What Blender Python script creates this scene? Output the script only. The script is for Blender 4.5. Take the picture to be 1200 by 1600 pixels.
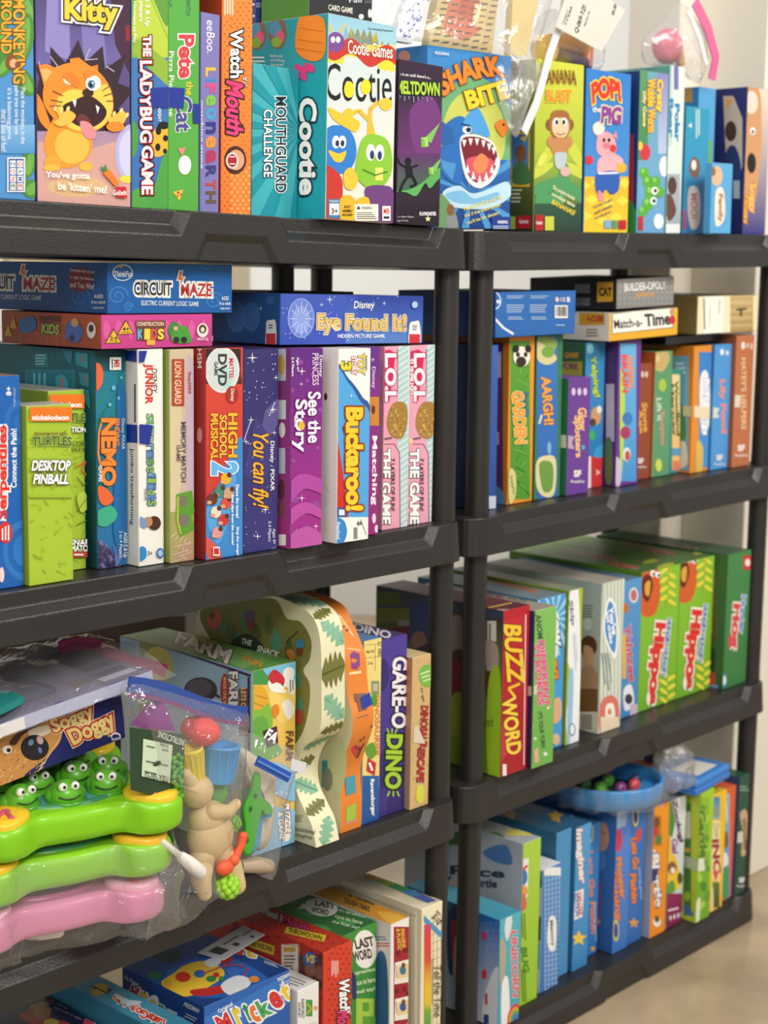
# A charity-shop games corner: two black plastic shelving units full of boxed games and bagged toys.
import bpy, bmesh, math, random
from math import sin, cos, pi, radians as rad
from mathutils import Matrix, Vector
from mathutils.geometry import delaunay_2d_cdt
for _o in list(bpy.data.objects): bpy.data.objects.remove(_o)
SC = bpy.context.scene
COL = SC.collection
random.seed(7)

# ---------------------------------------------------------------- camera
FPX, CAMZ = 2448.4, 1.1981            # focal length in pixels of a 1200x1600 frame, eye height
PITCH, ROLL = 0.1541, 0.0119
_f = Vector((0, cos(PITCH), -sin(PITCH))); _r = Vector((1, 0, 0)); _u = _r.cross(_f)
CR = _r * cos(ROLL) + _u * sin(ROLL); CU = _u * cos(ROLL) - _r * sin(ROLL); CF = _f
cam = bpy.data.cameras.new('camera'); cam_o = bpy.data.objects.new('camera', cam); COL.objects.link(cam_o)
cam_o.matrix_world = Matrix(((CR.x, CU.x, -CF.x, 0), (CR.y, CU.y, -CF.y, 0), (CR.z, CU.z, -CF.z, CAMZ), (0, 0, 0, 1)))
cam.sensor_fit = 'VERTICAL'; cam.sensor_height = 36; cam.lens = 36 * FPX / 1600
cam.clip_start = .05; cam.clip_end = 60
cam.dof.use_dof = True; cam.dof.focus_distance = 1.93; cam.dof.aperture_fstop = 5.0
SC.camera = cam_o

# ---------------------------------------------------------------- light and exposure
SC.view_settings.view_transform = 'Standard'; SC.view_settings.look = 'None'
SC.view_settings.gamma = 1; SC.view_settings.use_curve_mapping = False
SC.view_settings.exposure = -0.30
SC.cycles.use_denoising = True
SC.cycles.max_bounces = 8; SC.cycles.transparent_max_bounces = 24
wd = bpy.data.worlds.new('room_light'); SC.world = wd; wd.use_nodes = True
wd.node_tree.nodes['Background'].inputs[0].default_value = (1.0, .97, .925, 1)
wd.node_tree.nodes['Background'].inputs[1].default_value = .58
def area(name, loc, aim, sx, sy, watts, col=(1, .955, .885)):
    l = bpy.data.lights.new(name, 'AREA'); l.shape = 'RECTANGLE'; l.size = sx; l.size_y = sy; l.energy = watts; l.color = col
    o = bpy.data.objects.new(name, l); COL.objects.link(o); o.location = loc
    o.rotation_euler = (Vector(aim) - Vector(loc)).to_track_quat('-Z', 'Y').to_euler(); return o
area('ceiling_light', (1.0, -1.2, 2.9), (.4, 2.2, .7), 1.6, .8, 95)
area('ceiling_light', (-.9, .2, 2.9), (-.1, 2.0, .9), 1.3, .6, 26)
area('ceiling_light', (2.3, 1.6, 2.9), (1.6, 2.9, .3), 1.3, .6, 75)
area('ceiling_light', (-.6, 4.2, 2.9), (-.6, 5.2, 0), 2.4, 1.2, 60)

# ---------------------------------------------------------------- materials (all procedural)
def lin(c):
    if isinstance(c, str):
        c = c.lstrip('#')
        if len(c) == 3: c = ''.join(k * 2 for k in c)
        c = [int(c[i:i + 2], 16) / 255 for i in (0, 2, 4)]
        c = [k / 12.92 if k <= .04045 else ((k + .055) / 1.055) ** 2.4 for k in c]
    return (c[0], c[1], c[2], 1)
def mat(name, col=None, rough=.5, spec=.5, bump=0, bscale=300, coat=0, vary=0, vscale=8, sss=0):
    m = bpy.data.materials.new(name); m.use_nodes = True; n = m.node_tree.nodes; L = m.node_tree.links
    b = n['Principled BSDF']; b.inputs['Roughness'].default_value = rough; b.inputs['Specular IOR Level'].default_value = spec
    b.inputs['Coat Weight'].default_value = coat; b.inputs['Coat Roughness'].default_value = .15
    if col is None:
        a = n.new('ShaderNodeAttribute'); a.attribute_name = 'Col'; src = a.outputs['Color']
    else:
        a = n.new('ShaderNodeRGB'); a.outputs[0].default_value = lin(col); src = a.outputs[0]
    if vary or bump: tc = n.new('ShaderNodeTexCoord')
    if vary:
        nz = n.new('ShaderNodeTexNoise'); nz.inputs['Scale'].default_value = vscale; nz.inputs['Detail'].default_value = 6
        mr = n.new('ShaderNodeMapRange'); mr.inputs['To Min'].default_value = 1 - vary; mr.inputs['To Max'].default_value = 1 + vary
        mr.inputs['From Min'].default_value = .3; mr.inputs['From Max'].default_value = .7
        mx = n.new('ShaderNodeVectorMath'); mx.operation = 'SCALE'
        L.new(tc.outputs['Object'], nz.inputs['Vector']); L.new(nz.outputs[0], mr.inputs[0]); L.new(src, mx.inputs[0]); L.new(mr.outputs[0], mx.inputs['Scale']); src = mx.outputs[0]
    L.new(src, b.inputs['Base Color'])
    if bump:
        nb = n.new('ShaderNodeTexNoise'); nb.inputs['Scale'].default_value = bscale; nb.inputs['Detail'].default_value = 3
        bp = n.new('ShaderNodeBump'); bp.inputs['Strength'].default_value = bump; bp.inputs['Distance'].default_value = .002
        L.new(tc.outputs['Object'], nb.inputs['Vector']); L.new(nb.outputs[0], bp.inputs['Height']); L.new(bp.outputs[0], b.inputs['Normal'])
    return m
CARD = mat('printed_card', rough=.42, spec=.4, vary=.025, vscale=25)
GLOSS = mat('glossy_printed_card', rough=.25, spec=.5, vary=.02, vscale=25)
RESIN = mat('black_resin', '#2a2827', .36, .50, bump=.22, bscale=420, vary=.10, vscale=9)
TOY = mat('toy_plastic', rough=.28, spec=.5)
VINYL = mat('soft_vinyl', rough=.5, spec=.4)
TAPE = mat('tape', rough=.4)
WALLM = mat('painted_wall', '#e9e2d3', .7, .3, bump=.5, bscale=160)
PANELM = mat('pale_far_wall', '#e8ebee', .7, .3)
FLOORM = mat('polished_concrete', '#a8967a', .22, .5, vary=.22, vscale=7)
BROWN = mat('stand_in_brown', '#3a2c22', .5, vary=.2, vscale=12)
BEIGE = mat('beige_metal', '#cdbfa4', .5)
def film_mat(name, tint=(1, 1, 1, 1), gloss=.10, wr=60, haze=.03, strength=.6):
    m = bpy.data.materials.new(name); m.use_nodes = True; n = m.node_tree.nodes; L = m.node_tree.links
    out = n['Material Output']; n.remove(n['Principled BSDF'])
    tr = n.new('ShaderNodeBsdfTransparent'); tr.inputs[0].default_value = tint
    gl = n.new('ShaderNodeBsdfGlossy'); gl.inputs['Roughness'].default_value = .12
    df = n.new('ShaderNodeBsdfDiffuse'); df.inputs[0].default_value = (.9, .9, .92, 1)
    tc = n.new('ShaderNodeTexCoord'); nz = n.new('ShaderNodeTexNoise'); nz.inputs['Scale'].default_value = wr; nz.inputs['Detail'].default_value = 4; nz.inputs['Distortion'].default_value = 1.2
    bp = n.new('ShaderNodeBump'); bp.inputs['Strength'].default_value = strength; bp.inputs['Distance'].default_value = .01
    L.new(tc.outputs['Object'], nz.inputs['Vector']); L.new(nz.outputs[0], bp.inputs['Height']); L.new(bp.outputs[0], gl.inputs['Normal'])
    lw = n.new('ShaderNodeLayerWeight'); lw.inputs[0].default_value = .5; L.new(bp.outputs[0], lw.inputs['Normal']); fr = n.new('ShaderNodeMath'); fr.operation = 'POWER'; fr.inputs[1].default_value = 3.2; L.new(lw.outputs['Facing'], fr.inputs[0])
    ad = n.new('ShaderNodeMath'); ad.operation = 'ADD'; ad.use_clamp = True; ad.operation = 'MULTIPLY_ADD'; ad.inputs[1].default_value = .55; ad.inputs[2].default_value = gloss; L.new(fr.outputs[0], ad.inputs[0])
    m1 = n.new('ShaderNodeMixShader'); L.new(ad.outputs[0], m1.inputs[0]); L.new(tr.outputs[0], m1.inputs[1]); L.new(gl.outputs[0], m1.inputs[2])
    m2 = n.new('ShaderNodeMixShader'); m2.inputs[0].default_value = haze; L.new(m1.outputs[0], m2.inputs[1]); L.new(df.outputs[0], m2.inputs[2])
    L.new(m2.outputs[0], out.inputs[0]); return m
FILM = film_mat('clear_film', gloss=.10, wr=20, strength=1.0, haze=.05)
HAZY = film_mat('hazy_film', haze=.10, gloss=.08, wr=18, strength=.8)

# ---------------------------------------------------------------- mesh helpers
class MB:
    "collects coloured polygons; build() links them as ONE mesh object"
    def __init__(s): s.v = []; s.f = []; s.c = []; s.sm = []
    def add(s, vs, fs, col, smooth=False):
        k = len(s.v); s.v += [tuple(p) for p in vs]; s.f += [[i + k for i in q] for q in fs]; s.sm += [smooth] * len(fs)
        if isinstance(col, list): s.c += col
        else: s.c += [lin(col)] * len(vs)
    def box(s, x0, y0, z0, x1, y1, z1, cols, r=.0008):
        "chamfered box; cols = front,left,top,right,back,bottom colours"
        if isinstance(cols, str): cols = [cols] * 6
        cols = list(cols) + [cols[-1]] * (6 - len(cols)); lo = (x0, y0, z0); hi = (x1, y1, z1); r = min(r, *( .3 * (hi[i] - lo[i]) for i in range(3)))
        vs = []; cc = []; idx = {}
        for ax, sg, ci in ((1, 0, 0), (0, 0, 1), (2, 1, 2), (0, 1, 3), (1, 1, 4), (2, 0, 5)):
            for a in (0, 1):
                for b in (0, 1):
                    p = [0, 0, 0]; o = [i for i in range(3) if i != ax]; key = [0, 0, 0]; key[ax] = sg; key[o[0]] = a; key[o[1]] = b
                    for i in range(3): p[i] = hi[i] if key[i] else lo[i]
                    for i, q in ((o[0], a), (o[1], b)): p[i] += -r if q else r
                    idx[(ax, sg, tuple(key))] = len(vs); vs.append(p); cc.append(lin(cols[ci]))
        ctr = Vector([(lo[i] + hi[i]) / 2 for i in range(3)]); fs = []
        def face(q):
            a, b, c = (Vector(vs[i]) for i in q[:3]); n = (b - a).cross(c - b)
            fs.append(q if n.dot(sum((Vector(vs[i]) for i in q), Vector()) / len(q) - ctr) > 0 else q[::-1])
        for ax in range(3):
            o = [i for i in range(3) if i != ax]
            for sg in (0, 1):
                q = []
                for a, b in ((0, 0), (1, 0), (1, 1), (0, 1)):
                    k = [0, 0, 0]; k[ax] = sg; k[o[0]] = a; k[o[1]] = b; q.append(idx[(ax, sg, tuple(k))])
                face(q)
            for a in (0, 1):           # edges parallel to ax
                for b in (0, 1):
                    k0 = [0, 0, 0]; k0[o[0]] = a; k0[o[1]] = b; k1 = list(k0); k1[ax] = 1; k0 = tuple(k0); k1 = tuple(k1)
                    face([idx[(o[0], a, k0)], idx[(o[1], b, k0)], idx[(o[1], b, k1)], idx[(o[0], a, k1)]])
        for a in (0, 1):
            for b in (0, 1):
                for c in (0, 1): face([idx[(0, a, (a, b, c))], idx[(1, b, (a, b, c))], idx[(2, c, (a, b, c))]])
        s.add(vs, fs, cc)
    def tube(s, pts, r, col, n=12, caps=True):
        pts = [Vector(p) for p in pts]; rs = r if isinstance(r, (list, tuple)) else [r] * len(pts); vs = []; fs = []
        up = None
        for i, p in enumerate(pts):
            t = (pts[min(i + 1, len(pts) - 1)] - pts[max(i - 1, 0)]).normalized()
            if up is None: up = t.orthogonal().normalized()
            a = (up - t * up.dot(t)).normalized(); up = a; b = t.cross(a)
            vs += [p + (a * cos(2 * pi * k / n) + b * sin(2 * pi * k / n)) * rs[i] for k in range(n)]
        for i in range(len(pts) - 1):
            for k in range(n): fs.append([i * n + k, i * n + (k + 1) % n, (i + 1) * n + (k + 1) % n, (i + 1) * n + k])
        s.add(vs, fs, col, True)
        if caps: s.add(vs[:n], [list(range(n))[::-1]], col); s.add(vs[-n:], [list(range(n))], col)
    def ball(s, c, r, col, n=16, m=10, M=None):
        r = (r, r, r) if not isinstance(r, (tuple, list)) else r; c = Vector(c); vs = []; fs = []
        for j in range(m + 1):
            th = pi * j / m
            for k in range(n):
                p = Vector((r[0] * sin(th) * cos(2 * pi * k / n), r[1] * sin(th) * sin(2 * pi * k / n), r[2] * cos(th)))
                vs.append(c + (M @ p if M else p))
        for j in range(m):
            for k in range(n): fs.append([j * n + k, (j + 1) * n + k, (j + 1) * n + (k + 1) % n, j * n + (k + 1) % n])
        s.add(vs, fs, col, True)
    def prism(s, loops, cols, smooth=True, cap0=True, cap1=True, ccap=None):
        "stack of equal-length closed loops"
        n = len(loops[0]); vs = [p for l in loops for p in l]; fs = []
        for i in range(len(loops) - 1):
            for k in range(n): fs.append([i * n + k, i * n + (k + 1) % n, (i + 1) * n + (k + 1) % n, (i + 1) * n + k])
        s.add(vs, fs, cols, smooth)
        if cap0: s.add(loops[0], [list(range(n))[::-1]], ccap or cols)
        if cap1: s.add(loops[-1], [list(range(n))], ccap or cols)
    def build(s, name, m, parent=None, M=None, merge=False):
        me = bpy.data.meshes.new(name); me.from_pydata(s.v, [], s.f)
        at = me.color_attributes.new('Col', 'FLOAT_COLOR', 'POINT')
        at.data.foreach_set('color', [k for c in s.c for k in c])
        me.polygons.foreach_set('use_smooth', s.sm)
        me.materials.append(m); me.update()
        if merge:
            bm = bmesh.new(); bm.from_mesh(me); bmesh.ops.remove_doubles(bm, verts=bm.verts, dist=1e-5); bm.to_mesh(me); bm.free()
        o = bpy.data.objects.new(name, me); COL.objects.link(o)
        if parent: o.parent = parent
        if M is not None: o.matrix_world = M
        return o
def tag(o, label=None, cat=None, group=None, kind=None):
    for k, v in (('label', label), ('category', cat), ('group', group), ('kind', kind)):
        if v: o[k] = v
    return o
def empty(name, M): o = bpy.data.objects.new(name, None); COL.objects.link(o); o.matrix_world = M; o.empty_display_size = .05; return o

# ---------------------------------------------------------------- the two units: measured frames
W, T, D, S = .8946, .0572, .40, .42
FRAME = {'L': ((-.48579, 1.59048), 0.82618), 'R': ((.13, 2.28431), 0.81292)}
TILT = {'L1': (.00815, -.00568), 'L2': (.00243, -.00326), 'L3': (.00264, -.0032), 'L4': (0, 0),
        'R1': (-.00674, .00794), 'R2': (-.00791, .00239), 'R3': (-.00265, .0025), 'R4': (.00115, .00224)}
ZTOP = {1: 3 * S, 2: 2 * S, 3: S, 4: 0}
def zshelf(unit, n, u): a, b = TILT[unit + str(n)]; return ZTOP[n] + a + (b - a) * u / W
def umat(unit): (x, y), a = FRAME[unit]; return Matrix.Translation((x, y, 0)) @ Matrix.Rotation(a, 4, 'Z')
def place(unit, n, u, v, dz=0, yaw=0, roll=0, pitch=0):
    "matrix of a thing standing on shelf n of a unit, u along the front, v behind the front edge"
    a, b = TILT[unit + str(n)]
    return umat(unit) @ Matrix.Translation((u, v, zshelf(unit, n, u) + dz + .0006)) @ Matrix.Rotation(rad(yaw), 4, 'Z') @ Matrix.Rotation(-math.atan((b - a) / W) - rad(roll), 4, 'Y') @ Matrix.Rotation(rad(pitch), 4, 'X')

# ---------------------------------------------------------------- room
def slab(name, M, x, y, z, m):
    b = MB(); b.box(0, 0, 0, x, y, z, '#ffffff', .002); return tag(b.build(name, m, None, M), kind='structure')
slab('floor', Matrix.Translation((-5, -2, -T - .1)), 12, 12, .1, FLOORM)
UR = umat('R')
slab('wall_right', UR @ Matrix.Translation((.981, .12, -T)), 3.2, .146, 3.0, WALLM)
slab('wall_corner', UR @ Matrix.Translation((.905, .266, -T)), 1.2, .12, 3.0, WALLM)
slab('wall_back', Matrix.Translation((-5.5, 5.6, -T)), 11, .1, 3.2, PANELM)
b = MB(); b.box(0, 0, 0, .62, .45, 1.75, '#ffffff', .004); o = b.build('storage_cabinet', BEIGE, None, Matrix.Translation((-1.02, 4.2, -T)))
tag(o, 'tall beige cabinet far behind the nearer shelving unit', 'cabinet')
b = MB(); b.box(0, 0, 0, .62, .35, .56, '#ffffff', .004); o2 = b.build('dark_stand_in', BROWN, None, Matrix.Translation((-1.02, 3.1, -T)))  # added block, darkens the gap seen below the second shelf; not a known piece
tag(o2, 'dark brown stand-in block added behind the nearer shelving unit to darken a gap', 'stand-in block')
d = MB(); d.box(.03, -.015, .06, .59, 0, .50, '#ffffff', .003); d.build('door', BROWN, o2, o2.matrix_world.copy())  # front panel of that added dark block
d = MB(); d.box(.02, -.02, .06, .30, 0, 1.7, '#ffffff', .003); d.build('door', BEIGE, o, o.matrix_world.copy()); d = MB(); d.box(.32, -.02, .06, .60, 0, 1.7, '#ffffff', .003); d.build('door', BEIGE, o, o.matrix_world.copy())

# ---------------------------------------------------------------- shelving units
def tray(unit, n, parent):
    bm = bmesh.new(); r = .032; FL = .004                      # FL: the skirt flares outwards to its lower edge
    a, bq = .0597, .3772
    z1, z2 = -.5 * T, -.31 * T
    outer = [[(a, 0), (a + .017, z1), (bq - .017, z1), (bq, 0)]]; inner = [[(a + .012, 0), (a + .024, z2), (bq - .024, z2), (bq - .012, 0)]]
    outer.append([(W - x, z) for x, z in outer[0]][::-1]); inner.append([(W - x, z) for x, z in inner[0]][::-1])
    c = W / 2
    outer.append([(c - .068, -T), (c - .05, -.46 * T), (c + .05, -.46 * T), (c + .068, -T)])
    inner.append([(c - .058, -T), (c - .045, -.60 * T), (c + .045, -.60 * T), (c + .058, -T)])
    def inside(p, q):
        sg = 0
        for i in range(4):
            x0, y0 = q[i]; x1, y1 = q[(i + 1) % 4]; k = (x1 - x0) * (p[1] - y0) - (y1 - y0) * (p[0] - x0)
            if abs(k) < 1e-9: continue
            if sg == 0: sg = 1 if k > 0 else -1
            elif k * sg < 0: return False
        return True
    pts = []; eds = []
    def chain(q):
        k = len(pts); pts.extend(Vector(p) for p in q); eds.extend((k + i, k + i + 1) for i in range(len(q) - 1))
    top = sorted([r, W - r] + [x for q in outer[:2] + inner[:2] for x, z in q if z == 0])
    bot = sorted([r, W - r] + [x for q in (outer[2], inner[2]) for x, z in q if z == -T])
    chain([(x, 0) for x in top]); chain([(x, -T) for x in bot]); chain([(r, 0), (r, -T)]); chain([(W - r, 0), (W - r, -T)])
    for q in outer + inner: chain(q)
    res = delaunay_2d_cdt(pts, eds, [], 0, 1e-6)
    vs, fs = res[0], res[2]
    def dep(p): return .0115 if any(inside(p, q) for q in inner[:2]) else .005 if inside(p, inner[2]) else 0
    def warp(u, v, z): aa, bb = TILT[unit + str(n)]; return (u, v, z + aa + (bb - aa) * u / W + ZTOP[n])
    fv = [bm.verts.new(warp(p.x, dep(p) + FL * p.y / T, p.y)) for p in vs]
    for f in fs:
        if len({*f}) < 3: continue
        A, B, Cc = (vs[i] for i in f[:3])
        try: bm.faces.new([fv[i] for i in f])
        except ValueError: pass
    # the rest of the skirt: right corner, right end, back, left end, left corner
    def rim(off):
        o = []
        for cx, cy, a0 in ((W - r, r, -90), (W - r, D - r, 0), (r, D - r, 90), (r, r, 180)):
            o += [(cx + (r + off) * cos(rad(a0 + 90 * k / 7)), cy + (r + off) * sin(rad(a0 + 90 * k / 7))) for k in range(8)]
        return o
    t0, t1 = rim(0), rim(FL)
    tv = [bm.verts.new(warp(x, y, 0)) for x, y in t0]; bv = [bm.verts.new(warp(x, y, -T)) for x, y in t1]
    for i in range(len(tv) - 1): bm.faces.new([bv[i], bv[i + 1], tv[i + 1], tv[i]])
    front_top = sorted([(p.x, i) for i, p in enumerate(vs) if abs(p.y) < 1e-7]); front_bot = sorted([(p.x, i) for i, p in enumerate(vs) if abs(p.y + T) < 1e-7])
    bm.faces.new(tv + [fv[i] for x, i in front_top[1:-1]]); bm.faces.new((bv + [fv[i] for x, i in front_bot[1:-1]])[::-1])
    bmesh.ops.remove_doubles(bm, verts=bm.verts, dist=1e-5); bmesh.ops.recalc_face_normals(bm, faces=bm.faces)
    for f in bm.faces: f.smooth = False
    me = bpy.data.meshes.new('shelf'); bm.to_mesh(me); bm.free(); me.materials.append(RESIN)
    o = bpy.data.objects.new('shelf', me); COL.objects.link(o); o.parent = parent
    m = o.modifiers.new('edge', 'BEVEL'); m.width = .0016; m.segments = 2; m.limit_method = 'ANGLE'; m.angle_limit = rad(24)
    return o
def unit(k, label):
    e = empty('shelving_unit', umat(k)); tag(e, label, 'shelving unit', 'black plastic shelving units')
    for n in (1, 2, 3, 4): tray(k, n, e)
    for n in (2, 3, 4):
        for u in (.025 if k == 'L' else .046, W - .019):
            for v in (.03, D - .032):
                z0 = zshelf(k, n, u) - .004; z1 = zshelf(k, n - 1, u) - T + .01
                p = MB(); p.tube([(u, v, z0), (u, v, z0 + .03), (u, v, z1)], [.0185, .0180, .0178], '#ffffff', 24); p.build('post', RESIN, e)
unit('L', 'black plastic shelving unit with moulded shelf fronts, the nearer of the two')
unit('R', 'black plastic shelving unit beside the cream wall, the farther of the two')

# ---------------------------------------------------------------- printed boxes
_glyphs = {}
def glyphs(body, bold):
    "filled outlines of a word in Blender's built-in face: (points, polygons)"
    k = (body, bold)
    if k not in _glyphs:
        cu = bpy.data.curves.new('lettering', 'FONT'); cu.body = body; cu.size = 1; cu.offset = bold; cu.resolution_u = 3; cu.dimensions = '2D'; cu.fill_mode = 'BOTH'
        o = bpy.data.objects.new('lettering', cu); COL.objects.link(o)
        me = o.evaluated_get(bpy.context.evaluated_depsgraph_get()).to_mesh()
        _glyphs[k] = ([(v.co.x, v.co.y) for v in me.vertices], [list(p.vertices) for p in me.polygons])
        bpy.data.objects.remove(o); bpy.data.curves.remove(cu)
    return _glyphs[k]
def clip(pts, w, h):
    "polygon of (s, t, colour) clipped to the face"
    e = .0004
    for ax, lim, sg in ((0, e, 1), (0, w - e, -1), (1, e, 1), (1, h - e, -1)):
        out = []
        for i in range(len(pts)):
            p, q = pts[i - 1], pts[i]; dp = (p[ax] - lim) * sg; dq = (q[ax] - lim) * sg
            if (dp < 0) != (dq < 0):
                k = dp / (dp - dq); out.append((p[0] + (q[0] - p[0]) * k, p[1] + (q[1] - p[1]) * k, tuple(a + (b2 - a) * k for a, b2 in zip(p[2], q[2]))))
            if dq >= 0: out.append(q)
        pts = out
        if not pts: return pts
    return pts
def smooth_loop(pts, n=6):
    o = []; m = len(pts)
    for i in range(m):
        a, b, c, d = (Vector(pts[(i + k) % m]) for k in (-1, 0, 1, 2))
        for j in range(n):
            t = j / n; o.append(tuple(.5 * ((2 * b) + (c - a) * t + (2 * a - 5 * b + 4 * c - d) * t * t + (3 * b - a - 3 * c + d) * t ** 3)))
    return o
class Face:
    """one printed side of a box. Artwork is drawn in the coordinates of the reference sheet (x right, y down, as
    measured on the photograph) and carried onto the real side of the box, where it stays."""
    def __init__(s, bx, which, quad=None):
        s.b = bx; s.w, s.h = {'front': (bx.w, bx.h), 'left': (bx.d, bx.h), 'top': (bx.w, bx.d)}[which]; s.which = which; s.n = 0; s.quad = quad
        s.Mi = bx.M.inverted(); s.o = s.Mi @ Vector((0, 0, CAMZ)); s.into = None
    def st(s, x, y):
        if s.quad:
            (ax, ay), (bx, by), (cx, cy), (dx, dy) = s.quad; u = v = .5
            for _ in range(12):
                px = (ax * (1 - u) + bx * u) * (1 - v) + (dx * (1 - u) + cx * u) * v - x; py = (ay * (1 - u) + by * u) * (1 - v) + (dy * (1 - u) + cy * u) * v - y
                xu = (bx - ax) * (1 - v) + (cx - dx) * v; xv = (dx - ax) * (1 - u) + (cx - bx) * u; yu = (by - ay) * (1 - v) + (cy - dy) * v; yv = (dy - ay) * (1 - u) + (cy - by) * u
                k = xu * yv - xv * yu; u -= (px * yv - py * xv) / k; v -= (py * xu - px * yu) / k
            return u * s.w, (1 - v) * s.h
        d = s.Mi.to_3x3() @ (CF + CR * ((x - 600) / FPX) + CU * ((800 - y) / FPX))
        if s.which == 'front': k = -s.o.y / d.y; p = s.o + d * k; return p.x, p.z
        if s.which == 'left': k = -s.o.x / d.x; p = s.o + d * k; return s.b.d - p.y, p.z
        k = (s.b.h - s.o.z) / d.z; p = s.o + d * k; return p.x, p.y
    def put(s, pts, c):
        "one polygon given on the sheet"
        cs = [lin(k) for k in c] if isinstance(c, list) else [lin(c)] * len(pts)
        q = clip([(*s.st(*p), k) for p, k in zip(pts, cs)], s.w, s.h)
        if len(q) < 3: return
        if sum(q[i - 1][0] * q[i][1] - q[i][0] * q[i - 1][1] for i in range(len(q))) < 0: q = q[::-1]
        e = .00012 + s.n * .00005
        if s.which == 'front': v = [(a, -e, t) for a, t, k in q]
        elif s.which == 'left': v = [(-e, s.b.d - a, t) for a, t, k in q]
        else: v = [(a, t, s.b.h + e) for a, t, k in q]
        (s.into or s.b.body).add(v, [list(range(len(v)))], [k[2] for k in q])
    def P(s, pts, c): s.n += 1; s.put(pts, c); return s
    def R(s, x0, y0, x1, y1, c, c2=None, hor=False):
        "rectangle; with c2 a printed blend from c (top or left) to c2"
        s.n += 1; s.put([(x0, y0), (x1, y0), (x1, y1), (x0, y1)], c if c2 is None else ([c, c2, c2, c] if hor else [c, c, c2, c2])); return s
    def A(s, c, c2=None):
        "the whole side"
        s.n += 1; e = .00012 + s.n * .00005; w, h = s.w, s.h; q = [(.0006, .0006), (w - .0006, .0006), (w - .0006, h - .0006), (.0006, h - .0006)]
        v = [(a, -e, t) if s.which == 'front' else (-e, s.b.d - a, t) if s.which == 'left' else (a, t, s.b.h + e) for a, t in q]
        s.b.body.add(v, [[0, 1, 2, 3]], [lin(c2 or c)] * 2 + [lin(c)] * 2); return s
    def E(s, x, y, rx, ry, c, rot=0, n=24):
        s.n += 1; cr, sr = cos(rad(rot)), sin(rad(rot))
        s.put([(x + rx * cos(a) * cr - ry * sin(a) * sr, y + rx * cos(a) * sr + ry * sin(a) * cr) for a in (2 * pi * k / n for k in range(n))], c); return s
    def B(s, pts, c, n=5): s.n += 1; s.put(smooth_loop(pts, n), c); return s
    def L(s, pts, w, c):
        s.n += 1
        for (x0, y0), (x1, y1) in zip(pts, pts[1:]):
            k = math.hypot(x1 - x0, y1 - y0) or 1; nx, ny = -(y1 - y0) / k * w / 2, (x1 - x0) / k * w / 2
            s.put([(x0 + nx, y0 + ny), (x1 + nx, y1 + ny), (x1 - nx, y1 - ny), (x0 - nx, y0 - ny)], c)
        return s
    def star(s, x, y, r, c, n=5, k=.45, a0=-90):
        s.n += 1; s.put([(x + (r if i % 2 == 0 else r * k) * cos(rad(a0 + 180 * i / n)), y + (r if i % 2 == 0 else r * k) * sin(rad(a0 + 180 * i / n))) for i in range(2 * n)], c); return s
    def dots(s, x0, y0, x1, y1, dx, dy, r, c):
        s.n += 1; j = 0; y = y0
        while y < y1:
            x = x0 + (dx / 2 if j % 2 else 0)
            while x < x1:
                s.put([(x + r * cos(pi * k / 4), y + r * sin(pi * k / 4)) for k in range(8)], c); x += dx
            y += dy; j += 1
        return s
    def T(s, body, x, y, w, h, c, rot=0, bold=.012, o=None, sk=0, arch=0, it=0, title=False, o2=None):
        """lettering, w along the writing and h across it, centred at x, y; o = (colour, width) of an outline,
        sk = slope, arch = bow, it = slant; title: a part of its own"""
        bold *= .75; base = glyphs(body, bold)[0]
        if not base: return s
        xs = [p[0] for p in base]; ys = [p[1] for p in base]; x0, x1, y0, y1 = min(xs), max(xs), min(ys), max(ys); cr, sr = cos(rad(rot)), sin(rad(rot))
        def m(p):
            a = (p[0] - x0) / (x1 - x0) - .5; b = (p[1] - y0) / (y1 - y0) - .5
            X = a * w + it * b * h; Y = -b * h + sk * a * w - arch * h * (1 - 4 * a * a)
            return x + X * cr - Y * sr, y + X * sr + Y * cr
        if title: s.into = MB(); s.b.title.append(s.into)
        for oc in ((o2, o) if o2 else (o,)):
            if oc:
                s.n += 1; v, f = glyphs(body, bold + oc[1])
                for q in f: s.put([m(v[i]) for i in q], oc[0])
        s.n += 1; v, f = glyphs(body, bold)
        for q in f: s.put([m(v[i]) for i in q], c)
        s.into = None; return s
    def lines(s, x, y, w, h, n, c, rot=0, th=None):
        "n lines of small print"
        cr, sr = cos(rad(rot)), sin(rad(rot)); rnd = random.Random(int(x * 7 + y))
        for k in range(n):
            Y = (k + .5) / n * h - h / 2; e = w / 2; t = th or h / n * .22; f = -e + w * rnd.uniform(.75, 1)
            s.L([(x + -e * cr - Y * sr, y - e * sr + Y * cr), (x + f * cr - Y * sr, y + f * sr + Y * cr)], t * 2, c)
        return s
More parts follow.
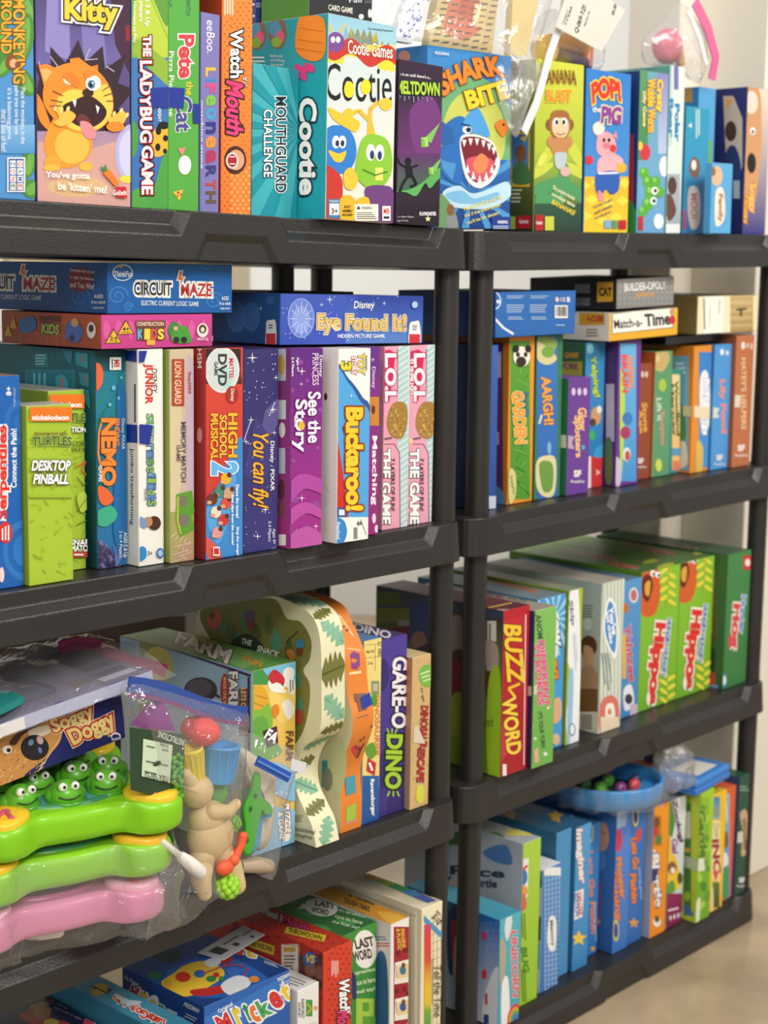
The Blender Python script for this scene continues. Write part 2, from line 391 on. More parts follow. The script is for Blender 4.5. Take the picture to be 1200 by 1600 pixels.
class Box:
    def __init__(s, label, unit, shelf, u, v, w, h, d, cols, yaw=0, dz=0, roll=0, pitch=0, cat='board game', name='game_box', mat=CARD, group=None):
        s.w, s.h, s.d = w, h, d; s.M = place(unit, shelf, u, v, dz, yaw, roll, pitch); s.label, s.cat, s.name, s.mat = label, cat, name, mat
        s.group = group or f"boxed games on the {('top', 'second', 'third', 'bottom')[shelf - 1]} shelf of the {'nearer' if unit == 'L' else 'farther'} unit"
        s.body = MB(); s.body.box(0, 0, 0, w, d, h, cols); s.title = []; s.kids = []
    def front(s, quad=None): return Face(s, 'front', quad)
    def left(s, quad=None): return Face(s, 'left', quad)
    def top(s, quad=None): return Face(s, 'top', quad)
    def part(s, name, label=None, mat=None): mb = MB(); s.kids.append((name, mb, label, mat)); return mb
    def strip(s, face, pts, col, label=None, name='tape_strip'):
        "a strip of tape stuck on a side"
        mb = s.part(name, label, TAPE); face.into = mb; face.n += 4; face.P(pts, col); face.into = None
    def done(s):
        o = s.body.build(s.name, s.mat, None, s.M); tag(o, s.label, s.cat, s.group)
        groups = []                         # words that stand close together make one title
        for mb in s.title:
            if not mb.v: continue
            lo = [min(p[i] for p in mb.v) - .004 for i in range(3)]; hi = [max(p[i] for p in mb.v) + .004 for i in range(3)]; new = [lo, hi, [mb]]; keep = []
            for g in groups:
                if all(g[0][i] <= new[1][i] and new[0][i] <= g[1][i] for i in range(3)): new = [[min(g[0][i], new[0][i]) for i in range(3)], [max(g[1][i], new[1][i]) for i in range(3)], g[2] + new[2]]
                else: keep.append(g)
            groups = keep + [new]
        for g in groups:
            mb = MB()
            for q in g[2]: k = len(mb.v); mb.v += q.v; mb.f += [[i + k for i in f] for f in q.f]; mb.c += q.c; mb.sm += q.sm
            mb.build('title_lettering', s.mat, o, s.M)
        for n, mb, lb, mt in s.kids:
            if mb.v: tag(mb.build(n, mt or s.mat, o, s.M), lb)
        return o

# ================================================================ nearer unit, top shelf
BLUE_TAPE = '#1c3494'
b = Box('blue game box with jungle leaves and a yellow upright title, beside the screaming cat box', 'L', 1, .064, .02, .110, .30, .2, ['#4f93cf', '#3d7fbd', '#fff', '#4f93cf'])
f = b.front()
for q in ((6, 20, 16, 34, 20), (40, 12, 15, 30, -25), (8, 100, 14, 26, 40), (38, 128, 14, 24, -30), (44, 255, 12, 24, 10), (48, 295, 16, 14, 40), (2, 60, 12, 30, 0), (36, 60, 16, 40, 8)): f.E(*q[:4], '#4d8a3a', q[4]).E(q[0] + 2, q[1], q[2] * .5, q[3] * .8, '#6fae4c', q[4])
f.R(0, 195, 54, 240, '#7fb6e2', '#4f93cf')
f.T('MONKEYING', 29, 64, 134, 19, '#f5b22c', 90, .03, ('#5a3414', .05), title=True).T('AROUND', 9, 34, 100, 17, '#f5b22c', 90, .03, ('#5a3414', .05), title=True)
f.E(17, 97, 9, 12, '#8a4b26').E(20, 99, 6, 7, '#e2b184').E(27, 101, 5, 5, '#8a4b26')
for i, (t, x, y, w) in enumerate((('Place the monkeys in the', 34, 181, 88), ('palm tree one by one', 24, 172, 76), ("it's a balancing game", 13, 178, 80), ("that's lots of fun!", 5, 204, 66))): f.T(t, x, y, w, 9, '#f2f6fb', 90, .005)
f.R(10, 246, 38, 300, '#f4f4f4').R(12, 248, 36, 298, '#2f59a5')
for i, ch in enumerate('GAME'): f.R(25.5, 251 + i * 11.8, 34.5, 261 + i * 11.8, '#f7f7f7').T(ch, 30, 256 + i * 11.8, 6, 7, ('#c33', '#274', '#36a', '#b52')[i], 90, .03)
for i, ch in enumerate('ZONE'): f.R(14, 251 + i * 11.8, 23, 261 + i * 11.8, '#f7f7f7').T(ch, 18.5, 256 + i * 11.8, 6, 7, ('#36a', '#b52', '#c33', '#274')[i], 90, .03)
b.done()

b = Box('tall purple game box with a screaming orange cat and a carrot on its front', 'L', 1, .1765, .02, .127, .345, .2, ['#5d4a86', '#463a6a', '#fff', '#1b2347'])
f = b.front()
f.R(40, -60, 215, 100, '#3c2c5a', '#6d62a4').P([(75, -60), (105, -60), (110, 95), (70, 80)], '#8f87c6').P([(120, -60), (150, -60), (168, 110), (130, 90)], '#7f76b8').P([(168, -60), (210, -60), (210, 130), (180, 70)], '#43203c').R(196, 40, 210, 64, '#8d2234')
f.P([(50, 175), (62, 120), (50, 98), (80, 110), (78, 72), (102, 98), (122, 62), (134, 96), (160, 72), (164, 108), (198, 84), (184, 130), (210, 140), (184, 170), (205, 215), (150, 235), (60, 225)], '#33202e')
f.R(50, 205, 215, 330, '#a98aa9', '#d7a79b').B([(50, 232), (90, 225), (130, 235), (205, 225), (215, 330), (50, 330)], '#d3a39b').E(120, 292, 46, 16, '#d9b487')
for q in ([(60, 96), (68, 120)], [(78, 88), (90, 104), (74, 112)], [(140, 76), (132, 94), (152, 92)], [(166, 104), (178, 112)]): f.L(q, 1.2, '#cfc8d4')
f.E(205, 240, 26, 46, '#b9b4e4').E(205, 240, 20, 38, '#cfcdf0').E(198, 280, 12, 6, '#e9d64a')
f.B([(62, 190), (54, 160), (50, 140), (60, 150), (70, 170), (80, 205)], '#ef8a2c')                    # tail
f.B([(80, 190), (92, 176), (128, 178), (142, 205), (140, 240), (110, 262), (80, 255), (68, 225)], '#f09a30').E(112, 228, 27, 28, '#f7bd4e')
f.E(82, 254, 14, 11, '#f3a43c').E(133, 260, 11, 7, '#f7b84a').E(80, 262, 14, 5, '#f7b84a')
f.P([(59, 102), (72, 100), (98, 112), (72, 152)], '#ee8a2a').P([(62, 108), (72, 107), (88, 116), (72, 138)], '#f7b469')
f.P([(108, 92), (122, 90), (140, 104), (110, 118)], '#ee8a2a').P([(142, 104), (152, 101), (152, 120), (130, 122)], '#d97a2c')
f.B([(70, 128), (90, 104), (120, 98), (148, 108), (170, 135), (176, 165), (168, 190), (140, 208), (105, 202), (78, 180), (66, 155)], '#f08f2d')
f.B([(88, 155), (110, 140), (140, 142), (165, 132), (175, 160), (168, 188), (140, 206), (108, 200), (94, 180)], '#f4ce55')
f.B([(96, 168), (116, 156), (140, 150), (164, 170), (160, 188), (138, 200), (112, 192)], '#37191c').B([(118, 186), (126, 178), (134, 182), (140, 190), (128, 196)], '#6d2f33')
f.P([(112, 157), (118, 156), (116, 168)], '#fff').P([(148, 164), (154, 168), (151, 178)], '#fff').B([(124, 190), (138, 192), (148, 206), (146, 216), (134, 216), (126, 204)], '#e78f96')
f.E(136, 145, 9, 7, '#3a2320').E(106, 126, 9, 6, '#f4f0e6', 20).E(110, 127, 3.5, 4, '#3d5b74').B([(96, 120), (108, 113), (124, 128), (118, 137)], '#e07f26')
f.E(144, 130, 12, 12, '#fbfbf6').E(141, 132, 6, 7, '#4a7ea0').E(140, 133, 3, 4, '#141d28').E(143, 130, 1.5, 1.5, '#fff').P([(128, 114), (140, 110), (150, 116), (132, 124)], '#e88628')
for q in ([(78, 156), (96, 160)], [(76, 166), (94, 165)], [(80, 142), (97, 150)], [(158, 142), (170, 134)], [(160, 150), (174, 146)], [(164, 158), (178, 158)]): f.L(q, 1.2, '#3b2a20')
f.B([(84, 170), (96, 176), (104, 172), (116, 180), (110, 190), (94, 198), (82, 192), (90, 184)], '#f7bd4e').B([(166, 186), (178, 180), (188, 172), (196, 182), (188, 196), (176, 200)], '#f7bd4e').E(178, 198, 14, 8, '#ee8a2a')
for x, y in ((84, 170), (94, 172), (104, 170), (176, 178), (187, 173), (196, 180)): f.E(x, y, 2.4, 4, '#fbe08a', 20)
f.P([(158, 270), (168, 264), (184, 286), (178, 292)], '#e87f2a').P([(160, 270), (154, 260), (160, 262), (162, 256), (166, 266)], '#3f8a48')
f.T('GRUMPY', 131, 2, 70, 18, '#d7266b', 0, .04, ('#fff', .05), sk=.05).T('Kitty', 140, 22, 84, 46, '#f2cf3e', 0, .06, ('#241a1c', .06), sk=.1, o2=('#fff', .12), title=True)
f.T("You've gotta", 103, 275, 69, 13, '#fdf6ee', 0, .035, sk=.04, title=True).T("be 'kitten' me!", 126, 293, 76, 13, '#fdf6ee', 0, .035, sk=.08, title=True)
f.P([(177, 292), (194, 292), (196, 310), (179, 308)], '#c8242c').T('Goliath', 184, 301, 21, 8, '#fff', 0, .02)
b.done()

b = Box('green and blue slim game box with a yellow ladybird, patched with blue tape', 'L', 1, .307, .022, .053, .33, .2, ['#7fae3c', '#2e5ba3', '#fff', '#7fae3c'])
f = b.front()
f.R(200, -60, 270, 110, '#6f9f35', '#8fb43a').B([(225, -40), (262, 10), (264, 130), (232, 80), (206, 50)], '#b9cf45').B([(214, -60), (240, 0), (262, 40), (262, -60)], '#5d9a3a').L([(232, -10), (262, 60)], 1.5, '#89b53c')
f.R(200, 90, 270, 330, '#3f78bd', '#3c70b4').P([(203, 80), (268, 140), (268, 100), (215, 60)], '#8fb43a').B([(206, 190), (216, 205), (212, 240), (204, 240)], '#4f9a48').B([(252, 250), (264, 236), (266, 320), (222, 322), (212, 300), (238, 296)], '#4fa048').B([(206, 300), (222, 296), (230, 325), (204, 325)], '#54a548')
f.E(250, 220, 16, 26, '#f1b63a', 15).E(247, 204, 4.5, 7, '#191919').E(258, 216, 4, 5, '#191919').E(246, 230, 4, 6, '#191919').E(257, 236, 3, 4, '#191919').E(255, 196, 9, 6, '#191919')
f.T('s 3 & Up', 229, 20, 42, 9, '#fff', 90, .02).T('players', 219, 18, 32, 8, '#fff', 90, .01).T('No Reading Necessary to Play', 209, 12, 110, 6, '#fff', 90, .005)
f.T('THE', 229, 72, 33, 13, '#fff', 90, .05, ('#c2182b', .06), o2=('#111', .11), title=True).T('LADYBUG', 227, 159, 128, 19, '#fff', 90, .04, ('#c2182b', .05), o2=('#111', .10), title=True).T('GAME', 229, 266, 76, 18, '#fff', 90, .04, ('#c2182b', .05), o2=('#111', .10), title=True).T('INSIGHT', 248, 178, 25, 5, '#fff', 90, .01)
b.strip(f, [(233, 138), (262, 136), (262, 169), (235, 168)], BLUE_TAPE, 'blue painter tape patch on the ladybird box'); b.done()

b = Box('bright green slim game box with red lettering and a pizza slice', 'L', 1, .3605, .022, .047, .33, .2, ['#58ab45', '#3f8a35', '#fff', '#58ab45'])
f = b.front()
f.T('BRIARPATCH', 294, 4, 40, 7, '#1f5f5c', 90, .02).T('UP', 266, 6, 10, 4, '#1f5f5c', 90)
f.T('Pete', 291, 88, 68, 25, '#d8414a', 90, .05, ('#fff', .05), title=True).T('the', 296, 138, 22, 11, '#f0d038', 90, .02, title=True).T('Cat', 287, 178, 56, 26, '#474b93', 90, .04, ('#e8f2e0', .03), title=True).T('Pizza Pie Game', 267, 131, 102, 9, '#f2f7ea', 90, .012)
f.P([(270, 300), (286, 296), (280, 314)], '#e9c24a').E(278, 301, 2, 2, '#c33').E(282, 304, 1.6, 1.6, '#c33').E(277, 306, 1.5, 1.5, '#c33').P([(277, 232), (290, 230), (284, 244)], '#e58a86').E(288, 258, 15, 10, '#f6f6f0', 90)
b.strip(f, [(262, 136), (288, 138), (286, 170), (262, 168)], BLUE_TAPE, 'blue painter tape patch bridging to the ladybird box'); b.strip(f, [(300, 162), (314, 163), (314, 193), (301, 193)], BLUE_TAPE); b.done()

b = Box('lavender slim game box with rainbow upright letters beside the dotted orange box', 'L', 1, .4085, .02, .029, .231, .2, ['#7f7ab8', '#6a66a4', '#8f8ac6', '#7f7ab8'])
f = b.front()
f.T('eeBoo.', 329, 58, 52, 12, '#f3f1fb', 90, .005, it=.2).T('. matching game .', 314, 210, 124, 7.5, '#eceafa', 90, .015)
y = 104
for ch, c, k in zip('LiFeoneaRTH', ('#e8c23a', '#3a8ac8', '#d84a8a', '#7ec04a', '#45a0d0', '#323a86', '#e8943a', '#b8325c', '#3a3a7a', '#c64a3a', '#6a5636'), (17, 8, 18, 20, 22, 22, 22, 24, 22, 18, 22)):
    f.T(ch, 329, y + k / 2, k - 3, 16, c, 90, .05, title=True); y += k
b.strip(f, [(312, 162), (312.8, 162), (312.8, 193), (312, 193)], BLUE_TAPE); b.done()

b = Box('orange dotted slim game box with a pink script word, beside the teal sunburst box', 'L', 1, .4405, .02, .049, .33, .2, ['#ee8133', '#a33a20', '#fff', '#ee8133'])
f = b.front()
f.A('#f09038', '#ef7f34').dots(346, 8, 362, 335, 9, 6.4, 2.2, '#d9642a').dots(362, -8, 395, 60, 9, 6.4, 2.1, '#d9642a').dots(362, 262, 392, 334, 9, 6.4, 2.4, '#f6ae5c').dots(376, 60, 395, 262, 9, 6.4, 1.8, '#e4702e')
f.R(348, -20, 366, 28, '#ef8a3c').lines(357, 8, 40, 16, 4, '#fbe6d4', 90)
f.T('Watch', 369, 84, 76, 20, '#fff', 90, .04, ('#1b1413', .07), title=True).T("Ya'", 382, 127, 16, 7, '#fff', 90, .02, ('#1b1413', .06)).T('Mouth', 366, 170, 84, 27, '#e0417c', 90, .05, ('#2a1016', .06), it=.25, title=True)
f.E(367, 250, 17, 22, '#4a2416').E(368, 250, 13, 16, '#dba27c').E(362, 251, 10, 13, '#d8d3cf').E(362, 251, 7, 10, '#b0222c').L([(358, 245), (366, 245)], 1.5, '#fff').L([(358, 256), (366, 256)], 1.5, '#fff')
b.done()

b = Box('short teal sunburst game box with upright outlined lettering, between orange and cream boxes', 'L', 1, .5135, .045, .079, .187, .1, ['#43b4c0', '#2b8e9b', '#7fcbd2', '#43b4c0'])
f = b.front()
for k in range(-8, 9):
    a0, a1 = rad(180 + k * 19 + 3), rad(180 + k * 19 + 12); f.P([(470, 205), (470 + 260 * cos(a0), 205 + 260 * sin(a0)), (470 + 260 * cos(a1), 205 + 260 * sin(a1))], '#1d98a8')
f.T('MOUTHGUARD', 438, 226, 150, 17, '#16303a', 90, .025, ('#fff', .06), title=True).T('CHALLENGE', 418, 224, 106, 14, '#fff', 90, .025, ('#16303a', .05), title=True)
b.done()

b = Box('cream game box with black title and blue and green bug faces on its front', 'L', 1, .5945, -.005, .1265, .253, .2, ['#f1ecdf', '#22a7b7', '#d8d2c4', '#e6dfcf'])
l = b.left()
for x, y in ((402, 53), (434, 52)): l.E(x, y, 14, 25, '#8b6a52').E(x - 3, y - 6, 9, 13, '#4aa0c8').E(x + 4, y + 6, 7, 10, '#d86a94').E(x - 2, y + 14, 8, 8, '#8ac04a')
l.lines(406, 96, 26, 18, 3, '#e6f6f6').T('Build your', 433, 88, 20, 5, '#e6f6f6').T('COOTIE bug', 434, 95, 22, 5, '#e6f6f6').T('first to win!', 434, 101, 20, 5, '#e6f6f6')
l.B([(470, 26), (492, 24), (508, 34), (508, 84), (490, 96), (466, 84), (462, 60)], '#f29438').L([(470, 44), (506, 50)], 2, '#d97a26').L([(466, 62), (506, 68)], 2, '#d97a26').L([(464, 76), (506, 82)], 2, '#d97a26')
l.B([(462, 100), (474, 104), (480, 98), (492, 104), (490, 114), (480, 112), (480, 126), (472, 124), (464, 116)], '#e0428a').T('Cootie', 482, 229, 152, 28, '#fff', 90, .05, ('#123a44', .06), title=True)
f = b.front()
f.A('#c9dbe0', '#efe9d9').R(505, 15, 620, 70, '#8cc3dc', '#a8d0de')
z = []
for k in range(24): z.append((506 + k * 4.8, (50 if k % 2 else 62) + k * .7 - (14 if 6 < k < 18 else 0)))
zb = [(x, y + 36 + (8 if i % 2 else 0)) for i, (x, y) in enumerate(z)]
for i in range(23): f.n -= 1; f.P([z[i], z[i + 1], zb[i + 1], zb[i]], '#f2d83c')
w1 = [(506 + k * 5, 60 + 8 * sin(k * .55) + k * .9) for k in range(24)]
f.n += 1
for i in range(23): f.n -= 1; f.P([w1[i], w1[i + 1], (w1[i + 1][0], w1[i + 1][1] + 24), (w1[i][0], w1[i][1] + 24)], '#c8372c')
f.E(524, 66, 14, 16, '#7a4a94').E(520, 62, 3.5, 5, '#fff').E(528, 62, 3.5, 5, '#fff').L([(518, 50), (512, 36)], 3, '#e8c14a').L([(530, 50), (538, 38)], 3, '#e8c14a')
f.T('Cootie Games', 578, 77, 70, 22, '#fdf3e4', 0, .02, ('#7d1f1a', .03), sk=.12).T('No Reading Required', 594, 47, 38, 4, '#243', 0, sk=.1)
f.T('Cootie', 560, 130, 103, 58, '#17181a', 0, .0, sk=.05, title=True).E(545, 140, 8, 13, '#f3dc2e').E(571, 136, 8, 12, '#f3dc2e')
f.L([(545, 180), (560, 172), (578, 190), (584, 215)], 6, '#e8bd3a').L([(576, 214), (578, 170), (590, 160), (600, 162)], 6, '#e8bd3a').E(544, 178, 8, 9, '#f2c63e').E(602, 163, 10, 10, '#f2c63e')
f.B([(512, 168), (530, 176), (560, 190), (555, 206), (540, 200), (520, 186)], '#f0c43a')
f.B([(508, 205), (530, 196), (550, 210), (556, 240), (545, 266), (520, 272), (506, 262)], '#2f7fd0').E(524, 222, 6, 10, '#fff').E(534, 222, 6, 10, '#fff').E(526, 224, 3, 5, '#234').E(534, 224, 3, 5, '#234').B([(512, 235), (528, 240), (540, 236), (534, 252), (522, 252)], '#f0c43a')
f.B([(566, 216), (585, 210), (606, 222), (612, 260), (600, 288), (575, 294), (556, 276), (556, 250)], '#8cc63a').E(578, 238, 7, 13, '#fff').E(592, 239, 7, 13, '#fff').E(580, 242, 3.5, 7, '#246').E(592, 243, 3.5, 7, '#246').R(585, 262, 597, 282, '#f3e27a').L([(565, 265), (585, 274), (604, 268)], 2, '#3c7a1e')
f.B([(506, 264), (524, 268), (534, 288), (528, 345), (504, 345)], '#c8372c').B([(572, 292), (600, 290), (613, 300), (613, 350), (580, 350), (570, 310)], '#6d3f7e').B([(536, 270), (548, 262), (558, 280), (550, 296), (538, 292)], '#f2c63e').B([(530, 312), (545, 305), (556, 320), (550, 345), (532, 345)], '#f2b92e').B([(556, 312), (572, 308), (576, 322), (560, 325)], '#f2b92e')
f.R(512, 311, 529, 341, '#3f7fb4').R(513, 318, 528, 336, '#f7f7f7').T('3+', 521, 330, 10, 9, '#111', 0, .03).T('Preschool', 520, 314, 14, 3, '#fff')
for k, t in enumerate(('ADULT', 'ASSEMBLY', 'REQUIRED')): f.T(t, 541, 323 + k * 6.5, 16 if k else 11, 4.5, '#2a2410', 0, .03)
f.R(552, 319, 589, 345, '#f6f2e2').T('WARNING:', 571, 325, 17, 4.5, '#222', 0, .03).lines(571, 337, 32, 12, 4, '#555').P([(555, 327), (558, 321), (561, 327)], '#333')
f.R(595, 322, 608, 345, '#f6f4ee').T('MB', 601.5, 330, 9, 9, '#c33', 0, .03).R(597, 338, 606, 342, '#333')
b.done()

b = Box('black card game box lying on top of the cream bug box', 'L', 1, .618, .05, .118, .06, .09, ['#24262a', '#4f8a3f', '#2b2d31', '#24262a'], dz=.2535)
f = b.front(); f.R(440, 26, 640, 60, '#4a8a3c').R(430, 24, 640, 40, '#22252a').T('CARD GAME', 532, 14, 38, 9, '#e9e6dc', 0, .02, sk=.15).T('Fall', 555, 0, 20, 8, '#cfd2d6', 0, .02)
for k in range(4): f.E(577 + k * 4, 21 + k * .6, 2.2, 7, '#f0eee6')
f.E(564, 26, 4, 4, '#f0eee6').lines(582, 3, 26, 5, 2, '#777'); b.done()
b = Box('navy starry flat box lying behind the black card game', 'L', 1, .612, .145, .10, .05, .055, ['#2f3f7d', '#3a4b8d', '#2f3f7d'], dz=.2535)
f = b.front(); f.lines(430, 8, 60, 8, 3, '#aeb8dc'); b.left().dots(380, -20, 480, 40, 11, 9, 2, '#dfe6fa'); b.done()

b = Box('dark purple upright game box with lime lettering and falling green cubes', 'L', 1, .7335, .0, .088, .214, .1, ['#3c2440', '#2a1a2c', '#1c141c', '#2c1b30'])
f = b.front()
f.A('#33203a', '#1f1620').R(612, 150, 690, 240, '#3a2342', '#6a3270').B([(640, 175), (672, 150), (690, 190), (685, 260), (650, 240)], '#73387c').R(612, 240, 690, 300, '#5f2f6a', '#3d6a4a')
f.B([(616, 300), (640, 296), (660, 285), (690, 262), (690, 310), (616, 312)], '#5fae5a').B([(612, 305), (632, 300), (650, 306), (664, 286), (672, 294), (690, 280), (690, 345), (612, 345)], '#2a1e2c').R(612, 318, 690, 356, '#261b29', '#1b141d')
for x, y, k in ((663, 222, 1), (673, 267, .7)): f.P([(x, y - 6 * k), (x + 24 * k, y - 30 * k), (x + 10 * k, y + 2)], '#7fbf62').P([(x - 6 * k, y - 7 * k), (x + 5 * k, y - 8 * k), (x + 6 * k, y + 7 * k), (x - 5 * k, y + 8 * k)], '#a8d86a').P([(x - 6 * k, y - 7 * k), (x, y - 4 * k), (x + 1 * k, y + 8 * k), (x - 5 * k, y + 8 * k)], '#7cb84c')
f.E(637, 252, 5, 6, '#120d14').P([(632, 258), (642, 258), (646, 278), (634, 278)], '#120d14').L([(634, 262), (624, 256), (620, 246)], 3, '#120d14').L([(642, 262), (652, 258)], 3, '#120d14').L([(636, 276), (628, 288), (624, 300)], 4, '#120d14').L([(644, 276), (650, 288), (640, 292)], 4, '#120d14')
f.T('MELTDOWN', 653, 138, 66, 21, '#b5dc3f', 0, .05, ('#234018', .04), sk=.06, title=True)
for k in range(9): f.L([(624 + k * 7, 149 + k * .5), (624 + k * 7, 153 + (k * 5) % 8)], 2, '#7d8a96')
f.T("Pile it on until there's a...", 645, 118, 54, 5, '#eee', 0, .02, sk=.12).E(620, 115, 2.5, 4, '#c9c2cf')
f.T('PLAYMONSTER', 667, 334, 26, 6, '#efe9f2', 0, .05).star(667, 342, 5, '#e2dca0').T('2 or More Players', 632, 339, 27, 3.4, '#cdc6cf', 0, .01).T('Ages 7 & Up', 627, 345, 18, 3.4, '#cdc6cf', 0, .01)
b.done()

# ================================================================ farther unit, top shelf
b = Box('blue game box with a toothy shark leaping on its front, where the two units meet', 'R', 1, -.064, .042, .187, .252, .17, ['#2f7cc4', '#2c6cb4', '#3b7cc0', '#1d4d8c'], dz=.0032)
l = b.left(); l.A('#3a86cc', '#2a66ae').E(632, 88, 9, 9, '#e09c8a')
f = b.front()
f.A('#3f8fd2', '#173f8e').E(740, 210, 64, 90, '#6fae7a').E(740, 214, 50, 74, '#c9cf62').R(660, 250, 800, 365, '#2a6cb6', '#12357e')
for k in range(11):
    a = rad(-160 + k * 28); f.P([(735, 300), (735 + 90 * cos(a), 300 + 70 * sin(a)), (735 + 90 * cos(a + .16), 300 + 70 * sin(a + .16))], '#4f9ad6')
f.B([(686, 215), (700, 190), (722, 182), (738, 205), (734, 240), (712, 250)], '#2a6fbe').P([(738, 168), (752, 190), (760, 215), (726, 196)], '#3f8fd8').B([(726, 185), (744, 168), (758, 190), (764, 214), (740, 208), (722, 206)], '#4f9fe0').P([(690, 190), (706, 200), (712, 236), (690, 226)], '#2a63ae').B([(686, 232), (716, 228), (722, 262), (716, 288), (690, 270)], '#2a70bf').P([(688, 250), (712, 256), (706, 282), (690, 262)], '#4f98d6')
f.E(729, 203, 7, 6, '#e9f2f6').E(731, 203, 4, 4, '#152338').L([(720, 194), (734, 197)], 3, '#123868')
f.B([(718, 216), (740, 210), (766, 220), (776, 238), (780, 256), (770, 280), (750, 294), (732, 286), (722, 262)], '#e9f0f2').B([(720, 218), (744, 214), (768, 226), (776, 246), (768, 272), (748, 286), (732, 276), (724, 250)], '#7c1f30').B([(728, 250), (748, 244), (770, 252), (766, 276), (748, 284), (732, 272)], '#d9566a').B([(738, 256), (750, 240), (762, 250), (756, 268), (744, 270)], '#ea8a58')
for x, y in ((724, 218), (734, 216), (744, 216), (754, 219), (763, 224), (770, 230)): f.P([(x - 3.5, y), (x + 3.5, y + 1), (x, y + 12)], '#f7f7f2')
for x, y in ((729, 270), (738, 280), (748, 286), (758, 281), (767, 270), (774, 258)): f.P([(x - 3.5, y), (x + 3.5, y), (x, y - 13)], '#f7f7f2')
f.B([(772, 196), (784, 186), (792, 200), (784, 214)], '#e8862c').E(785, 195, 2, 2, '#222')
f.B([(690, 300), (715, 290), (735, 302), (760, 296), (790, 284), (796, 306), (760, 326), (700, 322)], '#bfe0f2').B([(694, 304), (720, 298), (740, 310), (776, 300), (770, 316), (716, 318)], '#7fbde4')
f.B([(684, 305), (700, 315), (712, 340), (712, 360), (684, 360)], '#6f9a6a').E(702, 328, 6, 9, '#8a5a3c').R(696, 338, 712, 362, '#8c8f98')
f.T('SHARK', 735, 121, 104, 34, '#ee8a2c', -18, .06, ('#7c3312', .03), arch=.35, title=True).T('BITE', 759, 148, 68, 30, '#f2d634', -16, .06, ('#7a4a10', .03), title=True)
for k, t in enumerate(('Hook the fish and fin', "but if the shark jumps", "you'll be his dinner!")): f.T(t, 752, 317 + k * 12, 62 - k * 4, 7, '#f0e270', -18, .02)
f.R(766, 339, 796, 361, '#1f3f8f').T('WARNING', 783, 347, 16, 5, '#fff', 0, .03).lines(781, 355, 26, 6, 2, '#c9d4f0').T('PRESSMAN', 688, 84, 22, 5, '#e6eef8', 0, .02, sk=.1)
b.done()

b = Box('yellow-green game box with a baby monkey among palm leaves, beside the shark box', 'R', 1, .172, .035, .121, .256, .1, ['#c6d043', '#4a5a24', '#d8df6a', '#93a838'])
l = b.left(); l.A('#9aa63e', '#1e2c1c').R(798, 205, 828, 292, '#e0b52e').R(800, 210, 826, 286, '#4a86c0').E(814, 240, 9, 14, '#8a5a3c').B([(802, 262), (814, 252), (826, 262), (828, 286), (802, 286)], '#4a7a46').P([(812, 216), (826, 210), (820, 222)], '#e8c93a').lines(813, 116, 22, 22, 3, '#5c6a30').lines(808, 306, 18, 24, 4, '#cfd8a8').R(808, 337, 830, 357, '#b5202c').T('Goliath', 819, 346, 14, 6, '#fff').R(798, 338, 806, 358, '#b9c53c')
f = b.front()
f.A('#d2d548', '#2f5a3c').R(830, 88, 912, 240, '#d3d648', '#b0c23e').R(830, 240, 912, 310, '#a8bc40', '#3f7a44')
for q in ((856, 240, 8, 34, 35), (896, 236, 8, 34, -30), (842, 268, 7, 26, 60), (902, 268, 8, 28, -62), (880, 226, 7, 26, 8)): f.E(*q[:4], '#c6d24a', q[4])
for q in ((858, 290, 10, 34, 70), (878, 284, 9, 30, 12), (898, 300, 9, 30, -50), (846, 306, 8, 24, 20), (866, 312, 12, 22, 60)): f.E(*q[:4], '#4f9a62', q[4])
f.R(830, 318, 912, 366, '#2f5640', '#263f34').E(846, 250, 5, 12, '#d9df5c', 30)
f.E(858, 195, 6, 9, '#8a5a30').E(890, 195, 6, 9, '#8a5a30').B([(860, 178), (874, 172), (888, 178), (890, 205), (876, 220), (860, 208)], '#a06a38').B([(863, 188), (874, 184), (886, 188), (887, 206), (876, 217), (863, 206)], '#f0c9a0').E(868, 190, 4, 6, '#fff').E(881, 190, 4, 6, '#fff').E(869, 191, 2.4, 4, '#222').E(880, 191, 2.4, 4, '#222').L([(868, 208), (875, 211), (882, 208)], 1.5, '#7a3a24')
f.E(874, 230, 14, 16, '#c48a58').E(860, 222, 6, 9, '#c48a58').E(888, 222, 6, 9, '#c48a58').B([(866, 240), (884, 240), (880, 262), (868, 262)], '#b9c8cf').E(882, 268, 8, 8, '#d8b0a8')
f.T('BANANA', 873, 122, 54, 22, '#7a4a22', 0, .05, ('#e6d848', .03), arch=.1, title=True).T('BLAST', 872, 150, 40, 20, '#f0912c', 0, .06, ('#e6dc58', .04), title=True)
for k, t in enumerate(('The jumping banana', 'monkey game', 'BANANAS!')): f.T(t, 879, 302 + k * 11, 40, 8, '#eef0c0' if k < 2 else '#f0dc3c', 28, .025)
f.R(835, 336, 848, 360, '#b5202c').T('Goliath', 841, 348, 10, 5, '#fff').R(850, 338, 864, 360, '#c9d04a'); b.done()

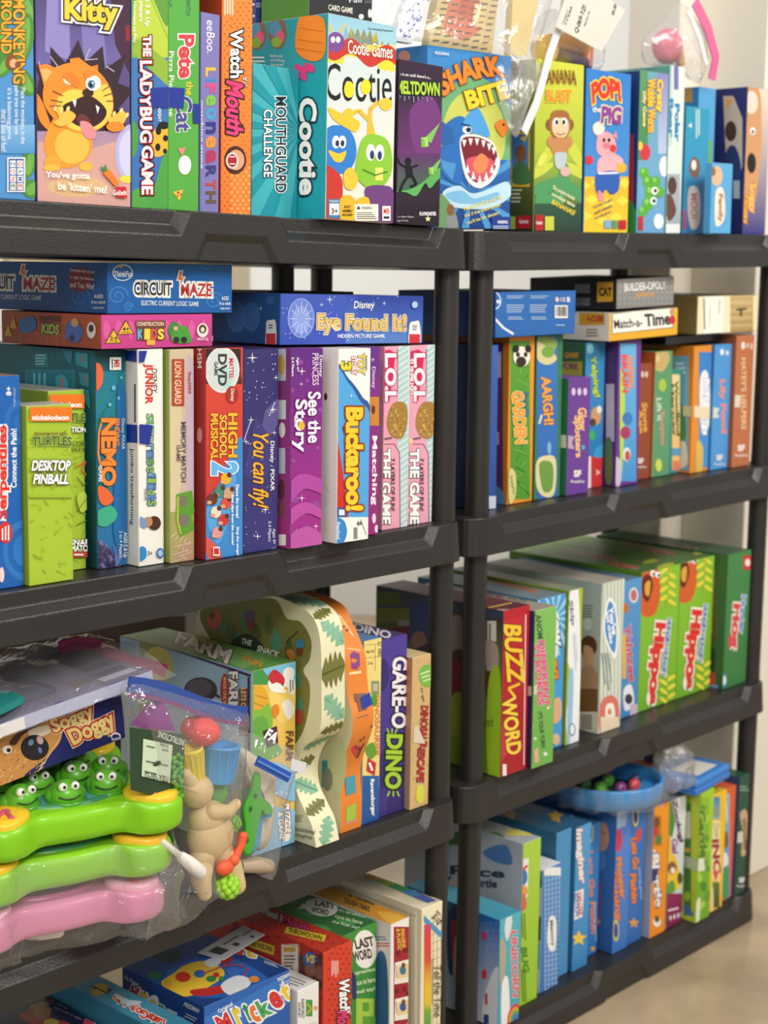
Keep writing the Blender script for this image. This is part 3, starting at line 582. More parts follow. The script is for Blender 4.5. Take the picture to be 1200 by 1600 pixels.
b = Box('blue game box with a pink pig chef over a yellow floor, beside the monkey box', 'R', 1, .3, .035, .121, .252, .1, ['#2f76c8', '#274f94', '#3a80cc', '#204a90'])
f = b.front()
f.A('#3580d0', '#4f94d6').R(905, 276, 985, 366, '#e9b62e', '#f2cf34')
for x, y in ((912, 290), (934, 284), (958, 292), (976, 286), (924, 312), (948, 318), (972, 314), (914, 338), (938, 344), (962, 340)): f.P([(x, y - 8), (x + 11, y), (x, y + 8), (x - 11, y)], '#f3dc4a')
f.B([(934, 212), (946, 206), (958, 214), (962, 236), (946, 246), (932, 236)], '#f0a8b0').E(947, 228, 6, 5, '#d97a88').E(943, 219, 2.4, 3.4, '#222').E(951, 219, 2.4, 3.4, '#222').P([(932, 214), (927, 206), (938, 208)], '#e690a0').P([(956, 212), (962, 205), (964, 218)], '#e690a0').B([(926, 196), (936, 190), (944, 200), (938, 210), (928, 208)], '#f4e8d4')
f.B([(934, 250), (950, 244), (964, 256), (966, 276), (950, 284), (934, 276)], '#f2b0b6').B([(932, 272), (964, 268), (966, 296), (954, 304), (946, 296), (938, 306), (930, 296)], '#2d5fb4').B([(934, 298), (940, 302), (942, 314), (934, 312)], '#e690a0').E(920, 250, 6, 7, '#d8343c').E(957, 232, 5, 6, '#d8343c').E(970, 262, 8, 8, '#e2b23e').E(962, 248, 12, 6, '#f2b0b6', 30).L([(934, 271), (964, 270)], 3, '#e9eef6')
f.T('POP!', 946, 146, 46, 34, '#e23a30', -4, .08, ('#f6dc4a', .06), arch=.25, title=True).T('the', 931, 171, 13, 9, '#fff', 0, .02, title=True).T('PiG', 954, 180, 32, 28, '#8a3f98', 4, .07, ('#f4e3b0', .06), title=True)
for k in range(3): f.T(('Feed him burgers', 'and watch', 'his belly grow')[k], 941, 318 + k * 9, 32 - k * 2, 5, '#5a4a6a', -24, .02)
f.R(943, 344, 953, 357, '#7ab0d4').R(955, 344, 963, 357, '#5a9a6a').R(965, 344, 977, 358, '#c0242e'); b.done()

b = Box('slim game box with a bobbly green worm under yellow upright lettering', 'R', 1, .446, .035, .083, .261, .1, ['#7fae9a', '#1f3f78', '#8aa8a0', '#5f8a80'])
l = b.left(); l.R(978, 210, 990, 330, '#c03a40').B([(978, 310), (994, 330), (994, 365), (978, 365)], '#3f9a4a')
f = b.front()
f.A('#6fa4b4', '#6fa8d8').R(993, 105, 1012, 250, '#5d9a68', '#3f8a54').R(1028, 112, 1045, 240, '#8a86c0', '#b4c8e2').E(1008, 238, 8, 13, '#cf3448').E(1038, 260, 8, 16, '#eef2f8').E(1000, 228, 4, 7, '#e8c84a')
for x, y, k in ((1006, 270, 9), (1012, 284, 10), (1016, 300, 11), (1012, 318, 11), (1004, 330, 9), (1024, 284, 9), (1030, 300, 9)): f.E(x, y, k * .8, k, '#5fae3c').E(x - 2, y - 3, k * .3, k * .4, '#8ad05a')
for x, y in ((1022, 298), (1020, 314)): f.E(x, y, 5, 6, '#fff').E(x + 1, y, 2.6, 3.2, '#222')
f.R(996, 338, 1004, 360, '#c0303a').E(1028, 346, 8, 12, '#eaf2fa')
f.T('Crazy', 1029, 150, 52, 12, '#f4d850', 90, .06, ('#c66a2a', .04), title=True).T('Wobble Worm', 1017, 165, 84, 13, '#f4c63e', 90, .06, ('#b85a20', .04), title=True).T('Silly Game', 1005, 170, 56, 8, '#eae29a', 90, .04)
b.done()

b = Box('pale teal tall slim box with blocky blue lettering and a photo of two arms', 'R', 1, .533, .035, .045, .276, .26, ['#d8e6e0', '#5f9e94', '#86b4aa', '#c8d8d0'])
f = b.front(); f.R(1038, 98, 1050, 230, '#a9d2cc', '#c2dcd8').R(1053, 103, 1060, 140, '#7a6fb0').T('Polar', 1058, 192, 60, 8, '#2f7fb8', 90, .06, title=True).T('Bear', 1048, 185, 62, 8, '#2f86bc', 90, .06, title=True).R(1036, 272, 1062, 350, '#a8b2bc').E(1050, 290, 7, 14, '#5a4038').B([(1038, 310), (1048, 304), (1056, 330), (1044, 345)], '#6a4a40').R(1036, 350, 1062, 364, '#eef0ee'); b.done()

b = Box('shorter teal slim box with a cream cow-shaped word, in front of a taller blue box', 'R', 1, .585, .035, .073, .213, .15, ['#3a9cc4', '#2a7a9c', '#5ab0d0', '#2f8ab2'])
f = b.front(); f.A('#2f9ab8', '#3f8fd0').E(1085, 262, 9, 17, '#7a6250').E(1084, 258, 4, 8, '#f0e6da').lines(1090, 196, 50, 8, 2, '#cfe6ee', 90).T('4', 1078, 196, 6, 8, '#eee').B([(1076, 295), (1088, 292), (1094, 310), (1092, 350), (1080, 358), (1074, 330)], '#f2e3d6').T('MOO!', 1084, 322, 40, 10, '#d88a70', 90, .05, title=True).R(1066, 328, 1071, 358, '#c8465a'); b.done()

b = Box('taller blue and white box with a dotted stripe, behind the shorter teal box', 'R', 1, .685, .075, .055, .255, .2, ['#4a98d0', '#2f78b0', '#6ab0dc', '#3a88c0'])
f = b.front(); f.A('#5aa6da', '#4a94d0').B([(1108, 125), (1122, 140), (1120, 250), (1110, 300), (1128, 370), (1134, 300), (1132, 140)], '#eef4f6').R(1106, 220, 1112, 262, '#6cae5a'); f = b.left(); f.R(1068, 138, 1082, 160, '#b98a4a'); b.done()
b = Box('small sky blue box with a squiggly brown word, standing before the taller blue box', 'R', 1, .597, -.012, .066, .118, .014, ['#5aa8dc', '#4a98cc', '#8ac2e6', '#3f8ac0'])
f = b.front(); f.E(1120, 275, 9, 16, '#d9b890').E(1114, 268, 4, 7, '#8a6a4a').B([(1118, 300), (1130, 296), (1132, 340), (1118, 352)], '#f0e2d2').T('Family', 1125, 325, 44, 9, '#9a6a4a', 90, .05, title=True); b.done()

b = Box('navy box with a close-up of a shaggy tan dog, at the end of its shelf', 'R', 1, .781, .035, .079, .259, .12, ['#3b3c86', '#262c66', '#3a3e80', '#2a2f6a'])
l = b.left(); l.A('#2b3068', '#22275c').P([(1130, 150), (1146, 150), (1160, 185), (1160, 260), (1146, 300), (1134, 240)], '#c9b8a8').E(1142, 205, 9, 16, '#4a3428').B([(1134, 240), (1148, 228), (1158, 260), (1152, 300), (1134, 300)], '#2a3a6a').T('y', 1139, 162, 12, 16, '#e8a23a', 0, .06).R(1146, 282, 1156, 310, '#a8b4c0')
f = b.front(); f.A('#e8d4c0', '#3a3a86').B([(1162, 138), (1186, 140), (1190, 200), (1188, 250), (1176, 330), (1160, 300), (1162, 210)], '#cf9a68').E(1174, 160, 10, 18, '#ecd8c4').E(1174, 255, 7, 16, '#17171c').E(1176, 205, 4, 6, '#fff').E(1176, 206, 2, 3.4, '#222').T('Soggy', 1175, 310, 48, 12, '#f4c66a', 90, .06, ('#a23a2a', .05), title=True).T('Doggy', 1164, 328, 46, 11, '#f2b03e', 90, .06, ('#a23a2a', .05), title=True); b.done()

# ================================================================ nearer unit, second shelf
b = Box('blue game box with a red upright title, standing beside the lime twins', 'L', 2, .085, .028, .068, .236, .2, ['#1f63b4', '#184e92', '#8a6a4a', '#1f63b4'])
f = b.front()
for k, r in enumerate((34, 26, 18)): f.E(38, 860, r, r * 1.4, ('#2f78c6', '#1f63b4', '#2f78c6')[k])
for k, r in enumerate((30, 22, 14)): f.E(36, 660, r, r * 1.2, ('#2a70be', '#1f63b4', '#2a70be')[k])
f.T('Serpentiles', 5, 738, 146, 20, '#e3342e', -90, .05, ('#fff', .09), title=True).T('Connect the Path!', 21, 716, 92, 9, '#fff', -90, .03).T('8+', 13, 611, 14, 8, '#fff', -90, .03).T('single player', 22, 620, 30, 5, '#9cc0ea', -90)
f.E(8, 832, 11, 17, '#d5333a').lines(8, 832, 24, 14, 3, '#fff', -90).E(2, 898, 4, 12, '#f2d8dc'); b.done()

def pinball(label, u, v, w, h, dx, dy):
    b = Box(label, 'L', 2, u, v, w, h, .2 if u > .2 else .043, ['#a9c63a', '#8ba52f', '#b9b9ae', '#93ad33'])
    f = b.front(); rnd = random.Random(4)
    for k in range(46):
        x, y = rnd.uniform(38, 114) + dx, rnd.uniform(660, 905) + dy; f.L([(x, y), (x + rnd.uniform(-7, 7), y + rnd.uniform(-9, 9)), (x + rnd.uniform(-10, 10), y + rnd.uniform(-6, 6))], .9, '#98b434')
    f.R(45 + dx, 636 + dy, 110 + dx, 658 + dy, '#ee7a22').T('nickelodeon', 77 + dx, 652 + dy, 57, 8, '#fff', 0, .04)
    return b, f
b, f = pinball('lime game box with an orange banner, standing in front of its twin', .155, .020, .060, .202, 0, 0)
f.T('TEENAGE MUTANT NINJA', 77, 678, 52, 6, '#7a4a2a', 0, .03).T('TURTLES', 79, 690, 62, 15, '#4c6a24', 0, .05, ('#d3dc8a', .03), arch=.12, title=True).T('DESKTOP', 78, 727, 60, 17, '#fff', 0, .05, ('#4a4f24', .06), it=.15, title=True).T('PINBALL', 78, 748, 55, 16, '#fff', 0, .05, ('#4a4f24', .06), it=.15, title=True)
f.R(38, 773, 114, 777, '#a0bd36'); b.done()
b, f = pinball('lime game box with an orange banner, standing behind its twin', .2165, .066, .0505, .213, 20, -20)
f.T('TURTLES', 108, 652, 62, 14, '#4c6a24', 0, .05, ('#d3dc8a', .03)).T('ACTION', 114, 671, 38, 9, '#fff', 0, .04, ('#4a4f24', .05)).T('PARLOR', 112, 693, 40, 7, '#55602a').T('TURKEY', 112, 702, 40, 6, '#55602a')
f.L([(117, 730), (132, 720), (126, 735), (136, 744)], 2, '#d06a3a').L([(118, 745), (128, 758), (136, 752)], 1.5, '#5a6a24').B([(118, 775), (130, 768), (136, 790), (124, 800)], '#b4cf48').L([(118, 798), (136, 775)], 1.2, '#5a7a2a').L([(117, 820), (134, 812)], 1.2, '#5a7a2a').T('SNAP', 122, 847, 30, 10, '#fff', 0, .05, ('#33301a', .06)).T('MATCH', 124, 856, 30, 10, '#fff', 0, .05, ('#33301a', .06)).R(110, 861, 134, 870, '#c2473a').lines(122, 866, 18, 5, 1, '#fff'); b.done()

b = Box('dark teal game box with orange upright lettering and a purple reef at its foot', 'L', 2, .2725, .052, .0445, .259, .26, ['#176c78', '#14505a', '#1d5a62', '#114a52'])
l = b.left(); l.A('#1d6670', '#123f48').R(40, 578, 117, 618, '#2b8ea0').R(42, 580, 115, 616, '#1c7a8c').lines(62, 600, 34, 24, 3, '#5fc0cc', 90)
l.P([(54, 552), (75, 551), (76, 574), (55, 574)], '#2a7a84').lines(65, 562, 18, 18, 4, '#8fd0d6').B([(88, 590), (100, 586), (108, 600), (100, 614), (90, 610)], '#35a5b6').T('Pop', 97, 600, 18, 8, '#e0584a', 80, .04).P([(98, 548), (114, 548), (112, 570), (104, 562)], '#2b8a98').P([(118, 550), (138, 552), (138, 576), (120, 570)], '#2f98a6').P([(124, 580), (140, 584), (140, 606), (126, 600)], '#2b8a98').P([(126, 606), (140, 610), (142, 640), (128, 622)], '#2f98a6').L([(128, 556), (132, 566)], 2, '#d8503c').L([(134, 586), (136, 598)], 2, '#d8503c')
f = b.front(); f.A('#1c8090', '#2a6ea8').R(140, 545, 198, 580, '#0e3a44', '#14606c')
for k in range(26):
    x = 142 + (k * 13) % 34; y = 600 + k * 6; f.L([(x, y + 26), (x + 8, y + 8), (x + 16, y)], 1.6, ('#1f7a5a', '#2a8a5e')[k % 2])
f.B([(184, 600), (200, 640), (204, 800), (192, 860), (176, 830), (180, 700)], '#1f6aa8').B([(150, 800), (172, 790), (182, 806), (166, 822), (150, 818)], '#3fae8a')
f.R(170, 558, 188, 578, '#f4f4f0').T('MB', 181, 568, 12, 9, '#c8323c', 90, .04).L([(174, 561), (174, 576)], 2, '#456')
f.B([(142, 572), (154, 568), (160, 584), (156, 604), (144, 610)], '#e8683a').B([(152, 760), (166, 764), (176, 780), (164, 790), (154, 782)], '#e8683a')
for x, y, r in ((176, 606, 3), (184, 622, 2), (170, 632, 2.4), (188, 590, 2)): f.E(x, y, r, r * 1.2, '#6fc0d0')
f.L([(158, 655), (153, 675), (152, 710), (157, 735), (162, 752)], 3, '#f08a3a').T('NEMO', 168, 706, 106, 24, '#f28c3c', 90, .06, ('#7a3a14', .03), title=True).T('FINDING', 181, 675, 42, 8, '#f28c3c', 90, .05, title=True).T('Disney PIXAR', 190, 678, 48, 6, '#e8eef2', 90, .01).T('GAME', 155, 740, 26, 6, '#e8eef2', 90, .02)
rnd = random.Random(3)
for k in range(70): x = 149 + rnd.random() ** 1.4 * 34; y = 890 - rnd.random() * (52 - (x - 149) * 1.1); f.n -= 1; f.E(x, y, 3.4, 4, ('#4a3f6a', '#5d5180', '#7a6ea0')[k % 3], 0, 8)
for k in range(7): f.L([(180, 884), (176 + k * 4, 850 + (k % 3) * 4)], 1.6, '#5a78b4')
f.T('AGES 5 & Up', 193, 851, 40, 7, '#e6eef6', 90, .02).T('2 to 4 Players', 186, 850, 42, 6, '#d6e2ee', 90, .01); b.done()

b = Box('white slim game box with a red upright word, wrapped with blue tape', 'L', 2, .319, .032, .0385, .26, .26, ['#f2f0ea', '#dedcd6', '#e8e6e0', '#dcdad2'])
l = b.left(); l.T('Jumbo transforming', 206, 760, 120, 7, '#333', 90, .01).L([(211, 600), (211, 660)], 2, '#222')
f = b.front(); f.A('#f4f2ec', '#efece4')
f.T('DISNEY', 241, 595, 38, 9, '#222', 90, .02, it=.2).T('JUNIOR', 231, 600, 64, 16, '#d8382c', 90, .06, title=True)
y = 646
for ch, c in zip('Surprise', ('#7ab648', '#7ab648', '#9fae8a', '#b0b49a', '#7f9ab0', '#5f86b4', '#7aa04a', '#8ab04e')): f.T(ch, 234, y + 6, 10, 11, c, 90, .02, ('#4a6a8a', .04), title=True); y += 11.6
y = 738
for ch, c in zip('Slides', ('#5f8fc4', '#8ab84e', '#5f8fc4', '#8ab84e', '#5f8fc4', '#8ab84e')): f.T(ch, 236, y + 5, 8, 13, c, 90, .02, ('#3f5f8a', .04), title=True); y += 8.6
f.T('Game', 227, 772, 19, 5, '#777', 90).E(240, 817, 10, 11, '#4a2e20').E(230, 815, 7, 8, '#b98a60').P([(218, 806), (228, 812), (226, 826), (218, 822)], '#7a98c8')
f.B([(217, 855), (226, 856), (227, 870), (217, 876)], '#2a8acc').E(249, 864, 6, 8, '#3a6ab0').E(249, 864, 4, 5, '#a8c4e0').T('3+', 233, 864, 7, 7, '#222').R(217, 545, 223, 566, '#f4f2ec')
b.strip(f, [(208, 662), (237, 664), (232, 694), (208, 692)], BLUE_TAPE, 'blue painter tape around the white box'); b.strip(f, [(205, 548), (228, 548), (223, 566), (205, 566)], BLUE_TAPE)
l.n += 2; b.strip(l, [(190, 662), (216, 664), (216, 692), (190, 690)], BLUE_TAPE); b.strip(l, [(190, 548), (216, 548), (216, 566), (190, 562)], BLUE_TAPE); b.done()

b = Box('beige and lilac slim game box with a red plaque and a green puzzle piece', 'L', 2, .3605, .024, .038, .259, .26, ['#c2b494', '#8a9a4c', '#cbbd9f', '#b0a284'])
f = b.front(); f.A('#cdbfa0', '#c8b0a6').B([(264, 600), (284, 640), (282, 760), (266, 800), (260, 700)], '#d8c6a4').B([(292, 560), (306, 600), (306, 780), (296, 800), (290, 700)], '#c3aec0').R(258, 800, 308, 885, '#a3a458', '#b09a70').P([(280, 850), (300, 842), (308, 884), (276, 880)], '#b58f74')
for k in range(14): f.L([(266 + (k * 7) % 30, 840 + k * 3), (276 + (k * 5) % 26, 832 + k * 3)], .9, '#d9d4b0')
f.R(268, 561, 287, 634, '#a8402f').R(270, 563, 285, 632, '#b8503a').T('LION GUARD', 277, 598, 66, 10, '#f0e2c0', 90, .01, title=True).T('Disney JUNIOR', 295, 598, 34, 6, '#b04a3a', 90, .03)
f.T('MEMORY MATCH', 286, 706, 94, 8, '#5f5a58', 90, .02, title=True).T('GAME', 278, 708, 26, 6, '#5f5a58', 90, .02)
f.P([(275, 772), (299, 766), (303, 800), (297, 804), (303, 826), (280, 838), (275, 812)], '#5f9a34').E(285, 783, 6, 9, '#7a7468').E(286, 813, 8, 10, '#7a7468').L([(277, 776), (276, 812), (281, 834)], 3, '#a8c83a'); b.done()

b = Box('red game box with a silver disc at its top and gold upright lettering', 'L', 2, .406, .011, .061, .26, .26, ['#c03a34', '#9a2a2a', '#4a2a24', '#a83030'])
l = b.left(); l.A('#a83434', '#8a2a28').E(312, 680, 4, 12, '#d88').T('HSM', 312, 560, 30, 7, '#f0e6e0', 90)
f = b.front(); f.A('#d84a38', '#c03a34').R(312, 545, 376, 590, '#3a2420').R(314, 590, 378, 600, '#5a2a20').B([(320, 790), (340, 760), (356, 720), (380, 690), (382, 880), (318, 884)], '#3f8ad0').B([(322, 800), (345, 770), (368, 740), (360, 800), (340, 850)], '#5aa4e0').B([(318, 840), (336, 850), (346, 870), (330, 882)], '#d85a4a')
f.E(347, 578, 27, 36, '#dfe3e2').E(347, 578, 25, 33, '#cfd8d8').E(352, 590, 12, 16, '#b8d4d0').T('DVD', 347, 578, 50, 14, '#3c3c44', 90, .05, title=True).T('MATTEL', 361, 576, 32, 7, '#c33', 90, .03).T('GAME', 337, 576, 22, 6, '#333', 90, .03)
f.E(362, 617, 10, 14, '#a8322a').T('Disney', 362, 617, 20, 7, '#f2e6da', 90, .02)
f.T('HIGH', 363, 680, 70, 15, '#f0b638', 90, .05, ('#7a2014', .03), title=True).T('SCHOOL', 348, 682, 68, 12, '#f0c04a', 90, .05, ('#7a2014', .03), title=True).T('MUSICAL', 334, 683, 74, 12, '#f0b638', 90, .05, ('#7a2014', .03), title=True).T('2', 350, 732, 22, 42, '#6ab4ea', 90, .06, ('#fff', .03), title=True)
for x, y, c in ((352, 748, '#e0b030'), (342, 768, '#3f8a78'), (352, 786, '#d8503c'), (336, 800, '#e8d8c4'), (348, 812, '#c83a3a'), (338, 832, '#e0949a'), (356, 770, '#c8a080'), (330, 780, '#6a3a24')): f.E(x, y, 8, 9, c).E(x + 5, y - 6, 3.6, 4, '#5a3424').E(x - 5, y + 5, 4, 3, '#d8a480')
f.T('Dance the moves!', 369, 783, 52, 5, '#fff', 90, .03).T('Sing the songs!', 369, 845, 44, 5, '#fff', 90, .03).T('Real clips from the movie!', 361, 812, 78, 5, '#fff', 90, .03).R(331, 854, 341, 868, '#fff').R(332, 856, 340, 866, '#c8303a'); b.done()

b = Box('navy starry game box with gold script lettering, between red and purple boxes', 'L', 2, .470, .014, .060, .257, .26, ['#38336f', '#2a2658', '#2f2b5c', '#302b60'])
f = b.front(); f.A('#37326c', '#3b3878').P([(415, 640), (436, 620), (436, 660), (396, 720)], '#5a5590').P([(400, 650), (432, 700), (410, 760), (380, 740)], '#423d7c')
rnd = random.Random(9)
for k in range(60): f.n -= 1 if k else 0; f.E(rnd.uniform(378, 432), rnd.uniform(552, 860), rnd.choice((.6, .8, 1.1)), rnd.choice((.7, 1, 1.3)), '#c9c6ea', 0, 6)
for x, y, r in ((394, 559, 9), (392, 656, 6), (428, 676, 5), (431, 590, 5), (414, 796, 7), (402, 838, 6), (384, 690, 5), (426, 640, 7)): f.star(x, y, r, '#f4f2fc', 4, .14)
f.L([(429, 628), (420, 650)], 1.2, '#d8d4f0').L([(392, 655), (380, 690)], 1.2, '#d8d4f0')
f.T('You can fly!', 403, 732, 118, 32, '#f2b23c', 90, .02, ('#5a3410', .03), it=.25, title=True).T('Disney . PIXAR', 424, 728, 78, 8, '#f0eef6', 90, .02).T('Ages 4+', 427, 838, 24, 6, '#e6e2f2', 90, .01).T('2-4 Players', 420, 830, 32, 6, '#e6e2f2', 90, .01); b.done()

b = Box('magenta purple game box with white curly upright lettering and tiny stars', 'L', 2, .538, .0, .0575, .257, .26, ['#8a2f8e', '#6d2a76', '#5a2a5c', '#7a2a80'])
l = b.left(); l.A('#7a3a80', '#a83a80').R(434, 545, 447, 595, '#b8c0d0').E(440, 570, 5, 16, '#c8a04a').R(434, 625, 447, 655, '#d2d6e0').E(441, 672, 5, 12, '#e8e0ea').R(436, 700, 446, 740, '#b8c6dc').E(440, 765, 5, 16, '#5a3440').E(440, 795, 5, 14, '#7a4a50').R(436, 835, 447, 852, '#eee')
f = b.front(); f.A('#6a2a86', '#a8308c').R(445, 545, 508, 640, '#5f2a84', '#7d2c88')
for x, y, r in ((470, 566, 3), (480, 595, 2.4), (456, 610, 2.8), (466, 630, 4), (488, 586, 2.6), (500, 640, 3), (496, 700, 2.6), (458, 720, 3), (460, 780, 5), (470, 800, 6), (478, 826, 5), (492, 790, 6)): f.E(x, y, r * 1.2, r * 1.3, '#94489e')
f.star(471, 580, 7, '#f0e6f6', 4, .16).star(470, 600, 4, '#f0e6f6', 4, .16).star(483, 620, 4, '#e0d0ea', 4, .16).star(462, 830, 5, '#e0d0ea', 4, .16).star(490, 752, 6, '#e8c84a', 4, .2)
f.T('Disney', 500, 572, 34, 6, '#f0e6f4', 90, .02).T('PRINCESS', 492, 577, 50, 10, '#e6d0ea', 90, .015, title=True).T('Ages 4+', 464, 569, 22, 5, '#fff', 90, .02).T('2-4 Players', 456, 573, 30, 5, '#fff', 90, .02)
f.T('See the', 490, 652, 80, 20, '#fff', 90, .03, ('#7a2a80', .05), title=True).T('Story', 467, 665, 82, 24, '#fff', 90, .03, ('#7a2a80', .05), title=True).T('Game', 461, 658, 18, 5, '#fff', 90, .02).E(470, 665, 5, 7, '#e8b83a')
f.B([(448, 760), (470, 740), (506, 752), (506, 772), (474, 764), (448, 790)], '#b04aa4').B([(448, 800), (476, 784), (506, 800), (506, 812), (476, 802), (448, 824)], '#b850a4').B([(448, 838), (480, 822), (506, 840), (506, 850), (448, 856)], '#bb58a8').star(470, 778, 6, '#f0e6f6', 4, .16).star(492, 822, 5, '#f0e6f6', 4, .16); b.done()

b = Box('white and sky blue game box with bubbly yellow letters, its side crushed and white', 'L', 2, .612, -.012, .0605, .2555, .26, ['#f3f1ea', '#e4e1da', '#d8d4ca', '#d0382c'])
l = b.left(); l.A('#ece9e2', '#e2dfd8').E(509, 620, 2.5, 6, '#5a2a20').L([(507, 755), (514, 770)], 1, '#bbb')
f = b.front(); f.A('#f5f3ec', '#f2f0ea').B([(522, 582), (545, 592), (566, 620), (580, 650), (582, 812), (522, 812)], '#2f5aa0').B([(522, 588), (544, 598), (562, 626), (580, 660), (582, 812), (522, 812)], '#54a8e4').P([(522, 650), (536, 740), (545, 810), (522, 812)], '#d03428')
f.R(518, 808, 582, 846, '#f5f3ec').B([(522, 812), (536, 812), (542, 830), (536, 848), (522, 850)], '#3a8ad0').T('Preschool', 528, 829, 26, 6, '#fff', 90, .02).T('4+', 561, 818, 8, 9, '#222', 0, .05).L([(563, 812), (572, 836)], 1, '#444').R(552, 824, 558, 842, '#888').R(526, 793, 541, 808, '#2a55a8').R(529, 796, 538, 805, '#dfe8f4')
f.T('TOY', 564, 569, 34, 12, '#f2d634', 90, .06, ('#2a4aa0', .04), title=True).T('STORY', 552, 571, 28, 7, '#fff', 90, .04, ('#c8302a', .09), title=True).T('3', 540, 572, 14, 17, '#f2d634', 90, .06, ('#5a6a2a', .05), title=True).lines(572, 570, 30, 3, 1, '#777', 90)
f.star(548, 618, 5, '#bfe2f8', 4, .2).star(538, 634, 3.5, '#bfe2f8', 4, .2)
f.T('Buckaroo!', 553, 717, 162, 28, '#f6cf34', 90, .07, ('#9a3a1a', .07), title=True); b.done()

b = Box('purple slim game box with vertical white letters, tucked beside the pink boxes', 'L', 2, .6735, .008, .0395, .256, .26, ['#7a2f8a', '#6d2a76', '#5a2a5c', '#7a2a80'])
f = b.front(); f.A('#7a3292', '#a02a7c').R(576, 540, 592, 590, '#6a2f8c').R(578, 620, 592, 665, '#d08a3a').E(583, 640, 3, 7, '#6a3424').T('Disney', 583, 590, 34, 7, '#e8d0ec', 90, .02).T('Matching', 584, 735, 108, 10, '#fff', 90, .03, title=True).E(584, 810, 3, 8, '#e8d8ee').E(588, 826, 3, 6, '#e8d8ee').star(582, 562, 4, '#e8d0f0', 4, .2); b.done()

def lol(label, u, dx, dy):
    b = Box(label, 'L', 2, u, .023 if dx == 0 else .029, .053, .255, .26, ['#e9a3b8', '#cf8ba2', '#3a2c30', '#c9d8d6'])
    f = b.front(); X = lambda x: x + dx
    f.A('#eaa9bd', '#e79fb6').R(X(622), 535, X(640), 840, '#cfe0df')
    for k in range(34): f.n -= 1 if k else 0; y = 536 + k * 9.4; f.P([(X(620), y + 12), (X(638), y), (X(638), y + 4.6), (X(620), y + 16.6)], '#a9cfd2')
    f.P([(X(592), 546), (X(619), 548), (X(622), 600), (X(620), 700), (X(624), 704), (X(624), 835), (X(588), 840)], '#e9a3b8').L([(X(621), 545), (X(621), 612)], 1.3, '#7a6a70').L([(X(600), 694), (X(616), 694), (X(624), 708), (X(625), 826)], 1.3, '#5a4a50')
    rnd = random.Random(5)
    for k in range(40): f.n -= 1 if k else 0; f.E(X(rnd.uniform(592, 620)), rnd.uniform(546, 830), .8, 1, '#f4c8d4', 0, 6)
    f.P([(X(592), 550), (X(608), 546), (X(618), 552), (X(608), 628), (X(604), 625), (X(592), 602)], '#d8245c').T('L.O.L', X(610), 590, 76, 18, '#fff', 90, .06, ('#c8245a', .05), title=True).T('SURPRISE!', X(597), 588, 56, 7, '#fff', 90, .03, ('#c8245a', .04))
    f.B([(X(608), 640), (X(618), 628), (X(634), 632), (X(636), 660), (X(628), 684), (X(612), 682), (X(604), 664)], '#a8803c')
    for k in range(50): f.n -= 1 if k else 0; f.E(X(rnd.uniform(609, 632)), rnd.uniform(634, 680), 1.2, 1.5, ('#c8a458', '#8a6428', '#d8bc78')[k % 3], 0, 6)
    f.star(X(594), 689, 7, '#f0d88a').L([(X(600), 686), (X(612), 684)], 3, '#7a5a60')
    f.T('THE GAME', X(602), 760, 118, 15, '#fff', 90, .06, ('#3a2a30', .04), title=True).T('7 LAYERS OF FUN!', X(613), 757, 82, 6.5, '#4a3038', 90, .03)
    return b.done()
lol('pink game box with pale striped edge, beside the magenta slim box', .7375, 0, 0)
lol('pink game box with pale striped edge, next to the shelf post', .7965, 45, -4)

# lying flat on the upright boxes
b = Box('pink flat game box with yellow warning triangles, lying under the blue lightning box', 'L', 2, .267, .03, .168, .0395, .2, ['#c9448e', '#b0502c', '#7a2a3a', '#a03070'], dz=.2612)
l = b.left(); l.A('#b8583a', '#a04a30')
for k in range(12): l.L([(5 + k * 14, 490), (5 + k * 14, 540)], .8, '#c87a50')
l.L([(0, 500), (158, 506)], .8, '#c87a50').L([(0, 520), (158, 526)], .8, '#c87a50').L([(0, 510), (158, 516)], .8, '#c87a50')
l.P([(8, 524), (14, 506), (20, 526)], '#d8a83a').P([(16, 512), (22, 494), (28, 514)], '#d8a83a').B([(32, 500), (54, 496), (56, 514), (36, 520)], '#3f78b4').R(62, 494, 95, 503, '#6a3424').T('KIDS', 80, 514, 28, 16, '#a8b45a', 4, .06, ('#5a3a24', .06)).B([(105, 508), (118, 500), (130, 516), (124, 534), (106, 530)], '#4a6ab0').E(118, 504, 6, 7, '#c89a70').E(114, 528, 4, 5, '#3a3a4a').E(144, 516, 7, 13, '#e6ddd0').E(144, 513, 4, 6, '#4a3430')
f = b.front(); f.A('#d04a96', '#c24088')
for k in range(9): f.B([(165 + k * 19, 500), (172 + k * 19, 512), (166 + k * 19, 530), (161 + k * 19, 515)], '#d860a2')
for x, y, t in ((177, 527, '2-4'), (196, 513, '4+')): f.P([(x - 14, y + 10), (x, y - 14), (x + 13, y + 9)], '#5a3a20').P([(x - 12, y + 9), (x, y - 11), (x + 11, y + 8)], '#e8b83a').T(t, x, y + 1, 11, 6, '#222', 0, .04).T('PLAYERS', x, y + 6, 13, 2.5, '#222')
f.R(211, 501, 258, 512, '#7a4a34').T('CONSTRUCTION', 234, 506, 42, 6, '#f0d8c0', 0, .03, title=True)
for k, (ch, c) in enumerate(zip('KIDS', ('#58b8d8', '#e8d04a', '#e05a4a', '#e8d04a'))): f.T(ch, 219 + k * 10.4, 522, 10, 17, c, 0, .06, ('#5a3a20', .07), title=True)
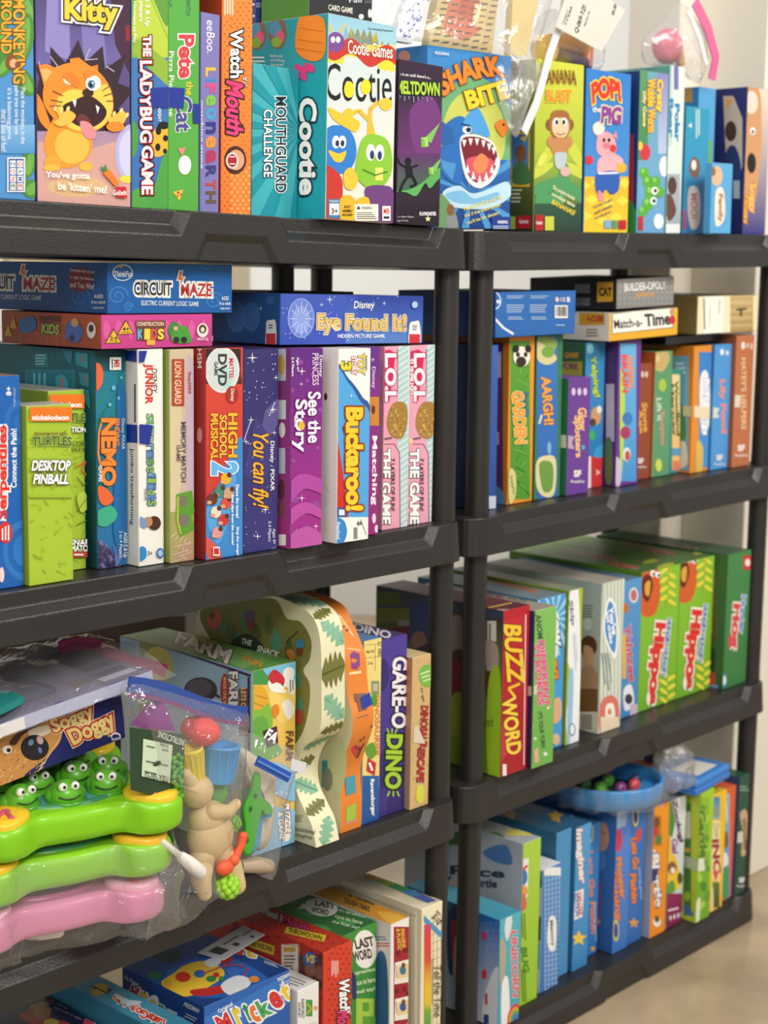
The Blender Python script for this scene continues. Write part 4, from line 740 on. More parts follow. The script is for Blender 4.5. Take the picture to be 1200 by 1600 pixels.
f.R(228, 531, 241, 539, '#e0b040').B([(262, 512), (272, 502), (280, 512), (276, 524), (264, 524)], '#3f8a3a').B([(268, 520), (286, 508), (298, 528), (292, 536), (268, 534)], '#4a9a3e').E(274, 531, 5, 5, '#2a2a2a').E(286, 531, 5, 5, '#2a2a2a').R(270, 510, 276, 516, '#e0b090').E(315, 516, 9, 11, '#f2e6dc').E(315, 514, 6, 7, '#5a4038').E(315, 515, 3, 4, '#e8d8c8').T('HIGH IQ', 315, 530, 17, 5, '#f6e8ee', 0, .02); b.done()

b = Box('blue flat game box with a lightning bolt in its lettering, topmost of the lying boxes', 'L', 2, .2765, .03, .191, .0585, .25, ['#1f63ac', '#1a5496', '#1a4f8c', '#184a84'], dz=.3016)
def circuit(f, x, y, w, sk, c0):
    f.T('CIRCUIT', x - w * .27, y - w * .27 * sk, w * .46, 21, '#26262c', 0, .03, ('#f2f2ee', .13), sk=sk, title=True).T('MAZE', x + w * .26, y + w * .26 * sk, w * .38, 20, '#b8322a', 0, .03, ('#f2f2ee', .13), sk=sk, title=True)
    f.P([(x + 6, y - 30), (x + 13, y - 30), (x + 11, y - 20), (x + 17, y - 20), (x + 6, y + 2), (x + 8, y - 13), (x + 2, y - 13)], '#f2f2ee').P([(x + 7.5, y - 28), (x + 11.5, y - 28), (x + 9.5, y - 18.5), (x + 14, y - 18.5), (x + 7, y - 3), (x + 9, y - 14.5), (x + 4, y - 14.5)], '#dc7a34')
    f.T('ELECTRIC CURRENT LOGIC GAME', x - 8, y + 22, w * .70, 7.5, '#dfe9f4', 0, .02, sk=sk)
def swirl(f, x, y, r, c):
    f.L([(x + r * k / 30 * cos(k * .42), y + r * k / 30 * sin(k * .42)) for k in range(4, 31)], 2.2, c)
l = b.left(); l.A('#1c5aa2', '#1b5598')
for q in ((125, 464, 16), (8, 420, 14), (118, 408, 12)): swirl(l, *q, '#2e74bc')
circuit(l, 28, 442, 130, .03, 0)
l.star(126, 437, 20, '#8e2a3a', 16, .9)
for k, t in enumerate(('Complete the Circuit', 'to Light the Beacons', 'and You Win!')): l.T(t, 129, 424 + k * 11, 38, 6 if k < 2 else 9, '#f2e2e0', 0, .02, sk=.1)
for k, t in enumerate(('AGES', '8 to adult', 'single player')): l.T(t, 155, 463 + k * 9, (14, 22, 19)[k], 6 - k, '#e6eef6', 0, .02)
f = b.front(); f.A('#2068b4', '#1c5ea6')
for q in ((184, 462, 16), (334, 470, 15), (322, 414, 10), (200, 480, 8)): swirl(f, *q, '#3a80c6')
circuit(f, 273, 456 - 4, 128, .02, 0)
f.E(191, 426, 16, 13, '#e6eef6').E(191, 426, 14.5, 11.5, '#2068b4').T('ThinkFun', 192, 428, 30, 9, '#f2f6fa', 0, .03, it=.1).E(188, 416, 3, 3, '#c8a070')
for k, t in enumerate(('AGES', '8 to adult', 'single player')): f.T(t, 351, 466 + k * 8, (11, 17, 16)[k], 6 - k, '#e6eef6', 0, .02)
b.done()

b = Box('blue flat game box with gold outlined lettering, lying on the pink striped boxes', 'L', 2, .549, .03, .2755, .0655, .13, ['#3f58b8', '#2f5a9a', '#34508e', '#2a4a86'], dz=.2602, roll=-.6)
l = b.left(); l.A('#2a5a9c', '#244e8a').E(370, 495, 15, 24, '#4a78b8').E(370, 495, 13, 22, '#3f6cae').E(393, 495, 13, 22, '#4a78b8').E(393, 495, 11, 20, '#3a68a8').E(423, 469, 6, 7, '#3f6cb4').B([(416, 514), (417, 502), (424, 500), (431, 503), (431, 540), (416, 540)], '#e4e8ee').R(416, 521, 431, 540, '#c83a44').lines(424, 510, 8, 8, 2, '#444'); l.star(350, 480, 4, '#cfdcf4', 4, .2).star(408, 482, 4, '#cfdcf4', 4, .2)
f = b.front(); f.A('#3a4fb4', '#5b86d0').R(436, 455, 540, 545, '#4560c2', '#3a52b6').R(560, 458, 662, 510, '#2c3f9e', '#4468c0')
rnd = random.Random(12)
for k in range(46): f.n -= 1 if k else 0; f.E(rnd.uniform(440, 655), rnd.uniform(462, 534), .8, .8, '#dfe6fa', 0, 6)
f.star(515, 468, 6, '#f4f6ff', 4, .15).star(502, 476, 4, '#f4f6ff', 4, .15).star(600, 474, 4, '#f4f6ff', 4, .15)
f.E(470, 497, 21, 31, '#9fb4ec').E(470, 497, 19.5, 29.5, '#6f86d8').E(470, 500, 14, 22, '#8ea4e6')
for k in range(12): a = k * pi / 6; f.L([(470 + 6 * cos(a), 498 + 8 * sin(a)), (470 + 18 * cos(a), 498 + 27 * sin(a))], 1.2, '#c9d6fa')
f.T('Disney', 568, 478, 32, 15, '#f4f6fc', 0, .02, it=.1, title=True).T('Eye Found It!', 564, 507, 138, 31, '#e9c87a', 1, .03, ('#7a5a24', .03), title=True, o2=('#f4ecd8', .07)).T('HIDDEN PICTURE GAME', 563, 525, 73, 6, '#eef2fa', 0, .03)
f.E(647, 476, 6, 7, '#3058b0').E(647, 476, 4.5, 5, '#b8cdf0').B([(638, 512), (640, 504), (647, 502), (654, 504), (655, 538), (638, 538)], '#f2f2f2').R(638, 522, 655, 540, '#d03440').lines(647, 512, 8, 9, 3, '#333'); b.done()
b = Box('dark grey flat box lying behind the blue box with gold lettering', 'L', 2, .66, .17, .17, .066, .15, ['#2d2f36', '#26282e', '#33363e'], dz=.2605); f = b.front(); f.lines(640, 463, 30, 4, 1, '#888'); b.done()

# ================================================================ farther unit, second shelf
b = Box('navy box half hidden behind the post, beside the orange panda box', 'R', 2, .072, .045, .038, .252, .2, ['#3a5aa8', '#202a5a', '#2a3668']); f = b.front(); f.A('#3f66b8', '#2a4a96').R(764, 775, 775, 795, '#c9cfe6'); b.done()
def simply(f, x, y, s=1.0, nm=True):
    f.T('SF', x, y, 13 * s, 12 * s, '#f4f0ea', 0, .06)
    if nm: f.T('SimplyFun', x, y + 14 * s, 24 * s, 6 * s, '#f0ece6', 0, .03)
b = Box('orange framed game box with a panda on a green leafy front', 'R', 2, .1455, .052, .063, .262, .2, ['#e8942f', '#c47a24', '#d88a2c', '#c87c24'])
l = b.left(); l.R(772, 535, 786, 780, '#6a3a6a', '#5a2f5c').R(774, 550, 783, 590, '#c8c0cc').R(773, 675, 780, 695, '#b8a8c0').B([(774, 760), (786, 770), (788, 790), (774, 792)], '#5a8ab8')
f = b.front(); f.R(797, 533, 828, 780, '#5fa03a', '#4f9430')
for k in range(26): f.L([(798 + (k * 11) % 28, 540 + k * 9), (806 + (k * 7) % 22, 548 + k * 9)], 1.5, ('#7ab84a', '#4a8a2c')[k % 2])
f.E(814, 557, 13, 16, '#f2efe6').E(805, 545, 5, 6, '#2a2420').E(824, 545, 5, 6, '#2a2420').E(813, 565, 8, 8, '#3a2a24').E(808, 554, 3, 4, '#2a2420').E(820, 554, 3, 4, '#2a2420').T('GARDEN', 810, 652, 82, 19, '#f09a2c', 86, .06, ('#f6e8b0', .04), title=True).T('Panda', 822, 632, 40, 7, '#3f7a9a', 86, .04).B([(794, 735), (804, 740), (804, 775), (794, 785)], '#d8d08a').T('SimplyFun', 799, 757, 30, 6, '#5a6a3a', 80, .02); b.done()
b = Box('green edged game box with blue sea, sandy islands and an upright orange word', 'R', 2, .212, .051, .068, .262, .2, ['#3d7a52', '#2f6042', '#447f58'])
f = b.front(); f.R(839, 526, 871, 780, '#3a7ac4', '#3468b4').B([(839, 530), (852, 526), (868, 530), (868, 545), (850, 560), (840, 552)], '#8fae5a').B([(838, 534), (856, 544), (870, 560), (856, 570), (840, 562)], '#d8cf9a').E(856, 550, 10, 9, '#7aa84a').E(858, 700, 3, 10, '#7fb4e0')
f.B([(838, 722), (852, 712), (868, 718), (866, 770), (850, 776), (838, 760)], '#e0d6a0').B([(842, 726), (856, 720), (864, 730), (862, 764), (848, 766)], '#6f9a44').T('AARGH!', 855, 626, 76, 16, '#f0a84a', 86, .05, ('#7a3a1a', .03), title=True).T('SimplyFun', 840, 750, 30, 5, '#cfe0c8', 82, .02).L([(846, 648), (842, 662)], 3, '#e8e0b0'); b.done()
b = Box('short violet game box with pale orange lettering, strip of clear tape on its side', 'R', 2, .2855, .042, .060, .191, .2, ['#6b3f96', '#2f6a4a', '#7a4aa6', '#5a3480'])
f = b.front(); f.T('Glow', 910, 655, 36, 14, '#f2c07a', 88, .05, title=True).T('Spotters', 902, 682, 66, 13, '#f2c07a', 88, .05, title=True)
for k in range(3): f.E(896 + k * 9, 612, 3, 6, '#d8c8ea')
f.E(911, 699, 3, 4, '#5aa0d8'); simply(f, 902, 740, .9)
l = b.left(); b.strip(l, [(872, 679), (885, 680), (885, 700), (872, 699)], '#d9d2bc', 'pale clear tape'); f.n += 2; b.strip(f, [(884, 680), (897, 682), (893, 692), (897, 702), (884, 700)], '#b9a4c0'); b.done()
b = Box('blue game box with a lime upright word and red foot, behind the violet box', 'R', 2, .366, .069, .055, .2445, .2, ['#2f80c0', '#2a5a46', '#3a6a80', '#245a8a'])
l = b.left(); l.A('#3a6a4a', '#2f5a40').R(872, 565, 910, 592, '#b8b44a').T('GAME', 893, 555, 22, 9, '#e0a83a', 2, .04).T('WORK', 888, 572, 34, 11, '#8a3a6a', 3, .05)
f = b.front(); f.A('#3a90cc', '#2a74b4').T('Yelping!', 929, 588, 66, 12, '#b8d84a', 84, .05, ('#2a5a3a', .05), title=True).E(922, 545, 5, 8, '#8ad0e8').E(931, 650, 8, 14, '#c89a70').E(926, 660, 5, 6, '#5a3a2a').E(936, 640, 4, 6, '#e8e0d0').E(925, 680, 5, 8, '#3fae5a').R(905, 713, 945, 770, '#c8323a').R(904, 713, 923, 770, '#e8e4dc').T('3+', 934, 738, 6, 8, '#fff').B([(930, 700), (944, 694), (944, 712), (928, 714)], '#3a9ad0'); b.done()
b = Box('purple edged game box with stacked blue, red and lime shapes on a light blue front', 'R', 2, .4255, .045, .066, .247, .2, ['#6a3a92', '#4f2c70', '#5d3484', '#5a3280'])
l = b.left(); l.R(949, 545, 958, 590, '#4a3a6a').R(947, 600, 960, 690, '#b8b0c0').B([(946, 690), (956, 690), (956, 750), (946, 750)], '#5a7a4a')
f = b.front(); f.R(969, 537, 994, 752, '#6ab4e4', '#4a98d4').B([(969, 580), (976, 620), (974, 700), (969, 750)], '#b8d84a').T('ANIMAL', 985, 582, 56, 9, '#f08a3a', 88, .06, title=True).T('BRAIN', 976, 584, 60, 9, '#e8503a', 88, .06, title=True).E(980, 654, 8, 10, '#3f78c4').E(977, 676, 8, 10, '#a83a6a').E(979, 710, 6, 11, '#e0e6ee').E(980, 712, 4, 8, '#c8503a').B([(962, 715), (970, 725), (969, 755), (962, 758)], '#cfc0d8'); b.done()
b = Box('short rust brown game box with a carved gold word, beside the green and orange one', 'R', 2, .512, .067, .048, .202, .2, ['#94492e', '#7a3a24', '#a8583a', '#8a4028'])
f = b.front()
for k in range(3): f.E(998 + k * 6, 585, 2.4, 5, '#e0c8b4')
f.T('Stone', 1008, 652, 46, 9, '#e0a84a', 86, .05, title=True).T('Age', 1000, 658, 40, 8, '#e0a84a', 86, .05, title=True); simply(f, 1001, 720, .7); b.done()
b = Box('green slim game box with orange side and pale upright lettering', 'R', 2, .566, .066, .054, .221, .2, ['#5f9a6e', '#c0622f', '#6aa878', '#4a8058'])
f = b.front(); f.B([(1020, 552), (1040, 548), (1046, 560), (1036, 580), (1022, 575)], '#c8b070').E(1035, 602, 6, 10, '#a8c84a').T('Lift it', 1030, 640, 36, 8, '#cfe0d0', 88, .03, title=True).T('Tropics', 1034, 668, 56, 9, '#d88a90', 88, .05, title=True).E(1029, 727, 5, 10, '#d0dc5a').E(1026, 560, 5, 6, '#e0c88a'); b.done()
b = Box('short teal and cream slim game box with dark upright lettering', 'R', 2, .622, .068, .036, .187, .2, ['#3a8a80', '#2f6a62', '#4a9a90'])
f = b.front(); f.R(1050, 585, 1062, 735, '#e6d39a', '#f0b86a').T('Woodland', 1058, 638, 86, 6, '#4a5a34', 88, .06, title=True).T('Heroes', 1052, 640, 80, 5, '#4a5a34', 88, .05).R(1050, 700, 1063, 712, '#5a9ac0').R(1051, 720, 1061, 735, '#e87a5a'); b.done()
b = Box('orange framed game box with a blue and white front, patched with clear tape', 'R', 2, .6595, .047, .0585, .228, .2, ['#e08f34', '#d0802a', '#d8882e', '#b86e24'])
l = b.left(); l.R(1051, 556, 1076, 735, '#7ab0c8', '#6aa0c0').B([(1051, 640), (1066, 630), (1072, 680), (1060, 700), (1051, 690)], '#4f8a3a').B([(1051, 700), (1070, 690), (1074, 725), (1056, 730)], '#d8d0c0').lines(1064, 575, 16, 20, 3, '#e8f0f4')
f = b.front(); f.R(1092, 550, 1112, 730, '#3a80c8', '#4a94d8').B([(1094, 590), (1106, 584), (1110, 650), (1100, 680), (1094, 660)], '#e8eef2').T('Busy', 1104, 610, 36, 11, '#fff', 86, .05, ('#3a6aa8', .04), title=True).T('Bugs', 1100, 660, 40, 11, '#fff', 86, .05, ('#3a6aa8', .04), title=True).B([(1088, 690), (1098, 700), (1096, 738), (1088, 740)], '#d8b85a')
b.strip(f, [(1084, 634), (1112, 637), (1112, 655), (1084, 652)], '#ead9b8', 'pale clear tape'); l.n += 30; b.strip(l, [(1068, 634), (1086, 634), (1086, 652), (1068, 650)], '#c9bf9a'); b.done()
b = Box('plain light blue game box with coral upright lettering', 'R', 2, .7195, .042, .0575, .228, .2, ['#4f98d8', '#3a78b4', '#5aa2de', '#3f84c0'])
f = b.front(); f.T('Lily Pond', 1129, 635, 84, 11, '#ee8a6a', 88, .05, title=True).E(1128, 550, 3, 5, '#e6eef6').lines(1136, 552, 8, 10, 1, '#cfe0f0', 90); simply(f, 1124, 715, .75)
b.strip(f, [(1113, 636), (1124, 638), (1120, 646), (1124, 652), (1113, 654)], '#d3d8cf', 'torn clear tape'); b.done()
b = Box('plain terracotta game box with cream upright lettering, beside the far post', 'R', 2, .7775, .033, .0625, .243, .2, ['#bb7048', '#94553a', '#c47c54', '#a86240'])
f = b.front(); f.T("HATEY'S HELPERS", 1162, 615, 112, 8, '#e6c79a', 90, .03, title=True).E(1161, 540, 3, 6, '#f4e8dc').lines(1171, 541, 10, 12, 2, '#e6cfc0', 90); simply(f, 1158, 700, .85)
b.strip(f, [(1143, 616), (1158, 618), (1155, 637), (1143, 636)], '#e0d0bc', 'pale clear tape'); b.done()
# lying on top of them
b = Box('blue flat game box with a barcode, lying on the panda and island boxes', 'R', 2, .083, .032, .199, .068, .2, ['#2f6bb8', '#24508c', '#3a74bc', '#245a9c'], dz=.2635)
f = b.front(); f.A('#3270bc', '#2c66b0').E(772, 470, 11, 14, '#e8eef4').E(772, 470, 9.5, 12, '#3270bc').T('ble', 774, 470, 14, 8, '#fff', 0, .03).L([(768, 490), (775, 500), (786, 512), (802, 522)], 3.5, '#e8eef4')
for x in (806, 842): f.lines(x, 464, 28, 6, 2, '#a9c4e6').lines(x, 482, 30, 14, 4, '#a9c4e6').lines(x, 497, 26, 6, 2, '#a9c4e6')
f.R(866, 477, 886, 497, '#f2f2ee')
for k in range(8): f.R(868 + k * 2.1, 479, 869 + k * 2.1 + (k % 3) * .3, 494, '#222')
f.E(869, 468, 3, 4, '#e8c8c8').T('CE', 878, 468, 8, 6, '#e8eef4', 0, .03).R(884, 464, 889, 472, '#cfdcee').lines(876, 508, 18, 4, 1, '#a9c4e6'); b.done()
b = Box('white flat game box with yellow framed picture title, under the black tractor box', 'R', 2, .374, .03, .2, .046, .2, ['#edb42f', '#e6e2d6', '#d8d4c8', '#d8a42c'], dz=.2475, roll=1.3)
l = b.left(); l.A('#ece8dc', '#e2ded2').R(905, 489, 945, 508, '#d8a83a').T('4-CUBE', 930, 498, 26, 10, '#c8342c', 0, .06).lines(926, 520, 20, 14, 3, '#777')
f = b.front(); f.A('#edb838', '#e6ac2c').P([(956, 490), (1052, 478), (1052, 512), (956, 522)], '#222').P([(957, 491), (1051, 479), (1051, 511), (957, 521)], '#f3f0e8').T('Match-a-', 981, 505, 44, 14, '#222', -5, .03, title=True).T('Time', 1027, 499, 40, 20, '#222', -5, .05, title=True).E(1050, 488, 4, 6, '#c89a70').E(1050, 500, 5, 7, '#c8323a'); b.done()
b = Box('black and grey flat game box with a yellow square badge, on the yellow framed box', 'R', 2, .3905, .03, .168, .049, .18, ['#8f8f8d', '#26262a', '#2f2f33', '#3a3a3e'], dz=.2995, roll=1.3)
l = b.left(); l.R(898, 444, 922, 458, '#8a8a8a').R(896, 465, 922, 478, '#77777a')
f = b.front(); f.P([(926, 430), (963, 434), (963, 486), (926, 486)], '#222226').A('#9a9a98', '#858583')
for k in range(60): f.n -= 1 if k else 0; x = 968 + (k % 12) * 7.2; y = 440 + (k // 12) * 9; f.L([(x, y), (x + 3, y - 3)], 1, '#b4b4b2')
f.T('BUILDER-OPOLY', 1008, 447, 66, 14, '#e6e6e4', -3, .06, ('#333', .05), title=True).T('JUNIOR', 1008, 461, 30, 8, '#d8a04a', -3, .05)
l.P([(933, 441), (958, 440), (958, 471), (933, 472)], '#e8b23a').T('CAT', 946, 456, 20, 14, '#222', 0, .06, title=True); b.done()
b = Box('black plastic wrapped flat box lying under the wooden puzzles', 'R', 2, .585, .06, .18, .014, .2, ['#1c1c20', '#17171a', '#26262b'], dz=.2320, roll=.6, cat='flat box', mat=GLOSS); b.done()
b = Box('tan wooden puzzle box with a paper label taped round it, beside the far post', 'R', 2, .634, .03, .2, .066, .2, ['#c9ad77', '#7a683e', '#6a5f42', '#b89a62'], dz=.2505, cat='puzzle box', name='wooden_puzzle_box')
f = b.front(); f.A('#cdb27e', '#b6985f')
for k in range(9): f.L([(1060, 470 + k * 6), (1184, 466 + k * 6)], 1.1, ('#a5854c', '#dcc592')[k % 2])
f.R(1060, 466, 1090, 520, '#9a8450').L([(1150, 484), (1166, 482)], 3, '#4a3a24').L([(1158, 482), (1157, 494)], 3, '#4a3a24').R(1176, 462, 1184, 516, '#f0e2b0')
lb = b.part('paper_label', 'white paper label taped around the wooden box', TAPE); f.into = lb; f.n += 6; f.P([(1082, 462), (1140, 461), (1140, 521), (1086, 522)], '#f2e6c4').P([(1100, 462), (1130, 462), (1128, 522), (1098, 522)], '#f7f4ea').L([(1099, 466), (1100, 515)], 2, '#555').L([(1124, 468), (1122, 490)], 1.2, '#777').L([(1108, 480), (1108, 510)], 1, '#aaa'); f.into = None; b.done()

# ================================================================ nearer unit, third shelf (boxes)
b = Box('farm game box with a rooster and golden sand swirls, behind the zip bags', 'L', 3, .512, .044, .079, .2545, .28, ['#f0c95a', '#a9c7dc', '#5a8a4a', '#8ab04a'])
l = b.left(); l.A('#9cc0e0', '#c9d4c8').R(218, 985, 250, 1240, '#8a9a62', '#a8a87a').E(246, 1040, 24, 30, '#d8d06a').L([(222, 998), (392, 1056)], 4, '#3a2a5a').L([(389, 1058), (389, 1220)], 4, '#3a2a5a').E(314, 1078, 26, 20, '#3a3344').E(312, 1075, 20, 14, '#5a5468').L([(330, 1080), (344, 1090)], 4, '#3a3344')
l.R(374, 1075, 388, 1150, '#7a4a2a').T('LETS ON THE', 381, 1105, 60, 8, '#f0e0b0', 90, .03).T('FARM', 365, 1082, 66, 15, '#fff', 90, .05, ('#4a2440', .06), title=True).E(352, 1078, 7, 26, '#b03038').T('MADE ONLY', 352, 1078, 40, 5, '#f0e0a0', 90)
f = b.front(); f.A('#f2d264', '#edc05a').R(390, 1045, 440, 1070, '#4a9a50').B([(412, 1040), (465, 1028), (465, 1060), (450, 1075), (425, 1062)], '#7ac4ea').B([(393, 1075), (416, 1090), (426, 1130), (412, 1160), (393, 1170)], '#8ac04a').B([(393, 1130), (414, 1120), (424, 1150), (440, 1175), (412, 1190), (393, 1180)], '#6ab04a').B([(420, 1080), (450, 1090), (464, 1070), (464, 1100), (444, 1130), (430, 1120)], '#f6d878')
f.B([(442, 1050), (452, 1042), (460, 1050), (452, 1072), (444, 1074)], '#f4f2ea').B([(440, 1100), (452, 1094), (460, 1110), (450, 1124)], '#f4f2ea')
f.P([(396, 1072), (408, 1070), (416, 1078), (420, 1096), (408, 1108), (396, 1110)], '#e8b03a').L([(398, 1086), (418, 1092)], 1.4, '#b8782a').L([(396, 1098), (412, 1104)], 1.4, '#b8782a')
f.B([(418, 1066), (430, 1058), (444, 1072), (446, 1082), (432, 1082), (422, 1078)], '#f6f4ee').B([(419, 1056), (428, 1046), (438, 1052), (444, 1060), (442, 1070), (432, 1066), (424, 1068)], '#c8303c').P([(444, 1072), (450, 1075), (444, 1079)], '#e8a03a').E(441, 1070, 1.4, 1.6, '#222').E(455, 1072, 6, 14, '#f4f2ea').lines(455, 1072, 20, 8, 2, '#666', 90)
f.B([(424, 1106), (432, 1100), (436, 1112), (428, 1122)], '#ea8a34').P([(410, 1142), (432, 1134), (434, 1162), (416, 1168)], '#4a2440').T('FA', 424, 1150, 20, 18, '#fff', 30, .06, title=True).T('FARM', 452, 1165, 46, 12, '#7a4a2a', 90, .05).B([(400, 1200), (430, 1190), (462, 1210), (462, 1250), (430, 1240)], '#8ac4ea').B([(393, 1250), (430, 1260), (462, 1270), (462, 1330), (393, 1345)], '#8fc6ea').B([(440, 1285), (450, 1280), (452, 1310), (440, 1312)], '#f4f2ea')
f.T('PUZZLE', 448, 1278, 46, 9, '#fff', 86, .06, ('#7a3a24', .08), title=True).T('& GAME', 438, 1290, 44, 8, '#fff', 86, .06, ('#7a3a24', .08), title=True)
t = b.top(); t.A('#5f9a4e').P([(240, 985), (300, 985), (420, 1030), (380, 1045)], '#7aa85a').T('FARM', 318, 1010, 90, 24, '#e8e0d0', 22, .05, ('#5a2a3a', .05)).B([(300, 990), (330, 985), (350, 1002), (320, 1006)], '#c8b060').T('FUN', 395, 1034, 30, 10, '#d8903a', 20, .05); b.done()

class Wavy(Box):
    "a box whose front is a wavy tree outline"
    def __init__(s, label, u, v, w, prof, back, col, side, **k):
        s.prof = prof; s.w, s.h, s.d = w, max(p[1] for p in prof), max(p[0] for p in back) - v
        s.M = place('L', 3, u, v); s.label, s.cat, s.name, s.mat, s.group = label, 'board game', 'tree_shaped_game_box', CARD, 'tree shaped game boxes on the third shelf'
        s.body = MB(); s.title = []; s.kids = []
        pts = [Vector((p[0] - v, p[1])) for p in prof]; fine = []
        for i in range(len(pts) - 1):
            a, b_, c, d = pts[max(i - 1, 0)], pts[i], pts[i + 1], pts[min(i + 2, len(pts) - 1)]
            for j in range(6):
                t = j / 6; fine.append(.5 * ((2 * b_) + (c - a) * t + (2 * a - 5 * b_ + 4 * c - d) * t * t + (3 * b_ - a - 3 * c + d) * t ** 3))
        fine.append(pts[-1]); s.fine = fine
        loop = fine + [Vector((p[0] - v, p[1])) for p in back]
        n = len(loop); L0 = [(0, p.x, p.y) for p in loop]; L1 = [(w, p.x, p.y) for p in loop]
        s.body.add(L0 + L1, [[i, (i + 1) % n, n + (i + 1) % n, n + i] for i in range(n)], col); s.body.add(L0, [list(range(n))[::-1]], side); s.body.add(L1, [list(range(n))], side)
    def at(s, k, x, off):
        "point on the strip: k along the front from the foot (0) to the crown (1), x across"
        k = max(0, min(.9999, k)) * (len(s.fine) - 1); i = int(k); a, b_ = s.fine[i], s.fine[i + 1]; p = a.lerp(b_, k - i); t = (b_ - a).normalized()
        return (x, p.x - t.y * off, p.y + t.x * off)
    def draw(s, k0, x0, poly, col, off=.0004, mb=None):
        Ltot = sum((s.fine[i + 1] - s.fine[i]).length for i in range(len(s.fine) - 1))
        cut = [(max(.0004, min(s.w - .0004, x0 + px)), k0 + pz / Ltot) for px, pz in poly]; v = [s.at(k, x, off) for x, k in cut]
        (mb or s.body).add(v, [list(range(len(v)))], col)
def oak(r, lobes=4):
    o = [(0, -r)]
    for i in range(lobes):
        y = -r * .75 + 1.5 * r * i / lobes; o += [(.25 * r, y), (.58 * r * (1.05 - abs(i - 1.5) * .15), y + .2 * r), (.28 * r, y + .33 * r)]
    return smooth_loop(o + [(0, r)] + [(-x, y) for x, y in o[1:][::-1]], 2)
def turn(poly, a, sx=1.0): return [((x * cos(a) - y * sin(a)) * sx, x * sin(a) + y * cos(a)) for x, y in poly]
pr = [(.007, .0), (.016, .029), (.033, .051), (.047, .073), (.049, .102), (.034, .134), (.008, .156), (0, .179), (0, .217), (.002, .279), (.012, .312), (.036, .327), (.084, .336)]
bk = [(.15, .337), (.215, .330), (.25, .30), (.262, .24), (.255, .18), (.23, .15), (.20, .12), (.19, .07), (.21, .03), (.225, 0)]
b = Wavy('cream tree shaped game box covered with oak leaves, in front of the orange one', .5965, .008 - .008, .0445, pr, bk, '#e9e5bf', '#e4e0ba')
for i, (k, x, a, c, r) in enumerate(((.05, .024, -.5, 0, .021), (.15, .020, -1.2, 1, .020), (.25, .018, .9, 0, .022), (.345, .014, -1.3, 1, .019), (.435, .022, -1.1, 0, .020), (.53, .027, -1.4, 1, .021), (.615, .024, .8, 0, .023), (.705, .022, -1.5, 1, .021), (.79, .026, .8, 0, .022), (.87, .020, -1.2, 1, .018), (.95, .024, .9, 0, .022))):
    b.draw(k, x, turn(oak(r * 1.15), a), ('#86b89a', '#77783c')[c], .0005); b.draw(k, x, turn([(-.0007, -r), (.0007, -r), (.0005, r), (-.0005, r)], a), ('#5f947a', '#565a2a')[c], .0009)
l = b.left()
l.B([(312, 960), (330, 948), (400, 936), (432, 938), (448, 966), (470, 972), (486, 1000), (484, 1030), (474, 1048), (484, 1070), (482, 1110), (470, 1150), (450, 1160), (400, 1100), (330, 1000)], '#7a7a36')
for q in ((345, 972, 10, 18, 20, '#4f8a66'), (362, 985, 9, 16, -20, '#5a6a34'), (384, 968, 9, 17, 30, '#4f8a66'), (400, 990, 9, 17, -10, '#55602c'), (372, 1005, 10, 16, 40, '#4f8a66'), (420, 975, 8, 16, 0, '#5a6a34'), (432, 1000, 9, 18, 25, '#4f9070'), (452, 1012, 7, 16, -15, '#55602c'), (466, 1060, 6, 14, 20, '#4f8a66'), (470, 1100, 6, 13, -20, '#4a8a66')): l.B([(q[0] + q[2] * x, q[1] + q[3] * y) for x, y in ((0, -1), (.6, -.4), (.9, .2), (.3, 1), (-.4, .9), (-.9, .1), (-.5, -.6))], q[5])
l.B([(326, 962), (340, 952), (348, 966), (340, 982), (328, 980)], '#c8643a').E(332, 962, 4, 6, '#7a2a20').E(390, 962, 8, 9, '#6a4a7a').E(392, 976, 6, 9, '#8a3a3a')
l.B([(362, 1004), (384, 990), (404, 1000), (420, 1018), (440, 1030), (420, 1034), (380, 1022)], '#26362c').T('THE', 386, 1003, 16, 9, '#f0efe2', 14, .03, title=True).T('SNACK', 420, 1018, 36, 10, '#f0efe2', 18, .04, title=True)
l.B([(448, 1018), (456, 1014), (462, 1024), (456, 1032)], '#c87a3a').B([(462, 1004), (472, 998), (476, 1010), (468, 1016)], '#3a8ab0').B([(464, 1014), (474, 1012), (472, 1024), (466, 1024)], '#7a3a2a').L([(448, 1004), (466, 986)], 2, '#4a3020').E(468, 1120, 6, 12, '#b0403a')
l.T('Educational', 474, 1296, 40, 7, '#7a7a6a', 12, .02).T('Insights', 474, 1306, 30, 7, '#7a7a6a', 12, .02).lines(468, 1278, 14, 12, 3, '#a9a98a'); b.done()
po = [(.022, 0), (.021, .04), (.024, .082), (.017, .11), (.003, .145), (.001, .174), (.010, .197), (.014, .22), (.018, .25), (.03, .272), (.044, .292), (.06, .312), (.094, .322)]
b = Wavy('orange tree shaped game box with printed snacks along its front, behind the cream one', .6585, .001, .0415, po, bk[1:], '#e8883a', '#d8d0a8')
b.draw(.09, .020, [(-.010, -.022), (.010, -.022), (.010, .022), (-.010, .022)], '#e88aa8'); b.draw(.10, .020, [(-.010, -.024), (.010, -.024), (.010, -.008), (-.010, -.008)], '#a8c44a', .0008); b.draw(.125, .020, [(-.010, -.006), (.010, -.006), (.010, .012), (-.010, .012)], '#4aa0b0', .0010)
b.draw(.30, .022, [(-.014, -.006), (.004, -.024), (.016, .02)], '#d84a52'); b.draw(.30, .022, [(.004, -.024), (.008, -.025), (.019, .02), (.016, .02)], '#4a4a2a', .0008)
for x, z in ((-.004, -.006), (.004, -.01), (.006, .004), (0, .002)): b.draw(.30, .022 + x, [(-.0012, z - .002), (.0012, z - .002), (.0012, z + .002), (-.0012, z + .002)], '#5a2a2a', .0010)
